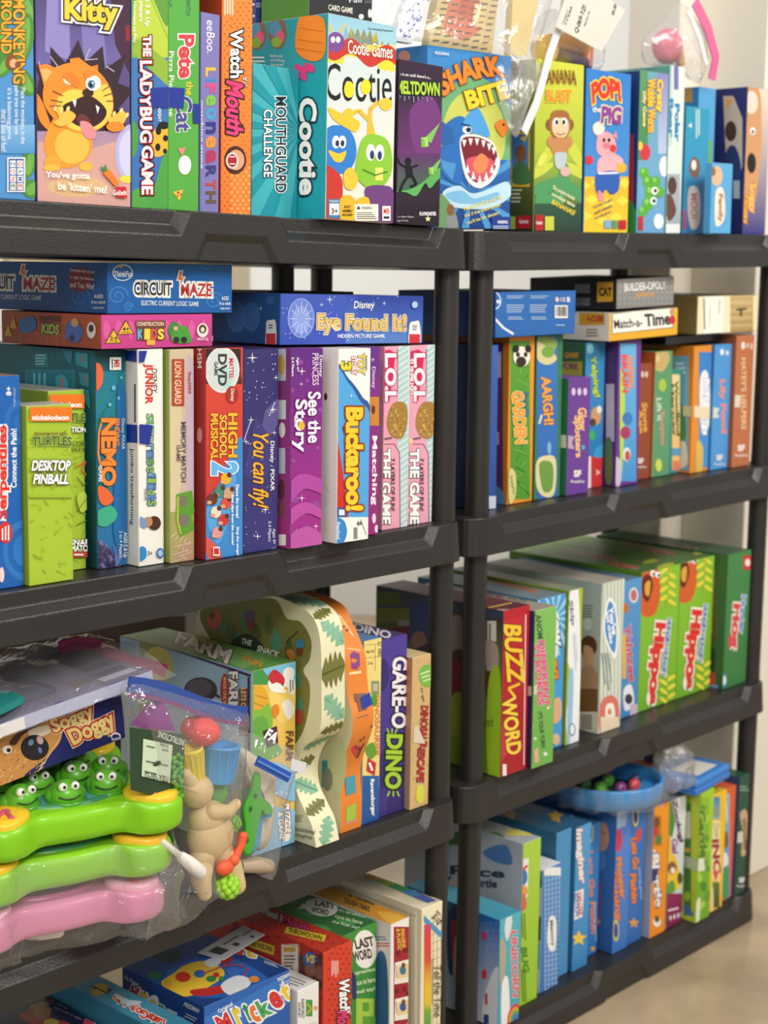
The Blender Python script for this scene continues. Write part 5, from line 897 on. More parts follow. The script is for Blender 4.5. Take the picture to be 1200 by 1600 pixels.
b.draw(.46, .021, [(-.013, -.022), (.010, -.022), (.013, .016), (-.010, .020)], '#7a6a5a'); b.draw(.46, .021, [(-.009, -.012), (.008, -.012), (.009, .012), (-.008, .014)], '#8a5a4a', .0008)
b.draw(.66, .020, [(-.014, -.02), (.010, -.022), (.015, .012), (-.009, .02)], '#f0d8a0'); b.draw(.66, .020, [(-.009, -.012), (.002, -.015), (.008, -.010), (.010, .006), (0, .012), (-.008, .008)], '#8a4a8a', .0008)
b.draw(.82, .020, [(-.010, .02), (.004, .022), (.014, -.026)], '#f0dca8'); b.draw(.82, .020, [(-.007, .015), (.003, .016), (.009, -.012)], '#e8b04a', .0008)
for x, z in ((-.002, .008), (.002, 0), (.005, -.008)): b.draw(.82, .020 + x, [(.0028 * cos(k), z + .0028 * sin(k)) for k in range(6)], '#c83a34', .0010)
b.draw(.95, .016, [(-.012, -.02), (.008, -.02), (.008, .02), (-.012, .02)], '#e8b04a')
mb = b.part('tape_strip', 'blue painter tape on the orange box', TAPE); b.draw(.47, .033, [(-.013, -.014), (.008, -.010), (.008, .012), (-.012, .006)], BLUE_TAPE, .0016, mb)
l = b.left(); l.B([(520, 1160), (530, 1150), (540, 1170), (540, 1210), (526, 1250), (515, 1220), (506, 1190)], '#c8cc9a').R(503, 1188, 512, 1230, '#3a9aa0').R(506, 1205, 511, 1220, '#e0b84a').E(512, 1218, 8, 18, '#8a9080'); b.done()

b = Box('yellow and blue slim game box with orange upright lettering, beside the purple one', 'L', 3, .7035, .024, .036, .267, .26, ['#ecd98a', '#7a94b0', '#5a86b8', '#d8c472'])
f = b.front(); f.A('#efdc86', '#eed67e').R(560, 1212, 592, 1292, '#2a62a8', '#24549a').L([(572, 1008), (592, 1006)], .8, '#8a7a3a').L([(572, 1028), (592, 1026)], .8, '#8a7a3a').L([(586, 1008), (586, 1048)], .7, '#8a7a3a').T('Alter 7-99', 578, 1018, 12, 5, '#5a5030', 0, .02).T('2-6', 578, 1036, 8, 5, '#5a5030').T('21 082', 593, 1014, 24, 5, '#5a5030', 90).R(580, 1064, 592, 1086, '#7a9a6a').R(582, 1068, 590, 1080, '#c8b8a0')
f.T('DINOSAURIER', 589, 1134, 96, 8, '#e07a2a', 90, .05, ('#f6ecb0', .03), title=True).B([(578, 1090), (588, 1086), (588, 1100), (580, 1104)], '#5f9a3a').B([(570, 1170), (582, 1160), (588, 1176), (578, 1186)], '#6aa03a').P([(574, 1184), (587, 1192), (585, 1212), (572, 1204)], '#c8303a').lines(579, 1198, 14, 8, 1, '#fff', 70).T('Ravensburger', 581, 1246, 58, 8, '#fff', 88, .04, title=True); b.done()

b = Box('dark purple game box with white lettering ending in lime letters, beside the kraft box', 'L', 3, .7425, .028, .0555, .262, .26, ['#4b3a8e', '#3a2d70', '#3b3066', '#382a6c'])
f = b.front(); f.A('#50409a', '#43347f').B([(622, 1060), (640, 1040), (646, 1010), (650, 1050), (640, 1075)], '#3a2c72').B([(592, 1040), (602, 1030), (608, 1060), (596, 1080)], '#3a2c72').B([(594, 1180), (612, 1170), (606, 1220), (594, 1230)], '#3a2c72').B([(612, 1230), (622, 1225), (636, 1262), (605, 1276)], '#3a2c72')
f.T('GARE-O', 624, 1082, 112, 24, '#f1eef0', 91, .05, ('#261d3c', .08), title=True).T('DINO', 615, 1190, 86, 26, '#a8d03c', 92, .06, ('#1e2a1c', .09), title=True)
for a in (-.6, 0, .6): f.L([(614 + 10 * sin(a), 1236), (614 + 16 * sin(a), 1244)], 2.4, '#a8d03c').L([(612 + 8 * sin(a), 1146), (612 + 14 * sin(a), 1138)], 2, '#a8d03c')
b.top().T('DINO', 582, 986, 60, 12, '#e6e0ea', 14, .05, ('#1e1830', .05)); b.done()

b = Box('kraft brown slim game box with red upright lettering, next to the shelf post', 'L', 3, .7985, .0175, .041, .228, .2, ['#d3b27c', '#b09064', '#d8c08c', '#bf9c66'])
f = b.front(); rnd = random.Random(6)
for k in range(46): x, y = rnd.uniform(642, 680), rnd.uniform(1036, 1262); f.n -= 1 if k else 0; f.L([(x, y), (x + rnd.uniform(-6, 6), y + rnd.uniform(-7, 7))], .8, '#b8935c')
f.E(667, 1056, 13, 18, '#7ab84a').lines(667, 1056, 18, 18, 3, '#cfe8a8', -20).T('for ages', 660, 1086, 22, 5, '#4a3a24', 80).T('DINOSAUR', 662, 1136, 66, 11, '#c8343a', 92, .02, ('#4a1a18', .05), title=True).T('ESCAPE', 657, 1196, 52, 11, '#c8343a', 92, .02, ('#4a1a18', .05), title=True).B([(652, 1228), (662, 1230), (660, 1254), (650, 1250)], '#d8d84a')
l = b.left(); l.A('#b06a44', '#a08a78')
b.strip(f, [(646, 1136), (652, 1134), (664, 1162), (645, 1160)], '#dcd0b8', 'triangle of clear tape'); b.done()

# ================================================================ nearer unit, bottom shelf
b = Box('navy game box with a straw-hatted cowboy and white lettering on its lid', 'L', 4, .205, .03, .112, .222, .26, ['#23225a', '#1c1c4a', '#1d1d4a', '#1c1c4a'])
t = b.top(); t.A('#1e1c48').B([(30, 1588), (60, 1576), (80, 1590), (110, 1600), (60, 1602)], '#b8452c').E(62, 1572, 16, 6, '#a8803a', -12).E(66, 1584, 13, 9, '#b07a4a').E(66, 1580, 15, 6, '#a8803a', -10).E(80, 1598, 12, 6, '#d8c03a').T('Ready, set, buck', 112, 1577, 48, 7, '#e6e6f2', 24, .02).T('and hold on tight', 106, 1584, 48, 4, '#c0c0da', 24).E(140, 1598, 10, 8, '#d84a5a').E(152, 1594, 8, 7, '#eee').star(82, 1561, 9, '#c8486a', 8, .3); b.done()
b = Box('sky blue slim game box with a yellow fish, its lid lettering upside down', 'L', 4, .3255, -.002, .0445, .25, .26, ['#5fb0d0', '#3a86a4', '#4a9ab8', '#3f88a6'])
t = b.top(); t.A('#62aecb', '#3a84a2').E(155, 1546, 14, 9, '#d8b23a', -20).L([(142, 1540), (168, 1552)], 2, '#222').P([(166, 1546), (178, 1544), (170, 1552)], '#2a3a4a').E(148, 1544, 2, 2, '#222').T('fishin', 196, 1568, 42, 13, '#e8643a', 205, .04, ('#fff', .06), it=.2, title=True).T('LetsGo', 234, 1590, 50, 14, '#d8402c', 207, .05, ('#fff', .06), title=True).B([(180, 1556), (198, 1562), (222, 1566), (200, 1572)], '#cfe4ee'); b.done()
b = Box('deep blue square game box with a yellow bucket and rainbow letters', 'L', 4, .408, .022, .154, .25, .17, ['#2b58a8', '#213f86', '#24509c', '#21468c'])
l = b.left(); l.A('#24488f', '#2a549f').T('The Original', 205, 1533, 26, 8, '#f0f0f0', 30, .03)
for i, (ch, c) in enumerate(zip('Mr.Buc', ('#c8303a', '#e8c83a', '#e8c83a', '#3f9a5a', '#e8783a', '#e8c83a'))): l.T(ch, 208 + i * 14, 1552 + i * 10, 14, 24, c, 25, .06, ('#eef', .06), title=True)
l.T('PRESSMAN', 300, 1574, 26, 7, '#eee', 26, .03).lines(300, 1590, 22, 8, 2, '#ccd', 26)
t = b.top(); t.A('#2c5cae', '#1d4080').B([(260, 1520), (300, 1500), (345, 1495), (392, 1510), (420, 1540), (330, 1560), (270, 1545)], '#2a68bc')
t.E(263, 1492, 21, 12, '#1f4f5c').E(242, 1524, 12, 7, '#2a7a5a').E(352, 1499, 11, 8, '#b02a3a')
t.B([(252, 1535), (270, 1522), (290, 1508), (320, 1502), (345, 1512), (350, 1525), (330, 1540), (300, 1556), (275, 1556), (262, 1548)], '#f2c93a').E(262, 1538, 7, 8, '#e8b030').E(286, 1527, 12, 8, '#d8342c').E(312, 1522, 9, 6, '#3a70c0').E(330, 1530, 8, 5, '#3a8a4a').B([(298, 1548), (325, 1544), (350, 1540), (358, 1548), (330, 1556), (304, 1556)], '#c8302c').B([(345, 1540), (370, 1525), (392, 1532), (385, 1545), (360, 1556)], '#e8ecf0').B([(318, 1504), (340, 1495), (345, 1505), (330, 1512)], '#e8ecf0').L([(318, 1522), (350, 1510), (376, 1508), (388, 1516), (380, 1526)], 2, '#c8345a').E(364, 1519, 10, 7, '#3a70c0').E(338, 1524, 5, 4, '#c33').E(346, 1530, 4, 4, '#3a8a4a').E(397, 1531, 8, 5, '#e8903a')
for i, (ch, c) in enumerate(zip('ket', ('#3f9a4a', '#d8383a', '#e8c83a'))): t.T(ch, 352 + i * 20, 1481 + i * 4, 18, 17, c, 12, .06, ('#eef', .06), title=True)
t.T('Pressman', 424, 1498, 30, 6, '#eee', 20, .03).lines(424, 1508, 24, 5, 2, '#ccd', 20)
f = b.front(); f.A('#2f66b8', '#2550a0').B([(320, 1590), (380, 1560), (460, 1520), (460, 1560), (380, 1600), (330, 1612)], '#3a78c8').T('Original', 352, 1575, 26, 8, '#f4f4f4', -30, .03)
for ch, x, y, c, w in (('M', 350, 1598, '#d8383a', 22), ('r', 372, 1588, '#e8c83a', 12), ('i', 386, 1582, '#3a8a5a', 6), ('c', 398, 1584, '#e87a3a', 14), ('k', 412, 1574, '#4aa85a', 20), ('e', 430, 1562, '#d8383a', 18), ('t', 446, 1550, '#f2cc3a', 14)): f.T(ch, x, y, w, 28, c, -26, .06, ('#f2f4f6', .07), title=True)
f.T('PRESSMAN', 443, 1526, 22, 6, '#eee', -28, .03).lines(445, 1536, 20, 7, 2, '#ccd', -28); b.done()
o = MB(); o.box(0, 0, 0, .115, .045, .0012, '#dfe2e2', .0004); o = o.build('price_label_card', CARD, None, place('L', 4, .515, .105, .2516, 12)); tag(o, 'white printed price card lying on the deep blue box', 'price card')
k = MB()
for q in ((.01, .012, .030, .034), (.045, .010, .055, .020), (.08, .008, .086, .014), (.10, .006, .106, .012), (.04, .028, .075, .031), (.08, .024, .105, .026)): k.add([(q[0], q[1], .0014), (q[2], q[1], .0014), (q[2], q[3], .0014), (q[0], q[3], .0014)], [[0, 1, 2, 3]], '#3c4044')
k.build('print', CARD, o, o.matrix_world.copy())
b = Box('white low game box with a green square emblem, between the deep blue and red boxes', 'L', 4, .567, .012, .0415, .22, .2, ['#f0eeea', '#dcdad6', '#e6e4e0', '#d6d4d0'])
t = b.top(); t.lines(450, 1530, 60, 14, 3, '#8a8a8a', 20)
f = b.front(); f.R(478, 1562, 488, 1588, '#4a9a4a').L([(480, 1568), (486, 1576), (480, 1584)], 2, '#e8b83a').star(493, 1575, 5, '#e0a85a', 6, .5).T('RAINFOREST', 473, 1576, 30, 5, '#555', 90, .02, title=True).T('JOURNEY', 467, 1578, 24, 5, '#555', 90, .02, title=True).E(490, 1602, 8, 6, '#ddd'); b.done()
b = Box('red spotted game box with a versus emblem and a pink script word', 'L', 4, .612, .008, .0575, .262, .26, ['#d5402f', '#a3281f', '#c33a2c', '#b02c22'])
l = b.left(); l.A('#b43026', '#a82a20').dots(350, 1440, 520, 1610, 17, 12, 3, '#8f2018').R(440, 1475, 466, 1530, '#efe6da').L([(440, 1475), (468, 1478), (468, 1530)], 1.5, '#d8903a').R(443, 1480, 462, 1487, '#d8a83a').lines(453, 1504, 18, 26, 5, '#7a6a5a').R(468, 1492, 510, 1545, '#5a3028').E(485, 1515, 8, 12, '#8a5a44').E(500, 1520, 8, 12, '#7a4a3a').star(485, 1498, 13, '#3a6ab0', 10, .7).T('VS', 485, 1498, 15, 13, '#f0c83a', 10, .06).P([(388, 1464), (430, 1478), (428, 1492), (386, 1478)], '#d8c03a').T('THROWDOWN', 408, 1478, 38, 9, '#6a3a1a', 18, .05).T('Mouth', 385, 1456, 46, 14, '#8a2048', 20, .05)
t = b.top(); t.A('#c23a2c').dots(360, 1420, 560, 1490, 16, 9, 2, '#9a2a20').T('Watch Ya', 428, 1430, 40, 10, '#f4f0ee', 22, .05, ('#222', .05)).T('Mouth', 462, 1444, 44, 13, '#c83a70', 20, .05, ('#3a1020', .05)).P([(448, 1448), (510, 1462), (506, 1472), (444, 1458)], '#e0c83a').T('THROWDOWN', 477, 1460, 54, 8, '#5a3a1a', 14, .05)
f = b.front(); f.A('#d8452f', '#d03c2c').dots(514, 1482, 556, 1620, 9, 8, 2.2, '#b22e22').R(515, 1498, 530, 1530, '#d8452f').lines(523, 1514, 26, 12, 4, '#f4dcd4', 90).T('Watch', 538, 1555, 52, 17, '#fff', 88, .05, ('#2a1412', .07), title=True).T('Mouth', 536, 1600, 40, 20, '#e0417c', 88, .05, ('#2a1016', .06), title=True).T("Ya'", 545, 1578, 12, 6, '#fff', 80, .04); b.done()
b = Box('green game box with white oval badges and lime letter, beside the red spotted box', 'L', 4, .6715, .03, .0725, .26, .26, ['#3f8a3c', '#2c6a2c', '#3a8040', '#347434'])
t = b.top(); t.A('#3f8a44', '#356f3a')
for x, y in ((450, 1405), (476, 1425), (540, 1440), (570, 1428), (520, 1410), (500, 1450)): t.E(x, y, 16, 5, '#4f9c50', 14)
t.E(502, 1418, 26, 14, '#f2f0e6', 8).P([(474, 1412), (466, 1420), (482, 1420)], '#f2f0e6').T('LAST', 508, 1414, 32, 9, '#3a4a30', 12, .05).T('WORD', 500, 1424, 28, 9, '#3a4a30', 12, .05)
for k, s_ in enumerate(('An uproarious', 'race to have', 'the final say!')): t.T(s_, 550 - k * 5, 1428 + k * 9, 44, 6, '#d8ecc8', 14, .02)
f = b.front(); f.A('#46953f', '#3a8236').E(570, 1483, 19, 30, '#f4f2ea').T('LAST', 569, 1473, 30, 16, '#4a3a34', -12, .06, title=True).T('WORD', 566, 1492, 30, 16, '#4a3a34', -12, .06, title=True)
for k, s_ in enumerate(('uproarious', 'race to have', 'final say!')): f.T(s_, 570, 1518 + k * 15, 32, 8, '#e6f2d0', -12, .02)
f.R(556, 1560, 584, 1612, '#a8d04a').R(566, 1566, 576, 1580, '#5fa03c').R(566, 1588, 590, 1612, '#5fa03c').B([(550, 1520), (556, 1530), (556, 1560), (550, 1556)], '#2a3a6a'); b.done()
b = Box('white and maroon game box with small photo tiles, its lid yellow', 'L', 4, .7475, .005, .0395, .262, .26, ['#f0ede6', '#d9d6cf', '#d89a34', '#c8c4bc'])
t = b.top(); t.A('#dca038', '#d0922e').B([(590, 1425), (620, 1428), (635, 1438), (612, 1444)], '#e8b24a')
for k, s_ in enumerate(('2 TEAMS.', 'TOUGH TASKS.', 'CLUMSY THUMBS.')): t.T(s_, 566 - k * 8, 1404 + k * 10, 44, 8, '#3a2a1a', 20, .05, title=(k == 1))
l = b.left(); l.A('#dcd9d2', '#cfccc4').lines(597, 1466, 20, 8, 2, '#3a7ab0').lines(598, 1476, 22, 8, 2, '#c03a3a').B([(588, 1498), (604, 1500), (606, 1610), (588, 1610)], '#2f5f90')
f = b.front(); f.A('#f2efe8', '#efece4').R(615, 1448, 641, 1612, '#a82a36', '#a02632')
f.T('IMAGINE', 630, 1466, 30, 6, '#e8c04a', 86, .04).T('& PLASTIC', 623, 1468, 34, 6, '#e8c04a', 86, .04)
for y, c in ((1518, '#3a7a9a'), (1575, '#3a5aa0'), (1618, '#5a8a6a')): f.P([(617, y - 14), (641, y - 20), (640, y + 16), (616, y + 20)], '#f2ecdc').P([(621, y - 9), (638, y - 13), (637, y + 8), (620, y + 12)], '#f0cf9a').E(629, y - 2, 5, 7, c).E(630, y - 10, 3, 4, '#6a4a3a').lines(619, y, 20, 3, 1, '#999', 88)
for x, y in ((620, 1548), (632, 1545), (638, 1552), (622, 1488), (634, 1484)): f.E(x, y, 3.4, 4, '#7a1c28')
b.done()
b = Box('cream gridded game box with a rainbow band and serif style upright lettering', 'L', 4, .8045, -.004, .0465, .27, .26, ['#f1e7c6', '#d6ccb0', '#e6dcbf', '#d8cdae'])
l = b.left(); l.A('#dad0b6', '#d0c6aa').R(648, 1425, 652, 1610, '#efe8d0').L([(530, 1384), (650, 1432)], 2, '#b8ae90').L([(641, 1428), (641, 1610)], 1.4, '#b0a688')
t = b.top()
for k in range(9): t.L([(540 + k * 14, 1362 + k * 4), (640 + k * 8, 1412)], .7, '#b8ae8e')
for k, c in enumerate(('#d8b03a', '#8ab04a', '#3f9a5a', '#3f7aa8', '#4a5aa0')): t.P([(566 + k * 20, 1368 + k * 8.6), (580 + k * 20, 1364 + k * 8.6), (602 + k * 20, 1373 + k * 8.6), (588 + k * 20, 1377 + k * 8.6)], c)
t.T('Discovery', 664, 1398, 26, 6, '#333', 18, .03)
f = b.front(); f.A('#f4eac9', '#f1e4bf')
for k in range(14): f.L([(672, 1436 + k * 13), (692, 1428 + k * 13)], .7, '#a89e80')
for k in range(3): f.L([(677 + k * 6, 1430), (676 + k * 6, 1612)], .7, '#a89e80')
f.P([(662, 1430), (691, 1458), (690, 1466), (662, 1440)], '#4a9ac8').T('5-10', 682, 1436, 16, 10, '#333', 50, .03).T('ages', 684, 1426, 9, 4, '#333', 50)
cs = ['#d8407a', '#e0454a', '#e0503a', '#e89a34', '#f2c02c', '#ecc42c', '#7ab03c', '#4fa048']; ys = [1444, 1460, 1500, 1520, 1540, 1566, 1580, 1612]
for k in range(7): f.R(662.5, ys[k], 672.5, ys[k + 1], cs[k], cs[k + 1])
f.T('Tell the Time', 683, 1548, 80, 12, '#3a3630', 90, .0, title=True).lines(674.5, 1545, 96, 2, 1, '#8a8068', 90); b.done()

# ================================================================ farther unit, third shelf
b = Box('red edged game box with jagged yellow lettering and lime sides', 'R', 3, .081, .0, .0645, .265, .27, ['#b5222c', '#54682c', '#8a2530', '#3a1a2a'])
l = b.left(); l.A('#3a3f5c', '#6d8a24').R(582, 925, 625, 945, '#56641f').R(582, 950, 640, 972, '#6a7428').R(582, 972, 630, 990, '#4a5a24').R(622, 968, 642, 978, '#8a8a8a').B([(600, 985), (640, 978), (640, 1000), (606, 1000)], '#6a1f2c').R(640, 940, 700, 1000, '#2f4070').E(655, 1000, 12, 14, '#8a6a5a').B([(640, 1020), (700, 1000), (720, 1040), (700, 1060), (650, 1050)], '#3a2a3a')
l.R(702, 960, 724, 980, '#8a3a1f').E(714, 990, 12, 30, '#9a8a84').E(716, 1030, 10, 16, '#4a2a24').B([(702, 1040), (724, 1036), (726, 1100), (702, 1090)], '#7a1c2c').B([(702, 1100), (724, 1090), (728, 1210), (702, 1200)], '#8fa82e').R(702, 1150, 722, 1200, '#7f9a2a').R(762, 966, 784, 1216, '#4a3a34', '#93b828').R(762, 970, 776, 1002, '#d8d4c8').L([(766, 974), (766, 998)], 2, '#333').B([(760, 1000), (778, 1010), (778, 1052), (762, 1050)], '#a89a90').B([(760, 1050), (776, 1056), (770, 1090), (760, 1086)], '#5a3020').B([(764, 1064), (782, 1050), (782, 1210), (762, 1200)], '#9cc02c').T('word', 764, 1128, 14, 16, '#5a7a1a', 0, .03)
t = b.top(); t.A('#8f2430', '#5a2030').L([(762, 950), (800, 942)], 2, '#d8b04a').R(765, 952, 800, 958, '#c8a090')
f = b.front(); f.A('#b8232e', '#a81f2a').P([(783, 970), (820, 962), (820, 1010), (790, 1000)], '#c02a36').P([(783, 1130), (806, 1160), (783, 1190)], '#c23a44').T('BUZZ', 803, 1022, 92, 28, '#f0c638', 86, .05, ('#7a1420', .04), it=.15, title=True).T('WORD', 799, 1134, 90, 24, '#f3cf4a', 84, .05, ('#7a1420', .04), it=-.1, title=True).L([(812, 1068), (794, 1076), (804, 1088)], 4, '#f0c638').R(785, 1194, 791, 1212, '#f0e4e0').L([(821, 960), (818, 1195)], 1.6, '#e8d8d8'); b.done()
b = Box('light green game box with pink upright lettering and white stars, clear tape on its corner', 'R', 3, .147, -.009, .0555, .256, .26, ['#7cb85a', '#2a2450', '#cfc9ba', '#5f9a44'])
l = b.left(); l.A('#2f2a58', '#241f48').E(824, 985, 3, 5, '#c8b8e0').E(824, 1020, 2, 3, '#6a8ad0')
t = b.top(); t.A('#cfc8b4', '#9f958a').T('it is what you', 800, 936, 46, 8, '#4a4038', 8, .03).T('Different', 770, 930, 30, 10, '#8a4a5a', 8, .03)
f = b.front(); f.A('#82be5e', '#70b050')
for x, y, r in ((832, 976, 4), (830, 1136, 4), (852, 1178, 4.5), (836, 1154, 3), (856, 1106, 3)): f.star(x, y, r, '#eaf4e0')
f.T('ANOMIA', 843, 985, 50, 9, '#3a5a3a', 84, .04).T('DIFFERENT', 850, 1052, 104, 10, '#d85a80', 85, .06, ('#f0d8dc', .03), title=True).T('STROKES', 841, 1054, 96, 10, '#d85a80', 85, .06, ('#f0d8dc', .03), title=True).T("IT'S YOUR TURN", 846, 1140, 56, 7, '#3a5a3a', 84, .03).P([(833, 1172), (840, 1168), (842, 1190), (835, 1193)], '#d8b090')
b.strip(l, [(814, 1073), (831, 1072), (831, 1087), (814, 1087)], '#b8b09c', 'clear tape wrapped round the corner'); f.n += 3; b.strip(f, [(828, 1072), (838, 1070), (838, 1084), (828, 1087)], '#d8d8b8'); b.done()
b = Box('bright blue game box with a white sunburst and cartoon hand', 'R', 3, .206, .032, .0745, .258, .26, ['#4a9fdc', '#3a7aa8', '#7aa0b8', '#3a86c0'])
t = b.top(); t.A('#8fb2c4', '#7a8a92').L([(760, 905), (840, 925)], 5, '#c87a4a').L([(770, 900), (860, 918)], 3, '#5a7ab0')
f = b.front()
for k in range(14): a = 2 * pi * k / 14; f.P([(866, 965), (866 + 40 * cos(a), 965 + 60 * sin(a)), (866 + 40 * cos(a + .2), 965 + 60 * sin(a + .2))], '#9fd4f4')
f.B([(860, 960), (870, 955), (874, 985), (868, 1030), (860, 1020)], '#e8ecf0').T('ow', 868, 988, 44, 12, '#f4f4f4', 84, .06, ('#2a5a8a', .06), title=True).T('on', 865, 1044, 34, 12, '#ee8a2c', 84, .06, ('#7a3a14', .05), title=True).B([(860, 1100), (874, 1090), (876, 1120), (864, 1130)], '#e0b090').E(868, 1155, 6, 9, '#e0b898'); b.done()
b = Box('olive and white slim game box with a flowing white panel', 'R', 3, .2835, .0275, .0375, .262, .26, ['#a9bf3a', '#8a9f28', '#b4c46a', '#8fa830'])
t = b.top(); t.A('#c8ccb4', '#8a9a80').L([(770, 890), (880, 912)], 4, '#b8303a').L([(800, 884), (890, 906)], 3, '#3a7ab0')
f = b.front(); f.B([(886, 940), (904, 924), (906, 1160), (890, 1165), (884, 1120), (892, 1060), (882, 1010), (888, 970)], '#f0f2f4').B([(888, 1060), (896, 1050), (893, 1140), (886, 1160)], '#9cc4e4').T('Skip', 893, 958, 40, 8, '#7a8088', 84, .05, title=True).E(894, 1140, 5, 10, '#3a6ab0').E(894, 1140, 3.5, 8, '#f0f2f4').lines(899, 1020, 60, 6, 2, '#b8c4cc', 86); b.done()
b = Box('pale striped game box with a boy on its side and a blue cloud shaped title', 'R', 3, .375, .027, .0645, .261, .26, ['#dfe3d6', '#a8b2b4', '#b0aa9c', '#c4c8bc'])
l = b.left(); l.A('#b0c0c6', '#a89a8c').lines(916, 955, 22, 22, 5, '#6a7a88').E(918, 975, 7, 10, '#cfd6d8').E(920, 1010, 13, 17, '#5a3826').B([(912, 1010), (926, 1014), (928, 1038), (916, 1044)], '#c89a7a').B([(904, 1050), (926, 1040), (934, 1070), (906, 1076)], '#b08a6c').R(904, 1076, 934, 1112, '#7a5434').R(904, 1112, 934, 1150, '#d8d2c4')
for k in range(9): l.R(908 + k * 2, 1116, 909 + k * 2, 1140, '#555')
f = b.front()
for k in range(7): f.n -= 1 if k else 0; f.R(936 + k * 5.6, 905, 938.6 + k * 5.6, 1150, '#b4c4b0')
f.B([(950, 935), (962, 948), (966, 990), (962, 1028), (950, 1012), (942, 980)], '#f0f4f6').B([(951, 941), (960, 952), (963, 990), (960, 1020), (951, 1006), (945, 980)], '#4a8fd0').T("You've", 957, 970, 44, 8, '#fff', 82, .06, title=True).T('got crabs', 951, 980, 52, 7, '#fff', 82, .05, title=True).lines(948, 1050, 60, 14, 3, '#7a8a90', 84).B([(938, 1100), (954, 1086), (966, 1100), (964, 1140), (938, 1146)], '#d8746a').B([(946, 1104), (958, 1100), (960, 1126), (948, 1134)], '#f0ece4').E(952, 1112, 3, 5, '#d88a3a').R(938, 1120, 966, 1148, '#e8d8b8'); b.done()
b = Box('blue slim game box with a round badge and faded red upright letters', 'R', 3, .4445, .0525, .0845, .247, .26, ['#4a8ecc', '#3a70a8', '#6a8aa4', '#3f7cb8'])
f = b.front(); f.A('#5a9ad4', '#4a88c4').E(990, 930, 7, 12, '#e0e6ee').E(990, 930, 5, 9, '#c86a70').E(978, 950, 5, 8, '#b8743a').T('Yahtzee', 984, 1020, 90, 11, '#c8506a', 85, .05, ('#e0d0e0', .03), title=True).R(972, 990, 978, 1060, '#e0b45a').B([(974, 1078), (986, 1070), (990, 1100), (976, 1110)], '#e8ecf0').E(982, 1092, 6, 8, '#3a3a44').R(984, 1100, 996, 1122, '#c8b8cc'); b.done()
def hippo(label, u, w, dx, dy, ds):
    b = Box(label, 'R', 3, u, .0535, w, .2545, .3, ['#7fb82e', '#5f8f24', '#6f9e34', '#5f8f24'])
    X = lambda x: x + dx; Y = lambda y: y + dy
    t = b.top(); t.A('#83b03a', '#4f7440').T('Hungry', X(925), Y(868), 74, 9, '#b8424a', 9, .05, ('#e0d8c0', .04)).T('Hippos', X(975), Y(884), 44, 9, '#c8303a', 9, .05, ('#e0d8c0', .04))
    for q in ((X(1020), Y(876), 16), (X(1040), Y(884), 14)): t.E(q[0], q[1], q[2], 3, '#c8c84a', -14)
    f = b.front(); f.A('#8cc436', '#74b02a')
    f.B([(X(1002), Y(900)), (X(1016), Y(888)), (X(1030), Y(892)), (X(1032), Y(925)), (X(1024), Y(958)), (X(1004), Y(962)), (X(1000), Y(930))], '#d2602c').B([(X(1004), Y(904)), (X(1014), Y(898)), (X(1020), Y(915)), (X(1012), Y(940)), (X(1004), Y(930))], '#6a1c1c').B([(X(1008), Y(912)), (X(1016), Y(908)), (X(1014), Y(930)), (X(1008), Y(928))], '#e0a83a').E(X(1020), Y(896), 4, 5, '#fff').E(X(1028), Y(898), 4, 5, '#fff').E(X(1021), Y(897), 2, 2.6, '#222').E(X(1029), Y(899), 2, 2.6, '#222')
    for k in range(8): f.E(X(1043 + (k % 2 * 2 - 1) * 6), Y(892 + k * 7), 8, 3.2, '#e0dc4a', 35 if k % 2 else -35)
    f.L([(X(1046), Y(884)), (X(1041), Y(950))], 1.6, '#b8b83a')
    for k in range(7): f.E(X(1042 + (k % 2 * 2 - 1) * 6), Y(1052 + k * 7), 8, 3.2, '#e0dc4a', -35 if k % 2 else 35)
    f.T('Hippos', X(1023), Y(1036), 128 * ds, 22, '#d8302c', 96, .08, ('#f6ecd8', .09), title=True).T('HUNGRY HUNGRY', X(1040), Y(1012), 92, 7, '#3a6ab8', 96, .06, ('#eef2f4', .10))
    b.done()
hippo('lime green wide game box with a laughing orange beast, beside the blue slim box', .5305, .1215, 0, 0, 1)
hippo('lime green wide game box with a laughing orange beast, beside the dark green box', .6535, .1145, 57, -22, .97)
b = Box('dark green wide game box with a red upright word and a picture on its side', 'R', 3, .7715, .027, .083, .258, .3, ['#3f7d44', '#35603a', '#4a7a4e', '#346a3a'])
l = b.left(); l.A('#3f6a3c', '#2f5a36').R(1104, 890, 1119, 1004, '#7a6a3c', '#5a4a30').L([(1112, 900), (1112, 990)], 2, '#9a8a5a').B([(1108, 1010), (1118, 1020), (1116, 1048), (1108, 1044)], '#2a3a24').R(1107, 1052, 1117, 1070, '#c8344a').R(1107, 1070, 1122, 1082, '#7a9ac0')
f = b.front(); f.A('#44864a', '#3c7a42').R(1161, 868, 1175, 890, '#c8303a').E(1168, 879, 4, 6, '#f4e4e0').T('Hog', 1148, 978, 70, 17, '#d8424a', 94, .07, ('#f2e4d8', .08), title=True).T('Hunter', 1160, 960, 60, 8, '#5a8ac8', 94, .05, ('#e8ecf0', .06)).E(1130, 1063, 5, 11, '#5a8ac8').E(1131, 1063, 3, 7, '#e8f0f4')
t = b.top(); t.A('#4f7c52', '#3a5a44').T('HUNGRY', 1050, 852, 90, 6, '#b88a8a', 8, .03); b.done()

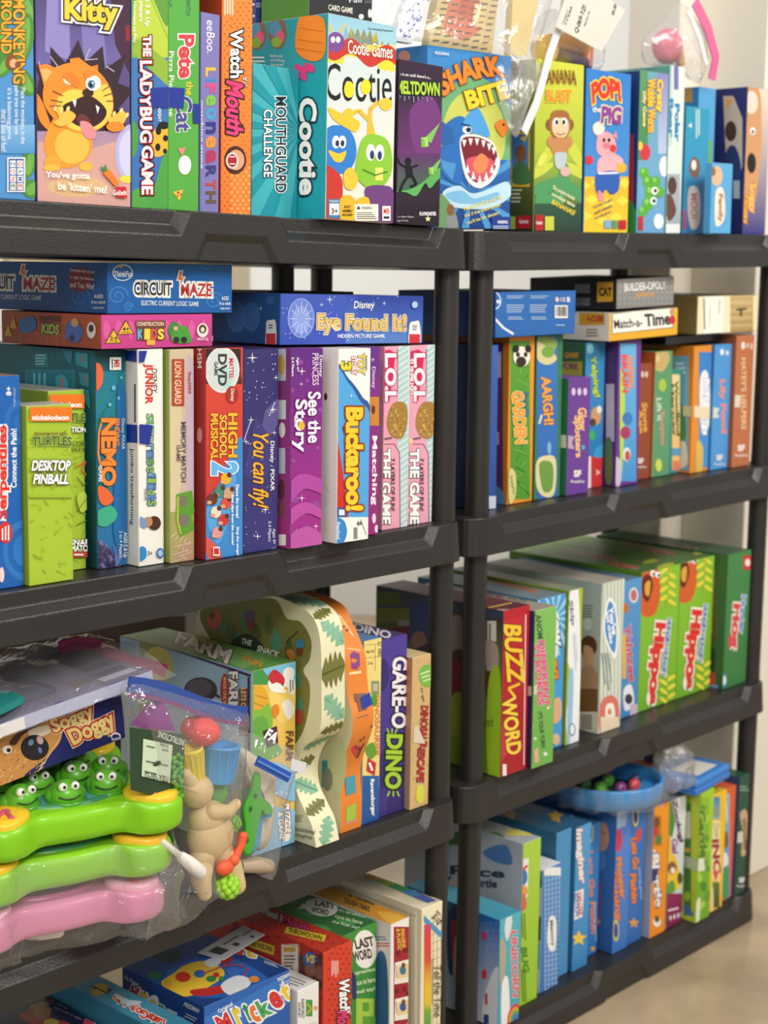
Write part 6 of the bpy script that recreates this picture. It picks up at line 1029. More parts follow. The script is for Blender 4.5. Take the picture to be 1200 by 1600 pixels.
# ================================================================ farther unit, bottom shelf
b = Box('short teal game box with clouds and a rainbow, wrapped in film, beside the near post', 'R', 4, .084, -.004, .053, .183, .2, ['#3fa0b4', '#2f78b0', '#58b4cc', '#3a8aa0'])
l = b.left(); l.A('#2068b0', '#c2cad8').R(696, 1400, 790, 1440, '#1f6aa8', '#1f62b0').B([(700, 1430), (718, 1420), (722, 1500), (702, 1520)], '#284068').B([(706, 1440), (716, 1450), (714, 1500), (706, 1496)], '#a03a4a').B([(712, 1460), (718, 1500), (714, 1540), (708, 1520)], '#c8b0a8').B([(756, 1560), (778, 1510), (782, 1600), (756, 1610)], '#d8dce6').E(757, 1462, 4, 7, '#c8346a').E(757, 1522, 4, 8, '#c83a44').R(758, 1552, 762, 1570, '#c83a44').R(756, 1585, 764, 1600, '#2a4a80').dots(762, 1430, 782, 1500, 9, 12, .7, '#d0e0f4')
t = b.top(); t.A('#6cc0d4', '#3f94b0')
f = b.front(); f.A('#58b6c4', '#4aa8bc').B([(782, 1470), (790, 1480), (788, 1530), (782, 1540)], '#b8a890').B([(784, 1540), (794, 1530), (796, 1610), (784, 1612)], '#f0f2f2').T('UNICORN', 804, 1506, 104, 11, '#d8707c', 88, .06, ('#f2d8d8', .04), title=True)
for k, c in enumerate(('#d84a4a', '#e8a03a', '#5ab05a', '#4a7ac8')): f.E(806, 1600, 14 - k * 2.4, 32 - k * 5, c)
f.B([(794, 1420), (800, 1440), (792, 1470), (788, 1450)], '#dfe8ea'); b.done()
b = Box('tall lime game box with a frog on its lid and a grey side', 'R', 4, .168, .019, .0465, .28, .26, ['#a4cc3e', '#b4bcc6', '#c4cacc', '#8ab034'])
l = b.left(); l.A('#a4aebc', '#c2c6c8').R(700, 1300, 726, 1320, '#3a6a38').T('Race', 746, 1362, 86, 15, '#2f3848', 4, .05, title=True).T('Your Turtle', 735, 1378, 84, 14, '#2f3848', 4, .05, title=True).B([(700, 1380), (720, 1372), (724, 1400), (700, 1404)], '#d8c0b8').B([(755, 1330), (790, 1320), (800, 1350), (770, 1345)], '#4a7ab8')
t = b.top(); t.A('#c8ccc6', '#b0b8bc').E(770, 1310, 18, 10, '#4a8a34').E(770, 1309, 8, 5, '#e6ead8').E(771, 1309, 4, 3, '#222').B([(768, 1328), (800, 1322), (806, 1336), (775, 1342)], '#2f6ab8').L([(788, 1344), (834, 1320)], 5, '#e08a5a').R(790, 1296, 830, 1306, '#e0d86a')
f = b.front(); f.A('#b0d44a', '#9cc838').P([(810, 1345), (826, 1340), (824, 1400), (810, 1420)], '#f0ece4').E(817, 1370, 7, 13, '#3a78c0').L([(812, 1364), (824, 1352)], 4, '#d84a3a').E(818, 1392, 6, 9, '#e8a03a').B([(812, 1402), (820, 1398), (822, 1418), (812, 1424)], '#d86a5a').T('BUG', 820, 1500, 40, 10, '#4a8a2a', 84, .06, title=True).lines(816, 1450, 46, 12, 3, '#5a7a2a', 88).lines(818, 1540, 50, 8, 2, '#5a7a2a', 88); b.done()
b = Box('sky blue box with white upright lettering, half hidden behind the checked box', 'R', 4, .285, .04, .042, .262, .26, ['#4f94c8', '#2f6a94', '#4a84a8', '#3f80b0'])
t = b.top(); t.A('#4a86aa', '#2f5f80').star(798, 1274, 12, '#c89a3a').T('Original', 830, 1270, 20, 4, '#dde'); f = b.front(); f.T('Imagine', 842, 1330, 66, 12, '#e8e0e4', 86, .06, ('#b04a4a', .05), title=True); b.done()
b = Box('slim blue checked game box with a white label panel', 'R', 4, .229, .025, .0505, .217, .15, ['#4a84c4', '#d4dadc', '#e4e8ea', '#3a70ac'])
l = b.left(); l.A('#d6dcde', '#cfd0cc').R(838, 1362, 850, 1384, '#5aa0b8').B([(838, 1440), (852, 1430), (852, 1460), (838, 1470)], '#5a4030').B([(838, 1480), (852, 1474), (852, 1510), (838, 1520)], '#8ac0d0').R(840, 1515, 850, 1545, '#e8e6de').E(843, 1380, 5, 8, '#2a6a9a')
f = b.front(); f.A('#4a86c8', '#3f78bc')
for k in range(5): f.n -= 1 if k else 0; f.L([(852 + k * 5.4, 1365), (852 + k * 5.4, 1552)], 1.3, '#a8c8e8')
for k in range(26): f.n -= 1; f.L([(850, 1362 + k * 7.4), (876, 1356 + k * 7.4)], 1.1, '#a8c8e8')
f.B([(862, 1430), (869, 1440), (868, 1480), (860, 1486), (855, 1470), (857, 1440)], '#f2f2ee').T('Memory', 862, 1458, 40, 7, '#4a4a54', 86, .04, title=True).R(850, 1355, 876, 1368, '#f0f0ee'); b.done()
def star_game(label, u, v, w, h, art):
    b = Box(label, 'R', 4, u, v, w, h, .26, ['#4a92cc', '#336f9c', '#4580a2', '#3c7cb0']); art(b); b.done()
def a1(b):
    t = b.top(); t.A('#4a88ac', '#2f5f84').star(868, 1276, 13, '#d8ac3a').lines(906, 1270, 30, 6, 2, '#cfe0ec', -16)
    l = b.left(); l.A('#3a7cab', '#2f6c9a').B([(852, 1302), (878, 1308), (890, 1324), (876, 1340), (856, 1330)], '#c8a084').L([(874, 1370), (878, 1400)], 1.2, '#b04a5a').star(878, 1478, 9, '#d8b03a')
    f = b.front(); f.A('#58a4da', '#3f88c4').T('Imaginer', 906, 1338, 86, 14, '#f4f0f0', 86, .06, ('#b8443c', .05), title=True).P([(898, 1394), (912, 1388), (910, 1432), (897, 1438)], '#f2f0ee').T('DELUXE', 906, 1412, 36, 6, '#c83a4a', 86, .05).T('EDITION', 901, 1414, 36, 6, '#3a5ab0', 86, .05).star(904, 1466, 13, '#f0cc4a')
star_game('blue game box with white red-edged upright letters and a gold star', .333, .035, .0435, .26, a1)
def a2(b):
    f = b.front(); f.A('#3f84c8', '#3676b8').E(923, 1300, 4, 16, '#d8d048').E(923, 1300, 2.6, 12, '#3a5aa8').T('Lets Go Fishin', 925, 1394, 130, 8, '#e8843a', 88, .05, title=True).star(926, 1482, 5, '#e0a84a').T('Fishing game', 930, 1440, 60, 4, '#bcd4e8', 88)
star_game('narrow blue game box with an orange upright word in a gap between star boxes', .3775, .0535, .0525, .242, a2)
def a3(b):
    t = b.top(); t.A('#4a7ac4', '#35589c'); l = b.left(); l.A('#3a6cb4', '#2f62a4').B([(932, 1292), (946, 1286), (952, 1310), (944, 1330), (932, 1322)], '#b8907a').L([(936, 1298), (948, 1304)], 1.5, '#8a6450').E(938, 1345, 9, 16, '#4a80c4').L([(938, 1378), (936, 1450)], 2, '#a83a6a').star(934, 1440, 6, '#c8a84a')
    f = b.front(); f.A('#5a8ee0', '#3f78c4').P([(954, 1272), (980, 1266), (978, 1290), (954, 1300)], '#a8c0ea').B([(958, 1304), (968, 1296), (972, 1316), (964, 1332)], '#d83a5a').T('Fishing', 962, 1400, 78, 11, '#e8844a', 84, .06, ('#8a3a24', .04), title=True).T('Monster', 970, 1372, 66, 9, '#e8945a', 84, .06, ('#8a3a24', .04), title=True).E(962, 1454, 5, 17, '#d8cc48').E(962, 1454, 3.4, 12, '#3a4aa0')
star_game('blue game box with a red creature and orange ragged upright letters', .4405, .027, .0445, .263, a3)
def a4(b):
    f = b.front(); f.A('#3f7cc8', '#356cb8').E(993, 1275, 5, 17, '#e0d84a').E(993, 1275, 3.4, 12, '#3a4aa0').B([(994, 1300), (1002, 1294), (1000, 1312), (993, 1316)], '#d84a4a').T('Lets Go', 992, 1334, 50, 10, '#ee8a3c', 86, .06, ('#7a3a1a', .04), title=True).T('Fishin', 990, 1388, 46, 10, '#ee8a3c', 86, .06, ('#7a3a1a', .04), title=True).star(990, 1442, 9, '#e0a03a').T('fishing game', 1000, 1380, 50, 4, '#bcd4ec', 86)
star_game('blue game box with a yellow ring emblem, beside the plain orange box', .4875, .03, .0475, .258, a4)
b = Box('bright orange game box with blue tape on its edge and white outlined upright letters', 'R', 4, .5425, .0175, .0495, .248, .24, ['#f0941f', '#98a0bc', '#d8862a', '#d07c1a'])
l = b.left(); l.A('#a4acc4', '#9aa2bc'); t = b.top(); t.A('#8a84a8', '#7a6a94')
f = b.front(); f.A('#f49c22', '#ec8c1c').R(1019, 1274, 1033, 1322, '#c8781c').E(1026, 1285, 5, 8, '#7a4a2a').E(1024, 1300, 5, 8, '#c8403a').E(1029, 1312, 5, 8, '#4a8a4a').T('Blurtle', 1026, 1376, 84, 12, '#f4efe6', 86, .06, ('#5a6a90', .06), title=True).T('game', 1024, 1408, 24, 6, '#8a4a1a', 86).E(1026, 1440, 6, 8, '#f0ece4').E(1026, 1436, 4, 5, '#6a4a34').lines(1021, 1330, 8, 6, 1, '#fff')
b.strip(f, [(1006, 1360), (1028, 1356), (1024, 1376), (1008, 1380)], '#24306f', 'dark blue tape round the edge of the orange box'); b.strip(f, [(1006, 1388), (1010, 1388), (1016, 1402), (1007, 1400)], '#24306f'); b.done()
b = Box('white and plum game box with a green flash and a small dog', 'R', 4, .598, .02, .053, .246, .24, ['#dfe3e2', '#55883c', '#8a8a94', '#b8a8b4'])
f = b.front(); f.A('#e6e8e6', '#b8ccd8').P([(1042, 1244), (1052, 1238), (1058, 1270), (1050, 1310), (1042, 1300)], '#4f8f3a').B([(1042, 1300), (1056, 1340), (1064, 1380), (1050, 1396), (1042, 1398)], '#f0c63a').R(1040, 1396, 1070, 1455, '#8e2458', '#7a1f4c').T('Zoologi', 1058, 1282, 70, 10, '#5a3a6a', 80, .07, ('#f4f0f4', .05), title=True).T('Gal', 1054, 1322, 24, 10, '#8a5a9a', 86, .07, ('#f4f0f4', .05), title=True).E(1050, 1356, 7, 10, '#8a5a3a').E(1051, 1360, 4, 5, '#f0e0d0').E(1062, 1372, 4, 9, '#5a4a3a').B([(1042, 1382), (1052, 1376), (1054, 1392), (1042, 1396)], '#5fa03c').lines(1054, 1420, 22, 6, 1, '#f0e0ec', -14)
for k in range(4): f.E(1047 + k * 6, 1434 - k * 2, 2, 4, '#e0c8d8')
b.done()
b = Box('leafy green and lime game box with clear tape over its edge', 'R', 4, .661, -.004, .0475, .251, .24, ['#a7cf34', '#5f9436', '#b8cc3c', '#8ab028'])
l = b.left(); l.A('#b8cc3a', '#aac034').R(1069, 1254, 1080, 1430, '#4f8438', '#3f7434').R(1069, 1268, 1079, 1310, '#d8e0c8').R(1070, 1325, 1078, 1332, '#d8a83a').E(1074, 1400, 5, 8, '#8ab83a').B([(1070, 1412), (1082, 1424), (1082, 1432), (1070, 1426)], '#4a6aa0')
f = b.front(); f.R(1088, 1246, 1108, 1440, '#8cc032', '#6aa82a')
for k in range(12): f.n -= 1 if k else 0; f.E(1090 + (k * 7) % 18, 1250 + k * 15, 5, 8, ('#4f8a28', '#5f9a2e', '#a8d04a')[k % 3], 20 * k)
f.T('Garden', 1098, 1310, 90, 13, '#4a7a24', 86, .06, ('#b8d860', .04), title=True).B([(1088, 1410), (1094, 1404), (1092, 1440), (1088, 1442)], '#dfe8c8')
b.strip(f, [(1083, 1343), (1100, 1340), (1101, 1360), (1083, 1363)], '#e3ead0', 'pale clear tape'); l.n += 2; b.strip(l, [(1069, 1336), (1090, 1343), (1090, 1362), (1069, 1354)], '#a9b89a'); b.done()
b = Box('yellow framed game box with dark red upright letters and an animal picture', 'R', 4, .7105, .003, .0545, .233, .24, ['#f0c22e', '#b8921e', '#d8b02a', '#d0a424'])
f = b.front(); f.R(1112, 1245, 1125, 1280, '#4a84b8', '#8ab4c8').E(1119, 1268, 5, 9, '#8a9a94').R(1111, 1282, 1125, 1400, '#f4e4a0', '#f2d878').T('Down', 1120, 1300, 26, 9, '#b8b0a0', 86, .05).T('INC', 1119, 1338, 54, 12, '#a02838', 86, .06, ('#f6e8c8', .05), title=True).P([(1114, 1362), (1123, 1360), (1118, 1378)], '#d8404a').R(1113, 1378, 1124, 1418, '#5a7a30', '#4a4a24').B([(1110, 1390), (1114, 1388), (1114, 1424), (1110, 1424)], '#e6d89a'); b.done()
b = Box('orange edged slim game box with a blue animal picture, beside the dark green end box', 'R', 4, .768, .0145, .05, .226, .24, ['#e0643c', '#b04a2a', '#d8603a', '#b84e2c'])
f = b.front(); f.R(1129, 1240, 1140, 1400, '#9ac0dc', '#4a84c0').B([(1129, 1245), (1136, 1250), (1134, 1290), (1129, 1294)], '#6a9a4a').E(1134, 1312, 4, 14, '#8a5a34').E(1133, 1344, 5, 12, '#e8ecee').B([(1130, 1360), (1138, 1356), (1138, 1400), (1130, 1402)], '#3f9a6a').lines(1135, 1270, 40, 4, 1, '#f0f0e0', 88); b.done()
b = Box('plain dark green slim game box with a cream ribbon word', 'R', 4, .8205, .009, .0355, .241, .22, ['#25513c', '#2f4a78', '#2a563f', '#1e4432'])
f = b.front(); f.A('#285740', '#244e3a').B([(1156, 1272), (1166, 1266), (1170, 1300), (1168, 1330), (1158, 1336), (1160, 1300)], '#c8a888').T('Woodsy', 1163, 1304, 52, 8, '#6a4a34', 86, .05, title=True).lines(1162, 1232, 16, 10, 2, '#8aa898', 0); simply(f, 1159, 1375, .7, True)
b.strip(f, [(1148, 1302), (1160, 1298), (1160, 1316), (1148, 1318)], '#d2d6c0', 'pale clear tape'); b.done()

# ================================================================ toys and zip bags
UL, UR_ = umat('L'), umat('R')
def rings(M, name, prof, col, mat_=TOY, parent=None, n=32):
    "turned shape from (radius, height) pairs"
    mb = MB(); mb.prism([[(r * cos(2 * pi * k / n), r * sin(2 * pi * k / n), z) for k in range(n)] for r, z in prof], col); return mb.build(name, mat_, parent, M)
# --- the three stacked pop-up game toys
def lobed(k=0.0, s=1.0):
    "outline of the toy: a bulging square with a round pad at each corner"
    q = [(-.045, -.103), (0, -.106), (.045, -.103), (.058, -.108), (.070, -.121), (.092, -.126), (.114, -.118), (.126, -.100), (.122, -.078), (.110, -.062)]
    pts = []
    for a in range(4): pts += [(x * cos(a * pi / 2) - y * sin(a * pi / 2), x * sin(a * pi / 2) + y * cos(a * pi / 2)) for x, y in q]
    pts = smooth_loop(pts, 3)
    return [(x * s - (k * x / math.hypot(x, y)), y * s - (k * y / math.hypot(x, y))) for x, y in pts]
def toy(M, label, body, well, pads, frogs):
    e = empty('frog_game_toy', M); tag(e, label, 'toy', 'stacked pop-up frog toys')
    mb = MB(); mb.prism([[(x, y, z) for x, y in lobed(k)] for k, z in ((.005, 0), (.001, .004), (0, .010), (0, .027), (.0015, .032), (.005, .0355), (.010, .037))], body); mb.build('case', TOY, e)
    mb = MB(); c = [(.082 * cos(2 * pi * k / 48) * (1.06 if 1 else 1), .082 * sin(2 * pi * k / 48)) for k in range(48)]
    mb.prism([[(x * 1.07, y * 1.07, .037) for x, y in c], [(x * 1.05, y * 1.05, .0405) for x, y in c], [(x, y, .0405) for x, y in c], [(x * .98, y * .98, .0378) for x, y in c]], well[0], cap0=False, cap1=False); mb.add([(x * .98, y * .98, .0378) for x, y in c], [list(range(48))], well[1]); mb.build('pond', TOY, e)
    for i, (sx, sy) in enumerate(((1, -1), (-1, -1), (1, 1), (-1, 1))):
        cx, cy = sx * .092, sy * .092; mb = MB(); a0 = math.atan2(sy, sx)
        sh = smooth_loop([(.029, 0), (.021, .020), (0, .027), (-.026, .022), (-.036, 0), (-.026, -.022), (0, -.027), (.021, -.020)], 4)
        L = [[(cx + (x * cos(a0) - y * sin(a0)) * k, cy + (x * sin(a0) + y * cos(a0)) * k, z) for x, y in sh] for k, z in ((1, .035), (1, .0405), (.93, .0435), (.6, .0445))]
        mb.prism(L, pads); o = mb.build('button', TOY, e)
        m2 = MB()
        for a in (-.75, 0, .75):
            p0 = Vector((cx, cy)) - Vector((cos(a0), sin(a0))) * .010; p1 = p0 + Vector((cos(a0 + a), sin(a0 + a))) * .021
            m2.tube([(p0.x, p0.y, .0446), (p1.x, p1.y, .0446)], .0028, '#d0566a', 8); m2.ball((p1.x, p1.y, .0442), (.0042, .0042, .0024), '#d0566a', 10, 6)
        m2.ball((cx - .010 * cos(a0), cy - .010 * sin(a0), .0442), (.0065, .0065, .0026), '#d0566a', 12, 6); m2.build('foot_print', TOY, o)
    look = rad(-96)
    for x, y, turn_ in frogs:
        m = MB(); R = Matrix.Rotation(look + pi / 2 + turn_, 4, 'Z'); P = Matrix.Translation((x, y, .0362)) @ R
        def bl(c, r, col, n=14, k=8): m.ball(P @ Vector(c), r, col, n, k, R.to_3x3())
        G, G2 = '#5fb22a', '#4a9a22'
        n = 20; m.prism([[tuple(P @ Vector((.0225 * k * cos(2 * pi * j / n), .0225 * k * sin(2 * pi * j / n), z))) for j in range(n)] for k, z in ((1, 0), (1.05, .003), (.92, .005))], G2)
        bl((0, 0, .008), (.0205, .0190, .0185), G, 18, 12); bl((-.0165, .004, .007), (.008, .010, .009), G); bl((.0165, .004, .007), (.008, .010, .009), G)
        for sx in (-1, 1): bl((sx * .0072, -.0085, .0205), .0066, G)
        f = m.build('frog', TOY, e); m = MB()
        for sx in (-1, 1): bl((sx * .0072, -.0122, .0222), .0052, '#f4f6ee', 12, 8); bl((sx * .0064, -.0165, .0236), .0021, '#16180f', 8, 6)
        m.build('eyes', TOY, f); m = MB()
        m.tube([P @ Vector((.0200 * sin(t), -.0188 * cos(t) - .0006, .0125 - .0034 * cos(t * 1.9))) for t in (k * .14 for k in range(-5, 6))], .0010, '#1f3a10', 6); m.build('mouth', TOY, f)
    return e
FR = [(-.058, -.058, .3), (-.006, -.066, 0), (.048, -.056, -.3), (-.072, -.012, .2), (-.026, -.020, .1), (.026, -.014, -.1), (.070, -.008, -.25), (-.046, .030, .2), (.004, .034, 0), (.050, .038, -.2), (-.02, .072, .1), (.028, .074, 0)]
TM = lambda u, v, dz, yaw: place('L', 3, u, v, dz, yaw)
toy(place('L', 3, .216, .077, .1290, -14.5, pitch=2.5), 'bright green plastic pop-up toy full of smiling frogs, topmost of its stack', '#86cc1c', ('#3f8a5a', '#5aa6b4'), '#f0c62e', FR)
toy(TM(.203, .082, .0735, -14), 'green plastic pop-up toy in clear film, middle of the stack', '#8ccb2a', ('#3f8a5a', '#5aa6b4'), '#f0b92e', [])
toy(TM(.193, .085, .0190, -14), 'pink plastic pop-up toy in clear film, lowest of the stack', '#e08cb4', ('#c86a98', '#d880a8'), '#f0b0c8', [])
def mallet(M, label):
    e = empty('toy_mallet', M); tag(e, label, 'toy mallet', 'white toy mallets by the pop-up toys')
    m = MB(); m.tube([(0, 0, 0), (.003, 0, 0), (.018, 0, 0), (.040, 0, 0), (.044, 0, 0)], [.004, .0062, .0085, .0088, .006], '#ece6dc', 20); m.build('head', TOY, e)
    m = MB(); m.tube([(.0, 0, 0), (-.03, .005, 0)], .0042, '#e4ded4', 12); m.build('handle', TOY, e)
mallet(UL @ Matrix.Translation((.142, .026, .4322)) @ Matrix.Rotation(rad(-24), 4, 'Z'), 'white plastic toy mallet under the pink pop-up toy')
mallet(UL @ Matrix.Translation((.296, -.066, .512)) @ Matrix.Rotation(rad(-12), 4, 'Z') @ Matrix.Rotation(rad(44), 4, 'Y'), 'white plastic toy mallet caught in the film next to the middle toy')

# --- clear bags
def pillow(M, name, outline, v0, bulge, m, parent=None, wr=.003, seed=1, tilt=None, n=4):
    "closed bag: outline in (u, z), lying about the plane v = v0, both faces puffed and creased"
    rnd = random.Random(seed); pts = smooth_loop(outline, n); c = sum((Vector(p) for p in pts), Vector((0, 0))) / len(pts); N = len(pts); mb = MB()
    ph = [rnd.uniform(0, 6.28) for _ in range(8)]
    def nz(x, y): return (.9 - 1.8 * abs(sin(x * 34 - y * 26 + ph[5] + sin(y * 30)))) * .8 + (.9 - 1.8 * abs(sin(x * 22 + y * 41 + ph[6]))) * .6 + sin(x * 70 + ph[0] + 3 * sin(y * 40 + ph[1])) * .5 + sin(y * 95 + ph[2] + 2 * sin(x * 60 + ph[3])) * .35 + sin((x + y) * 160 + ph[4]) * .2
    vv = tilt or (lambda u, z: v0)
    for sg in (-1, 1):
        L = []
        for f in (1, .95, .88, .79, .69, .58, .46, .34, .21, .08):
            L.append([(c.x + (p[0] - c.x) * f, vv(c.x + (p[0] - c.x) * f, c.y + (p[1] - c.y) * f) + sg * (bulge * (1 - f ** 3) + .0006) + (wr * nz(p[0] * f + sg, p[1] * f) * (1 - f ** 6)), c.y + (p[1] - c.y) * f) for p in pts])
        mb.prism(L, '#ffffff', True, False, True)
    return mb.build(name, m, parent, M)
def ribbon(M, name, pts, w, col, parent, m=VINYL, t=.0012, up=(0, 0, 1)):
    "flat zip strip along a line"
    mb = MB(); L = []
    for i, p in enumerate(pts):
        p = Vector(p); d = (Vector(pts[min(i + 1, len(pts) - 1)]) - Vector(pts[max(i - 1, 0)])).normalized(); s_ = d.cross(Vector((0, 1, 0)) if abs(d.y) < .9 else Vector((1, 0, 0))).normalized(); nn = d.cross(s_)
        L.append([tuple(p + s_ * a * w / 2 + nn * b_ * t) for a, b_ in ((-1, -1), (1, -1), (1, 1), (-1, 1))])
    mb.prism(L, col, False); return mb.build(name, m, parent, M)
def bag(name, label, group=None):
    e = empty(name, UL); tag(e, label, 'plastic bag', group)
    return e
def obj(mb, name, label, cat, M, m=VINYL, group=None): return tag(mb.build(name, m, None, M), label, cat, group)

# film around the two lower toys
e = bag('film_bag', 'crinkled clear bag round the green and pink pop-up toys')
mb = MB(); T1 = TM(.196, .083, 0, -14); rnd = random.Random(2); L = []
for k, z in ((-.010, .0025), (-.015, .006), (-.015, .035), (-.017, .06), (-.013, .09), (-.010, .112)):
    L.append([(x + .004 * sin(i * 1.3 + z * 90), y + .004 * sin(i * .9 + z * 70), z + .002 * abs(sin(i * .7))) for i, (x, y) in enumerate(lobed(k))])
mb.prism(L, '#ffffff', True, False, False); mb.build('bag_film', FILM, e, T1)
mb = MB(); fl = [(.268, -.062, .502), (.296, -.058, .518), (.322, -.066, .495), (.350, -.070, .478), (.356, -.074, .452), (.352, -.076, .440), (.318, -.074, .428), (.268, -.070, .424), (.240, -.066, .428)]
fl = smooth_loop([(a, c) for a, b_, c in fl], 3); cc = (.298, .470)
mb.prism([[(cc[0] + (a - cc[0]) * f, -.068 - .012 * (1 - f ** 2) + .004 * sin(i * 1.1 + f * 9), cc[1] + (c - cc[1]) * f) for i, (a, c) in enumerate(fl)] for f in (1, .8, .55, .3, .06)], '#ffffff', True, False, True); mb.build('loose_corner', FILM, e, UL)

# navy boxed game leaning over the toys, with a lilac tray and a zip bag on it
b = Box('navy game box with a shaggy dog nose, tilted over the frogs', 'L', 3, .062, .03, .2335, .060, .24, ['#262a72', '#2a2d6c', '#4a3f5a', '#c8bca8', '#262a72', '#262a72'], dz=.1885, roll=6.2)
f = b.front(); f.A('#2b2f7c', '#242868')
f.B([(-40, 1170), (40, 1130), (84, 1112), (96, 1150), (78, 1178), (46, 1204), (20, 1224), (-40, 1250)], '#c98f4e')
rnd = random.Random(8)
for k in range(150):
    f.n -= 1 if k else 0; x = rnd.uniform(-10, 74); y = rnd.uniform(1150, 1225) - x * .25; f.L([(x, y), (x + rnd.uniform(-7, -2), y + rnd.uniform(2, 7))], 1.1, ('#e0b074', '#a86f34', '#b87c3e', '#eac890')[k % 4])
f.B([(14, 1160), (30, 1142), (56, 1122), (72, 1120), (62, 1132), (36, 1148), (24, 1164)], '#4a2818').B([(44, 1142), (66, 1134), (80, 1134), (76, 1146), (52, 1152)], '#efe2d2').L([(20, 1226), (60, 1204), (92, 1156), (98, 1140)], 1.6, '#e8c070')
f.E(54, 1168, 22, 20, '#1c1a20').E(54, 1167, 20, 18, '#232128').E(48, 1160, 4, 5, '#6a90b0', 30).E(62, 1156, 5, 7, '#c8a8a8', -20).E(62, 1172, 3, 5, '#6a70b8', -20).E(11, 1171, 7.5, 6.5, '#f4efe6').E(13, 1172, 3.6, 3.4, '#231a18')
f.T('Soggy', 113, 1125, 70, 30, '#f4dc9a', -22, .05, ('#c8382c', .08), title=True, o2=('#f6e0b0', .12)).T('Doggy', 144, 1140, 76, 34, '#f4d88a', -26, .05, ('#c8382c', .08), title=True, o2=('#f6e0b0', .12))
f.E(180, 1150, 8, 6, '#e8e8f0').E(180, 1151, 6, 4, '#262a72').T('SPIN MASTER', 181, 1154, 15, 4, '#e8e8f0', -14, .03).T('GAMES', 182, 1159, 14, 3.6, '#e8e8f0', -14, .05); b.done()
TR = place('L', 3, .062, -.004, .2585, roll=6.2)
tr = empty('game_tray', TR); tag(tr, 'shallow lilac edged game tray in the bag on the navy dog box', 'game tray')
mb = MB(); mb.box(0, 0, 0, .250, .2, .0155, ['#aeb1d2', '#a0a3c4', '#5f587a', '#a7a2b6']); mb.build('base', CARD, tr)
mb = MB()
for q, c in (((.01, .01, .11, .07), '#4d4474'), ((.02, .03, .09, .06), '#2a2650'), ((.12, .02, .155, .08), '#6a5f7a'), ((.19, .015, .24, .03), '#b8b0c8'), ((.19, .035, .24, .05), '#3a3358'), ((.13, .09, .24, .16), '#332e54'), ((.16, .03, .185, .05), '#5a3f4a'), ((.20, .06, .235, .08), '#2f2a48')): mb.add([(q[0], q[1], .0160), (q[2], q[1], .0160), (q[2], q[3], .0160), (q[0], q[3], .0160)], [[0, 1, 2, 3]], c)
mb.build('print', CARD, tr)
mb = MB(); mb.box(.0, -.0008, .0008, .067, -.0003, .0145, '#e9e4e2', .0002); o = mb.build('paper_label', CARD, tr)
mb = MB(); mb.box(.02, .03, .0162, .135, .11, .024, '#22224e', .003); obj(mb, 'card_pack', 'navy card pack in the bag on top of the lilac tray', 'card pack', TR, GLOSS)
pm = empty('zip_pouch', TR @ Matrix.Translation((0, 0, .0245)) @ Matrix.Rotation(rad(-3), 4, 'Y')); tag(pm, 'small teal zip pouch with a white label, at the near end of its shelf', 'pouch')
mb = MB(); q = smooth_loop([(.0, .0), (.067, .002), (.074, .012), (.070, .045), (.0, .06)], 3); mb.prism([[(x * k + .0 , y, z) for x, y in q] for k, z in ((.98, 0), (1, .004), (.97, .008))], '#1f7f7c'); mb.build('pouch_body', VINYL, pm)
mb = MB(); mb.add([(.004, .012, .0085), (.014, .012, .0085), (.028, .04, .0085), (.006, .042, .0085)], [[0, 1, 2, 3]], '#c8ccca'); mb.build('paper_label', CARD, pm)
e = bag('zip_bag', 'flat zip bag with a plum red seal, lying over the lilac tray', 'clear zip bags')
mb = MB(); N, K = 26, 10; vs = []
for i in range(N + 1):
    for j in range(K + 1):
        x = .0 + .277 * i / N; y = -.012 + .2 * j / K; z = .0265 + .010 * sin(pi * j / K) + .004 * sin(i * .9 + j * .5) + .0025 * sin(i * 1.7 - j * 1.3) - (.024 if j == 0 else .006 if j == 1 else 0) - .010 * max(0, (i - N + 5) / 5) ** 2; vs.append((x, y, max(z, .004 if j < 1 else .0165 if x < .25 else .005)))
mb.add(vs, [[i * (K + 1) + j, (i + 1) * (K + 1) + j, (i + 1) * (K + 1) + j + 1, i * (K + 1) + j + 1] for i in range(N) for j in range(K)], '#ffffff', True); mb.build('bag_film', HAZY, e, TR)
ZC = [(.25, .10, .741), (.275, .10, .744), (.305, .10, .736), (.325, .10, .723), (.344, .10, .712), (.362, .10, .703), (.38, .10, .697), (.398, .10, .690), (.414, .10, .683)]
ribbon(UL, 'zip_seal', [Vector(p) for p in ZC], .016, '#8e2152', e)

# zip bag of moulded toys beside the frog toy
def vD(u, z): return .055 - (u - .25) * .42 if u < .45 else -.03
OD = [(.249, .727), (.338, .694), (.430, .655), (.436, .628), (.426, .54), (.413, .467), (.407, .416), (.380, .430), (.345, .458), (.326, .50), (.322, .575), (.285, .600), (.252, .625), (.246, .68)]
VD = lambda u, z=0: -.03
tl = lambda u, z: -.030
e = bag('zip_bag', 'zip bag with a blue and purple seal, full of moulded toys beside the frogs', 'clear zip bags')
pillow(UL, 'bag_film', OD, 0, .036, FILM, e, .003, 3, tl)
zp = [(.249 + .183 * k / 8, tl(.249 + .183 * k / 8, 0), .7225 - .0735 * k / 8 + .004 * sin(k * .8)) for k in range(9)]
ribbon(UL, 'zip_seal', [(a, b_ - .004, c) for a, b_, c in zp], .018, '#2f4f9c', e); ribbon(UL, 'zip_line', [(a, b_ - .006, c - .0125) for a, b_, c in zp], .005, '#7a2f74', e)
G = 'moulded toys in the zip bag beside the frogs'
cd = empty('instruction_card', UL); tag(cd, 'dark green instruction card with a pale price label, inside the zip bag', 'card')
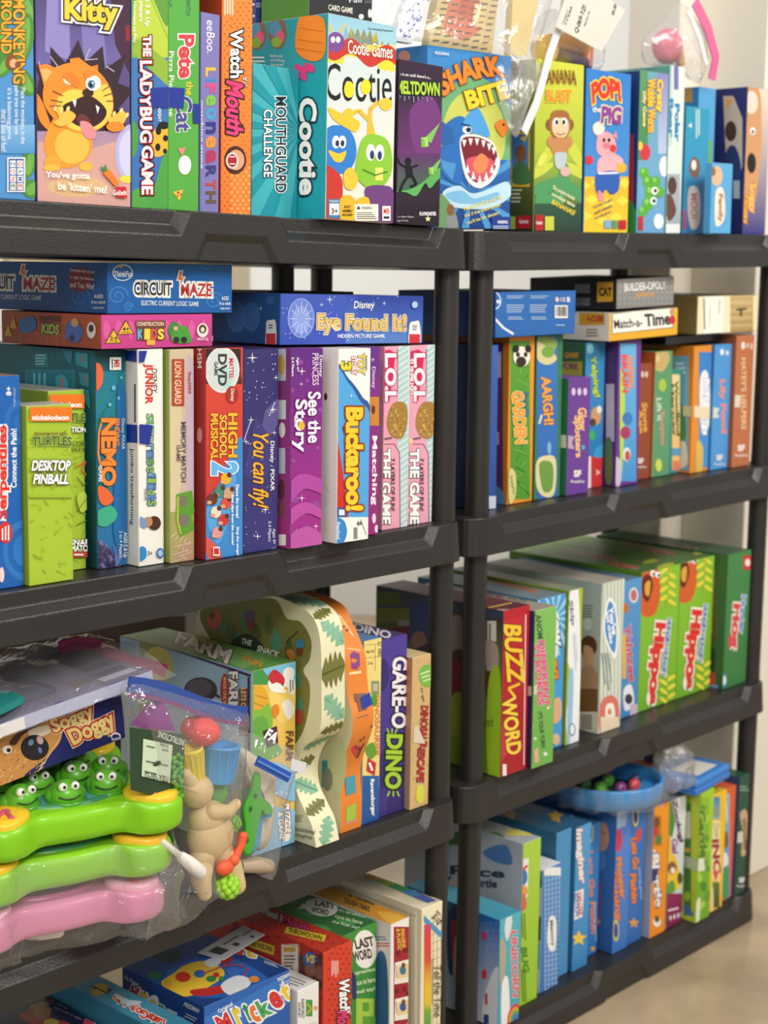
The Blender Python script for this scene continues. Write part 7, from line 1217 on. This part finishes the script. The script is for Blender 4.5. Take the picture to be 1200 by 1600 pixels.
def flat(name, pts, off, col, parent, m=CARD, th=.0008, tf=tl):
    mb = MB(); a = [(u, tf(u, z) - off, z) for u, z in pts]; b_ = [(u, tf(u, z) - off + th, z) for u, z in pts]; mb.prism([b_, a], col, False); return mb.build(name, m, parent, UL)
def words_on(parent, name, items, off, tf=tl):
    "printing on an upright card: (text, u, z, width, height, slope, colour, rot)"
    mb = MB()
    for t, u0, z0, w, h, sl, c, rot in items:
        v, fs = glyphs(t, .01); xs = [p[0] for p in v]; ys = [p[1] for p in v]; x0, x1, y0, y1 = min(xs), max(xs), min(ys), max(ys); pts = []
        for x, y in v:
            a = ((x - x0) / (x1 - x0) - .5) * w; b_ = ((y - y0) / (y1 - y0) - .5) * h; X = u0 + a * cos(rot) - b_ * sin(rot); Z = z0 + a * sin(rot) + b_ * cos(rot) + sl * a * cos(rot); pts.append((X, tf(X, Z) - off, Z))
        mb.add(pts, fs, c)
    return mb.build(name, CARD, parent, UL)
flat('card', [(.254, .600), (.330, .563), (.335, .648), (.254, .674)], .022, '#2c4630', cd)
lb = flat('price_label', [(.269, .613), (.310, .595), (.315, .640), (.272, .657)], .0235, '#cfe0c4', cd); tag(lb, 'pale green price label')
mb = MB()
for k in range(24): u = .322 + .006 * cos(k * 2.4); z = .575 + k * .0022; mb.ball((u, tl(u, z) - .0232, z), .0035, ('#5fae3a', '#4a9a2c')[k % 2], 8, 6)
mb.build('leaf_print', CARD, cd, UL)
words_on(cd, 'print', [('INSTRUCTIONS', .312, .649, .040, .0075, -.25, '#e8efe0', pi - .25), ('O-101-YZU', .290, .607, .034, .0075, -.40, '#2a3a2a', 0), ('PRICE', .302, .643, .012, .003, -.4, '#445', 0), ('5.00', .303, .637, .009, .003, -.4, '#445', 0)], .0245)
mb = MB(); 
for a, b_ in (((.275, .630), (.307, .617)), ((.276, .648), (.288, .643)), ((.272, .6185), (.290, .611))): mb.tube([(a[0], tl(*a) - .0243, a[1]), (b_[0], tl(*b_) - .0243, b_[1])], .0005, '#3a4a3a', 6)
mb.ball((.291, tl(.291, .62) - .0243, .6235), (.006, .001, .003), '#3a4a3a', 10, 6); mb.build('rule', CARD, cd, UL)
cd.matrix_world = UL @ Matrix.Translation((-.017, 0, .003))
def cup(label, u, z, r0, r1, h, col, tilt_, off=.0):
    M = UL @ Matrix.Translation((u, tl(u, z) - off, z)) @ Matrix.Rotation(rad(tilt_), 4, 'Y'); e2 = empty('toy_mould', M); tag(e2, label, 'toy mould', G)
    rings(M, 'cup', [(r0, -h / 2), (r0 * 1.03, -h * .42), (r1, h * .40), (r1 * 1.06, h * .42), (r1 * 1.06, h / 2), (r1 * .86, h / 2), (r1 * .8, h * .3)], col, VINYL, e2)
    mb = MB()
    for k in range(14): a = 2 * pi * k / 14; mb.tube([((r0 + .0006) * cos(a), (r0 + .0006) * sin(a), -h * .4), ((r1 + .0006) * cos(a), (r1 + .0006) * sin(a), h * .38)], .0011, col, 6)
    mb.build('ribbing', VINYL, e2, M)
cup('blue ribbed toy mould in the zip bag, under the red one', .388, .596, .021, .025, .046, '#3f9fe0', 8)
cup('yellow ribbed toy mould in the zip bag, beside the green card', .348, .600, .012, .015, .050, '#e8d32a', -8, .0)
def spiky(label, u, z, r, col, n, squash, seed, M0=None, off=0):
    mb = MB(); rnd = random.Random(seed); N, Mm = 24, 12; vs = []
    for j in range(Mm + 1):
        th = pi * j / Mm
        for k in range(N):
            a = 2 * pi * k / N; q = r * (1 + .10 * cos(n * a) * sin(th) ** 2); vs.append((q * sin(th) * cos(a), q * sin(th) * sin(a), q * squash * cos(th)))
    mb.add(vs, [[j * N + k, (j + 1) * N + k, (j + 1) * N + (k + 1) % N, j * N + (k + 1) % N] for j in range(Mm) for k in range(N)], col, True)
    obj(mb, 'toy_mould', label, 'toy mould', UL @ Matrix.Translation((u, tl(u, z) - off, z)) @ Matrix.Rotation(rad(20), 4, 'Y'), VINYL, G)
spiky('red pointed toy mould at the top of the zip bag', .362, .642, .024, '#e2403c', 5, .75, 1)
mb = MB(); a = [(.264, .668), (.312, .655), (.296, .692)]; mb.prism([[(u, tl(u, z) + .012, z) for u, z in a], [(u, tl(u, z) - .012, z) for u, z in a]], '#8a2f86', False); obj(mb, 'toy_mould', 'purple triangular toy mould at the top of the zip bag', 'toy mould', UL, VINYL, G)
# beige soft figure
DM = UL @ Matrix.Translation((.372, -.034, .507))
dl = empty('toy_figure', DM); tag(dl, 'beige soft rubber figure with stubby limbs in the zip bag', 'toy figure', None)
BG = '#d9bd8c'
DM = DM @ Matrix.Scale(1.1, 4); dl.matrix_world = DM
def part(parent, name, balls, col=BG, tubes=(), M=DM):
    mb = MB()
    for c, r in balls: mb.ball(c, r, col, 20, 14)
    for p, r in tubes: mb.tube(p, r, col, 14); mb.ball(p[-1], r[-1] if isinstance(r, (list, tuple)) else r, col, 14, 8); mb.ball(p[0], r[0] if isinstance(r, (list, tuple)) else r, col, 14, 8)
    return mb.build(name, VINYL, parent, M)
part(dl, 'body', [((0, 0, 0), (.029, .022, .031)), ((-.004, .0, .022), (.024, .019, .020))])
part(dl, 'head', [((-.018, .002, .056), (.020, .018, .019))])
part(dl, 'ear', [], BG, [([(-.024, 0, .066), (-.034, 0, .080)], [.010, .007])])
part(dl, 'arm', [], BG, [([(-.006, -.012, .032), (.012, -.018, .030), (.024, -.016, .035)], [.010, .008, .006])])
part(dl, 'leg', [], BG, [([(-.016, -.004, -.022), (-.021, -.008, -.044), (-.017, -.010, -.060)], [.015, .012, .008])])
part(dl, 'leg', [], BG, [([(.010, -.004, -.020), (.024, -.008, -.042), (.030, -.010, -.064)], [.015, .013, .011])])
fg = empty('toy_creature', UL @ Matrix.Translation((.378, -.054, .470))); tag(fg, 'small orange rubber creature between the legs of the beige figure', 'toy')
FM = fg.matrix_world.copy()
part(fg, 'body', [((0, 0, 0), (.013, .009, .010))], '#e8603a', (), FM); part(fg, 'head', [((.012, -.003, .007), .007)], '#e8683f', (), FM); part(fg, 'arm', [], '#e8603a', [([(.016, 0, .008), (.026, 0, .020), (.030, 0, .032)], [.006, .005, .006])], FM)
def berry(label, u, v, z, r, col):
    mb = MB(); rnd = random.Random(int(u * 1000)); mb.ball((0, 0, 0), r * .8, col, 14, 10)
    for k in range(34):
        th = math.acos(1 - 2 * (k + .5) / 34); a = k * 2.4; mb.ball((r * .75 * sin(th) * cos(a), r * .75 * sin(th) * sin(a), r * .75 * cos(th)), r * .32, col, 8, 6)
    obj(mb, 'toy_berry', label, 'toy', UL @ Matrix.Translation((u, v, z)), VINYL, G)
berry('lime bobbly toy ball in the lower corner of the zip bag', .384, -.052, .443, .016, '#9bd23a'); berry('green bobbly toy ball beside the body of the beige figure', .411, -.030, .512, .012, '#7fc23a')
mb = MB(); mb.ball((0, 0, 0), (.014, .008, .020), '#5fae4a', 14, 10); obj(mb, 'toy_leaf', 'green soft toy piece under the blue mould', 'toy', UL @ Matrix.Translation((.392, -.026, .556)), VINYL, G)

# zip bag with a stretchy star and a cloth, in front of the farm box
DX = .016; vE = lambda u, z: -.006
OE = [(.417, .628), (.442, .622), (.542, .571), (.540, .543), (.526, .508), (.508, .413), (.488, .412), (.470, .424), (.440, .446), (.434, .50), (.424, .58)]
e = bag('zip_bag', 'small zip bag with a bright blue seal, in front of the farm box', 'clear zip bags')
pillow(UL, 'bag_film', OE, -.008, .020, FILM, e, .0025, 5)
ribbon(UL, 'zip_seal', [(.452 + .057 * k / 6, -.031, .584 - .036 * k / 6) for k in range(7)], .013, '#2a56b4', e); ribbon(UL, 'zip_line', [(.452 + .057 * k / 6, -.033, .584 - .036 * k / 6) for k in range(7)], .003, '#5a86d8', e)
o = flat('price_label', [(.511, .558), (.538, .546), (.540, .561), (.513, .573)], .0255, '#d9dbe0', e, tf=vE); tag(o, 'white price label')
def blob(name, label, pts, v, th, col, cat='toy', group=None, holes=()):
    mb = MB(); q = smooth_loop(pts, 4); c = sum((Vector(p) for p in q), Vector((0, 0))) / len(q)
    mb.prism([[(c.x + (a - c.x) * f, v + o_, c.y + (b_ - c.y) * f) for a, b_ in q] for f, o_ in ((.93, th / 2), (1, th / 4), (1, -th / 4), (.93, -th / 2))], col)
    o = mb.build(name, VINYL, None, UL); tag(o, label, cat, group)
    if holes:
        m2 = MB()
        for a, b_, r in holes: m2.prism([[(a + r * cos(2 * pi * k / 14), v - th / 2 - o_, b_ + r * 1.25 * sin(2 * pi * k / 14)) for k in range(14)] for o_ in (-.0002, .0004)], '#2f6a2f')
        m2.build('dimple', VINYL, o, UL)
sh = lambda P: [(a + DX, b_) for a, b_ in P]
blob('stretchy_star', 'green rubbery star toy with dimples in the small zip bag', sh([(.443, .566), (.450, .555), (.449, .534), (.466, .518), (.470, .504), (.450, .506), (.444, .490), (.434, .460), (.420, .464), (.423, .496), (.420, .522), (.432, .540), (.436, .554)]), -.022, .006, '#4fae3a', 'toy', None, [(.455, .535, .003), (.447, .520, .003), (.441, .480, .003), (.468, .510, .003)])
blob('stretchy_star', 'blue rubbery star toy behind the green one in the zip bag', sh([(.456, .540), (.463, .517), (.476, .508), (.476, .496), (.461, .495), (.454, .463), (.440, .458), (.437, .492), (.444, .525)]), -.014, .006, '#3f9fd0', 'toy')
mb = MB(); cl = smooth_loop(sh([(.438, .594), (.492, .553), (.500, .524), (.488, .455), (.470, .447), (.458, .486), (.452, .54)]), 5)
c = Vector((.486, .52)); mb.prism([[(c.x + (a - c.x) * f, .006 - o_ + .002 * sin(i * .8), c.y + (b_ - c.y) * f) for i, (a, b_) in enumerate(cl)] for f, o_ in ((.9, -.004), (1, 0), (.96, .006), (.7, .009), (.3, .007), (.05, .009))], '#d8cdb8'); obj(mb, 'cloth_pouch', 'folded cream cloth in the small zip bag', 'cloth', UL)
mb = MB(); mb.tube([(.445, -.008, .440), (.470, -.012, .436), (.495, -.008, .426)], [.008, .011, .009], '#b8a48c', 12); obj(mb, 'cloth_strip', 'brown crumpled strip at the foot of the small zip bag', 'cloth', UL)
for i, (r, c, lb_) in enumerate(((.036, '#c84a5a', 'thin red ring'), (.031, '#4a9a6a', 'thin green ring'))):
    mb = MB(); mb.tube([(.462 + r * .8 * cos(t), -.004 - i * .002, .508 + r * sin(t)) for t in (k * pi / 12 for k in range(25))], .0012, c, 8, False); obj(mb, 'toy_ring', lb_ + ' behind the star toys in the small zip bag', 'toy ring', UL)
o = flat('folded_leaflet', [(.414, .540), (.428, .528), (.440, .600), (.426, .610)], .0, '#d9d9d4', None, tf=lambda u, z: .010); tag(o, 'folded white leaflet standing between the two zip bags', 'leaflet')
words_on(o, 'print', [('(1)', .430, .590, .005, .006, 0, '#333', 0), ('(2)', .426, .562, .005, .006, 0, '#333', 0)], .001, lambda u, z: .010)

# ---------------------------------------------------------------- on top of the farther unit
e = tag(empty('zip_bag', UR_), 'big crumpled zip bag of packets drooping over the shark box', 'plastic bag', 'clear zip bags')
OA = [(-.145, 1.512), (-.13, 1.56), (-.10, 1.625), (.05, 1.65), (.22, 1.64), (.215, 1.57), (.185, 1.52), (.14, 1.45), (.112, 1.395), (.098, 1.41), (.094, 1.50), (.0, 1.512)]
tA = lambda u, z: .055 if z > 1.525 else .055 - min(1, (1.525 - z) / .03) * .034
pillow(UR_, 'bag_film', OA, .05, .026, HAZY, e, .004, 7, tA)
ribbon(UR_, 'zip_seal', [(.122, .018, 1.40), (.15, .018, 1.445), (.195, .03, 1.52), (.222, .03, 1.575), (.228, .03, 1.62)], .014, '#e6e6ea', e)
def packet(name, label, cat, pts, v, th, col, extra=None):
    mb = MB(); mb.prism([[(a, v + th / 2, b_) for a, b_ in pts], [(a, v - th / 2, b_) for a, b_ in pts]], col, False); o = mb.build(name, CARD, None, UR_); tag(o, label, cat)
    m2 = MB()
    for p, c, k in extra or (): m2.add([(a, v - th / 2 - .0003 - .0002 * k, b_) for a, b_ in p], [list(range(len(p)))], c)
    if m2.v: m2.build('print', CARD, o, UR_)
    return o
rnd = random.Random(21); ex = []
for k in range(170):
    a = rnd.uniform(-.13, -.045); z = rnd.uniform(1.508, 1.64); 
    if -.133 + (z - 1.5) * .5 < a < -.094 + (z - 1.5) * .5: ex.append(([(a, z), (a + .004, z + .001), (a + .005, z + .004), (a + .001, z + .003)], ('#5f86c0', '#8fb0dc', '#4a6fae')[k % 3], 1))
packet('patterned_card_pack', 'white card pack with tiny blue squiggles in the big zip bag', 'card pack', [(-.134, 1.507), (-.094, 1.507), (-.03, 1.64), (-.07, 1.64)], .052, .012, '#e9eef6', ex)
ex = [([(-.03, 1.53), (.02, 1.522), (.06, 1.545), (.05, 1.585), (-.01, 1.59)], '#d9774f', 1), ([(.0, 1.56), (.04, 1.55), (.055, 1.58), (.02, 1.60)], '#c8583c', 2), ([(.035, 1.548), (.062, 1.545), (.066, 1.575), (.04, 1.578)], '#e8c880', 3)]
for k in range(9):
    for j in range(6): u = -.05 + j * .021 + k * .003; z = 1.515 + k * .009; ex.append(([(u, z), (u + .014, z + .0015), (u + .014, z + .0035), (u, z + .002)], '#6a5a34', 4))
packet('snack_packet', 'tan printed packet with a red patch in the big zip bag', 'packet', [(-.058, 1.509), (.082, 1.512), (.098, 1.62), (-.02, 1.64)], .056, .014, '#d8c184', ex)
packet('yellow_pouch', 'pale yellow pouch at the end of the big zip bag', 'pouch', [(.125, 1.512), (.165, 1.518), (.20, 1.64), (.13, 1.64)], .056, .012, '#e8cf86')
tg = empty('price_tag', UR_); tag(tg, 'white paper price tag hanging at an angle above the monkey box', 'price tag')
def flatR(name, pts, v, col, parent): mb = MB(); mb.prism([[(a, v + .0005, b_) for a, b_ in pts], [(a, v - .0005, b_) for a, b_ in pts]], col, False); return mb.build(name, CARD, parent, UR_)
flatR('tag_card', [(.194, 1.560), (.312, 1.536), (.372, 1.606), (.232, 1.640)], .02, '#dedad0', tg)
mb = MB()
def tagtext(t, u0, z0, w, h, rot, c='#222'):
    v, fs = glyphs(t, .012); xs = [p[0] for p in v]; ys = [p[1] for p in v]; x0, x1, y0, y1 = min(xs), max(xs), min(ys), max(ys); pts = []
    for x, y in v: a = ((x - x0) / (x1 - x0) - .5) * w; b_ = ((y - y0) / (y1 - y0) - .5) * h; pts.append((u0 + a * cos(rot) - b_ * sin(rot), .0190, z0 + a * sin(rot) + b_ * cos(rot)))
    mb.add(pts, fs, c)
ra = rad(64); tagtext('Q-069-YZI', .255, 1.578, .046, .011, ra); tagtext('Playtime Pal', .272, 1.581, .026, .005, ra, '#555'); tagtext('$6.00', .342, 1.603, .018, .008, ra); tagtext('ITEM', .225, 1.580, .03, .004, ra, '#555'); tagtext('Category', .217, 1.577, .026, .004, ra, '#555'); mb.build('print', CARD, tg, UR_)
mb = MB(); mb.tube([(.225, .02, 1.625), (.215, .025, 1.64), (.22, .03, 1.66)], .0025, '#222', 8); mb.build('string', VINYL, tg, UR_)
ft = empty('toy_food', UR_); tag(ft, 'yellow and orange plastic toy with a brown base behind the price tag', 'toy')
M0 = UR_
mb = MB(); mb.ball((.240, .075, 1.536), (.024, .022, .024), '#f0bf2e', 18, 12); mb.build('body', TOY, ft, M0)
mb = MB(); mb.tube([(.245, .07, 1.548), (.29, .07, 1.553), (.345, .07, 1.545)], [.012, .016, .010], '#e8a548', 14); mb.build('top', TOY, ft, M0)
mb = MB(); mb.tube([(.255, .065, 1.528), (.33, .065, 1.524)], [.012, .010], '#6a3020', 14); mb.build('base', TOY, ft, M0)
mb = MB(); mb.tube([(.335, .07, 1.52), (.345, .07, 1.56)], [.014, .010], '#e8824a', 14); mb.build('side', TOY, ft, M0)
e = tag(empty('zip_bag', UR_), 'clear bag behind the price tag around a yellow toy', 'plastic bag', 'clear zip bags')
pillow(UR_, 'bag_film', [(.205, 1.516), (.215, 1.58), (.27, 1.60), (.36, 1.58), (.385, 1.54), (.37, 1.515), (.29, 1.514)], .07, .03, HAZY, e, .003, 9)
e = tag(empty('zip_bag', UR_), 'upright zip bag with a pink seal and a pink toy, on the teal boxes', 'plastic bag', 'clear zip bags')
pillow(UR_, 'bag_film', [(.500, 1.540), (.490, 1.578), (.537, 1.612), (.600, 1.650), (.655, 1.618), (.686, 1.563), (.662, 1.523), (.620, 1.540), (.56, 1.542)], .065, .028, HAZY, e, .004, 11)
ribbon(UR_, 'zip_seal', [(.602, .04, 1.650), (.64, .036, 1.610), (.668, .036, 1.565), (.665, .04, 1.528)], .022, '#d86a98', e); ribbon(UR_, 'zip_line', [(.580, .038, 1.632), (.612, .034, 1.590), (.640, .036, 1.55)], .010, '#ece6e6', e)
pk = empty('toy_ice_cream', UR_); tag(pk, 'rose pink round toy with a tan stick inside the pink sealed bag', 'toy')
mb = MB(); mb.ball((.562, .065, 1.575), (.034, .022, .030), '#cf5f78', 20, 14); mb.build('scoop', TOY, pk, UR_); mb = MB(); mb.tube([(.588, .06, 1.576), (.598, .06, 1.546)], .008, '#d8a878', 12); mb.build('stick', TOY, pk, UR_)

# ---------------------------------------------------------------- on top of the farther unit's bottom row
DM4 = place('R', 4, .480, .075, .2690, 0, roll=-1.0, pitch=-2)
ds = empty('fishing_game_toy', DM4); tag(ds, 'round bright blue fishing toy in torn film, lying on the star boxes', 'toy')
rings(DM4, 'tray', [(.085, 0), (.094, .003), (.098, .020), (.1, .036), (.099, .039), (.093, .039), (.090, .030), (.088, .020)], '#3f93d8', TOY, ds, 48)
mb = MB()
for k in range(9): a = k * .7; r = .05 if k else 0; mb.ball((r * cos(a), r * sin(a), .030), (.014, .010, .012), ('#5fae3a', '#7a3a78', '#c84a5a', '#2f3f6a', '#4a9a4a')[k % 5], 12, 8)
mb.build('fish', TOY, ds, DM4); rings(DM4, 'pond', [(.088, .019), (.02, .021)], '#1f2f4a', TOY, ds, 40)
mb = MB(); mb.prism([[((.103 + .006 * sin(k * 1.9)) * cos(2 * pi * k / 60), (.103 + .006 * sin(k * 1.9)) * sin(2 * pi * k / 60), z + .003 * sin(k * 1.3)) for k in range(60)] for z in (.001, .014, .030, .042)], '#ffffff', True, False, False); mb.build('torn_film', FILM, ds, DM4)
o = pillow(UR_, 'crumpled_film', [(.552, .30), (.548, .335), (.566, .362), (.60, .364), (.628, .340), (.634, .30), (.622, .272), (.585, .268)], .012, .03, HAZY, None, .009, 13); tag(o, 'crumpled ball of clear film between the blue toy and blue case', 'plastic film')
CM = place('R', 4, .633, -.012, .2530, 6, roll=0)
cs_ = empty('game_case', CM); tag(cs_, 'flat bright blue case with a white label, lying on the lime and yellow boxes', 'case')
mb = MB(); mb.box(0, 0, 0, .142, .11, .014, '#2f78cc', .003); mb.build('base', TOY, cs_); mb = MB(); mb.box(.001, .001, .0145, .141, .109, .028, '#3a86d8', .003); mb.build('lid', TOY, cs_)
mb = MB(); mb.box(.035, .016, .0282, .115, .07, .0288, '#e4e2da', .0002); o = mb.build('paper_label', CARD, cs_); mb = MB()
for q in ((.06, .03, .085, .05), (.03, .06, .05, .064)): mb.add([(q[0], q[1], .0290), (q[2], q[1], .0290), (q[2], q[3], .0290), (q[0], q[3], .0290)], [[0, 1, 2, 3]], '#4a4a4a')
mb.build('print', CARD, o, CM)
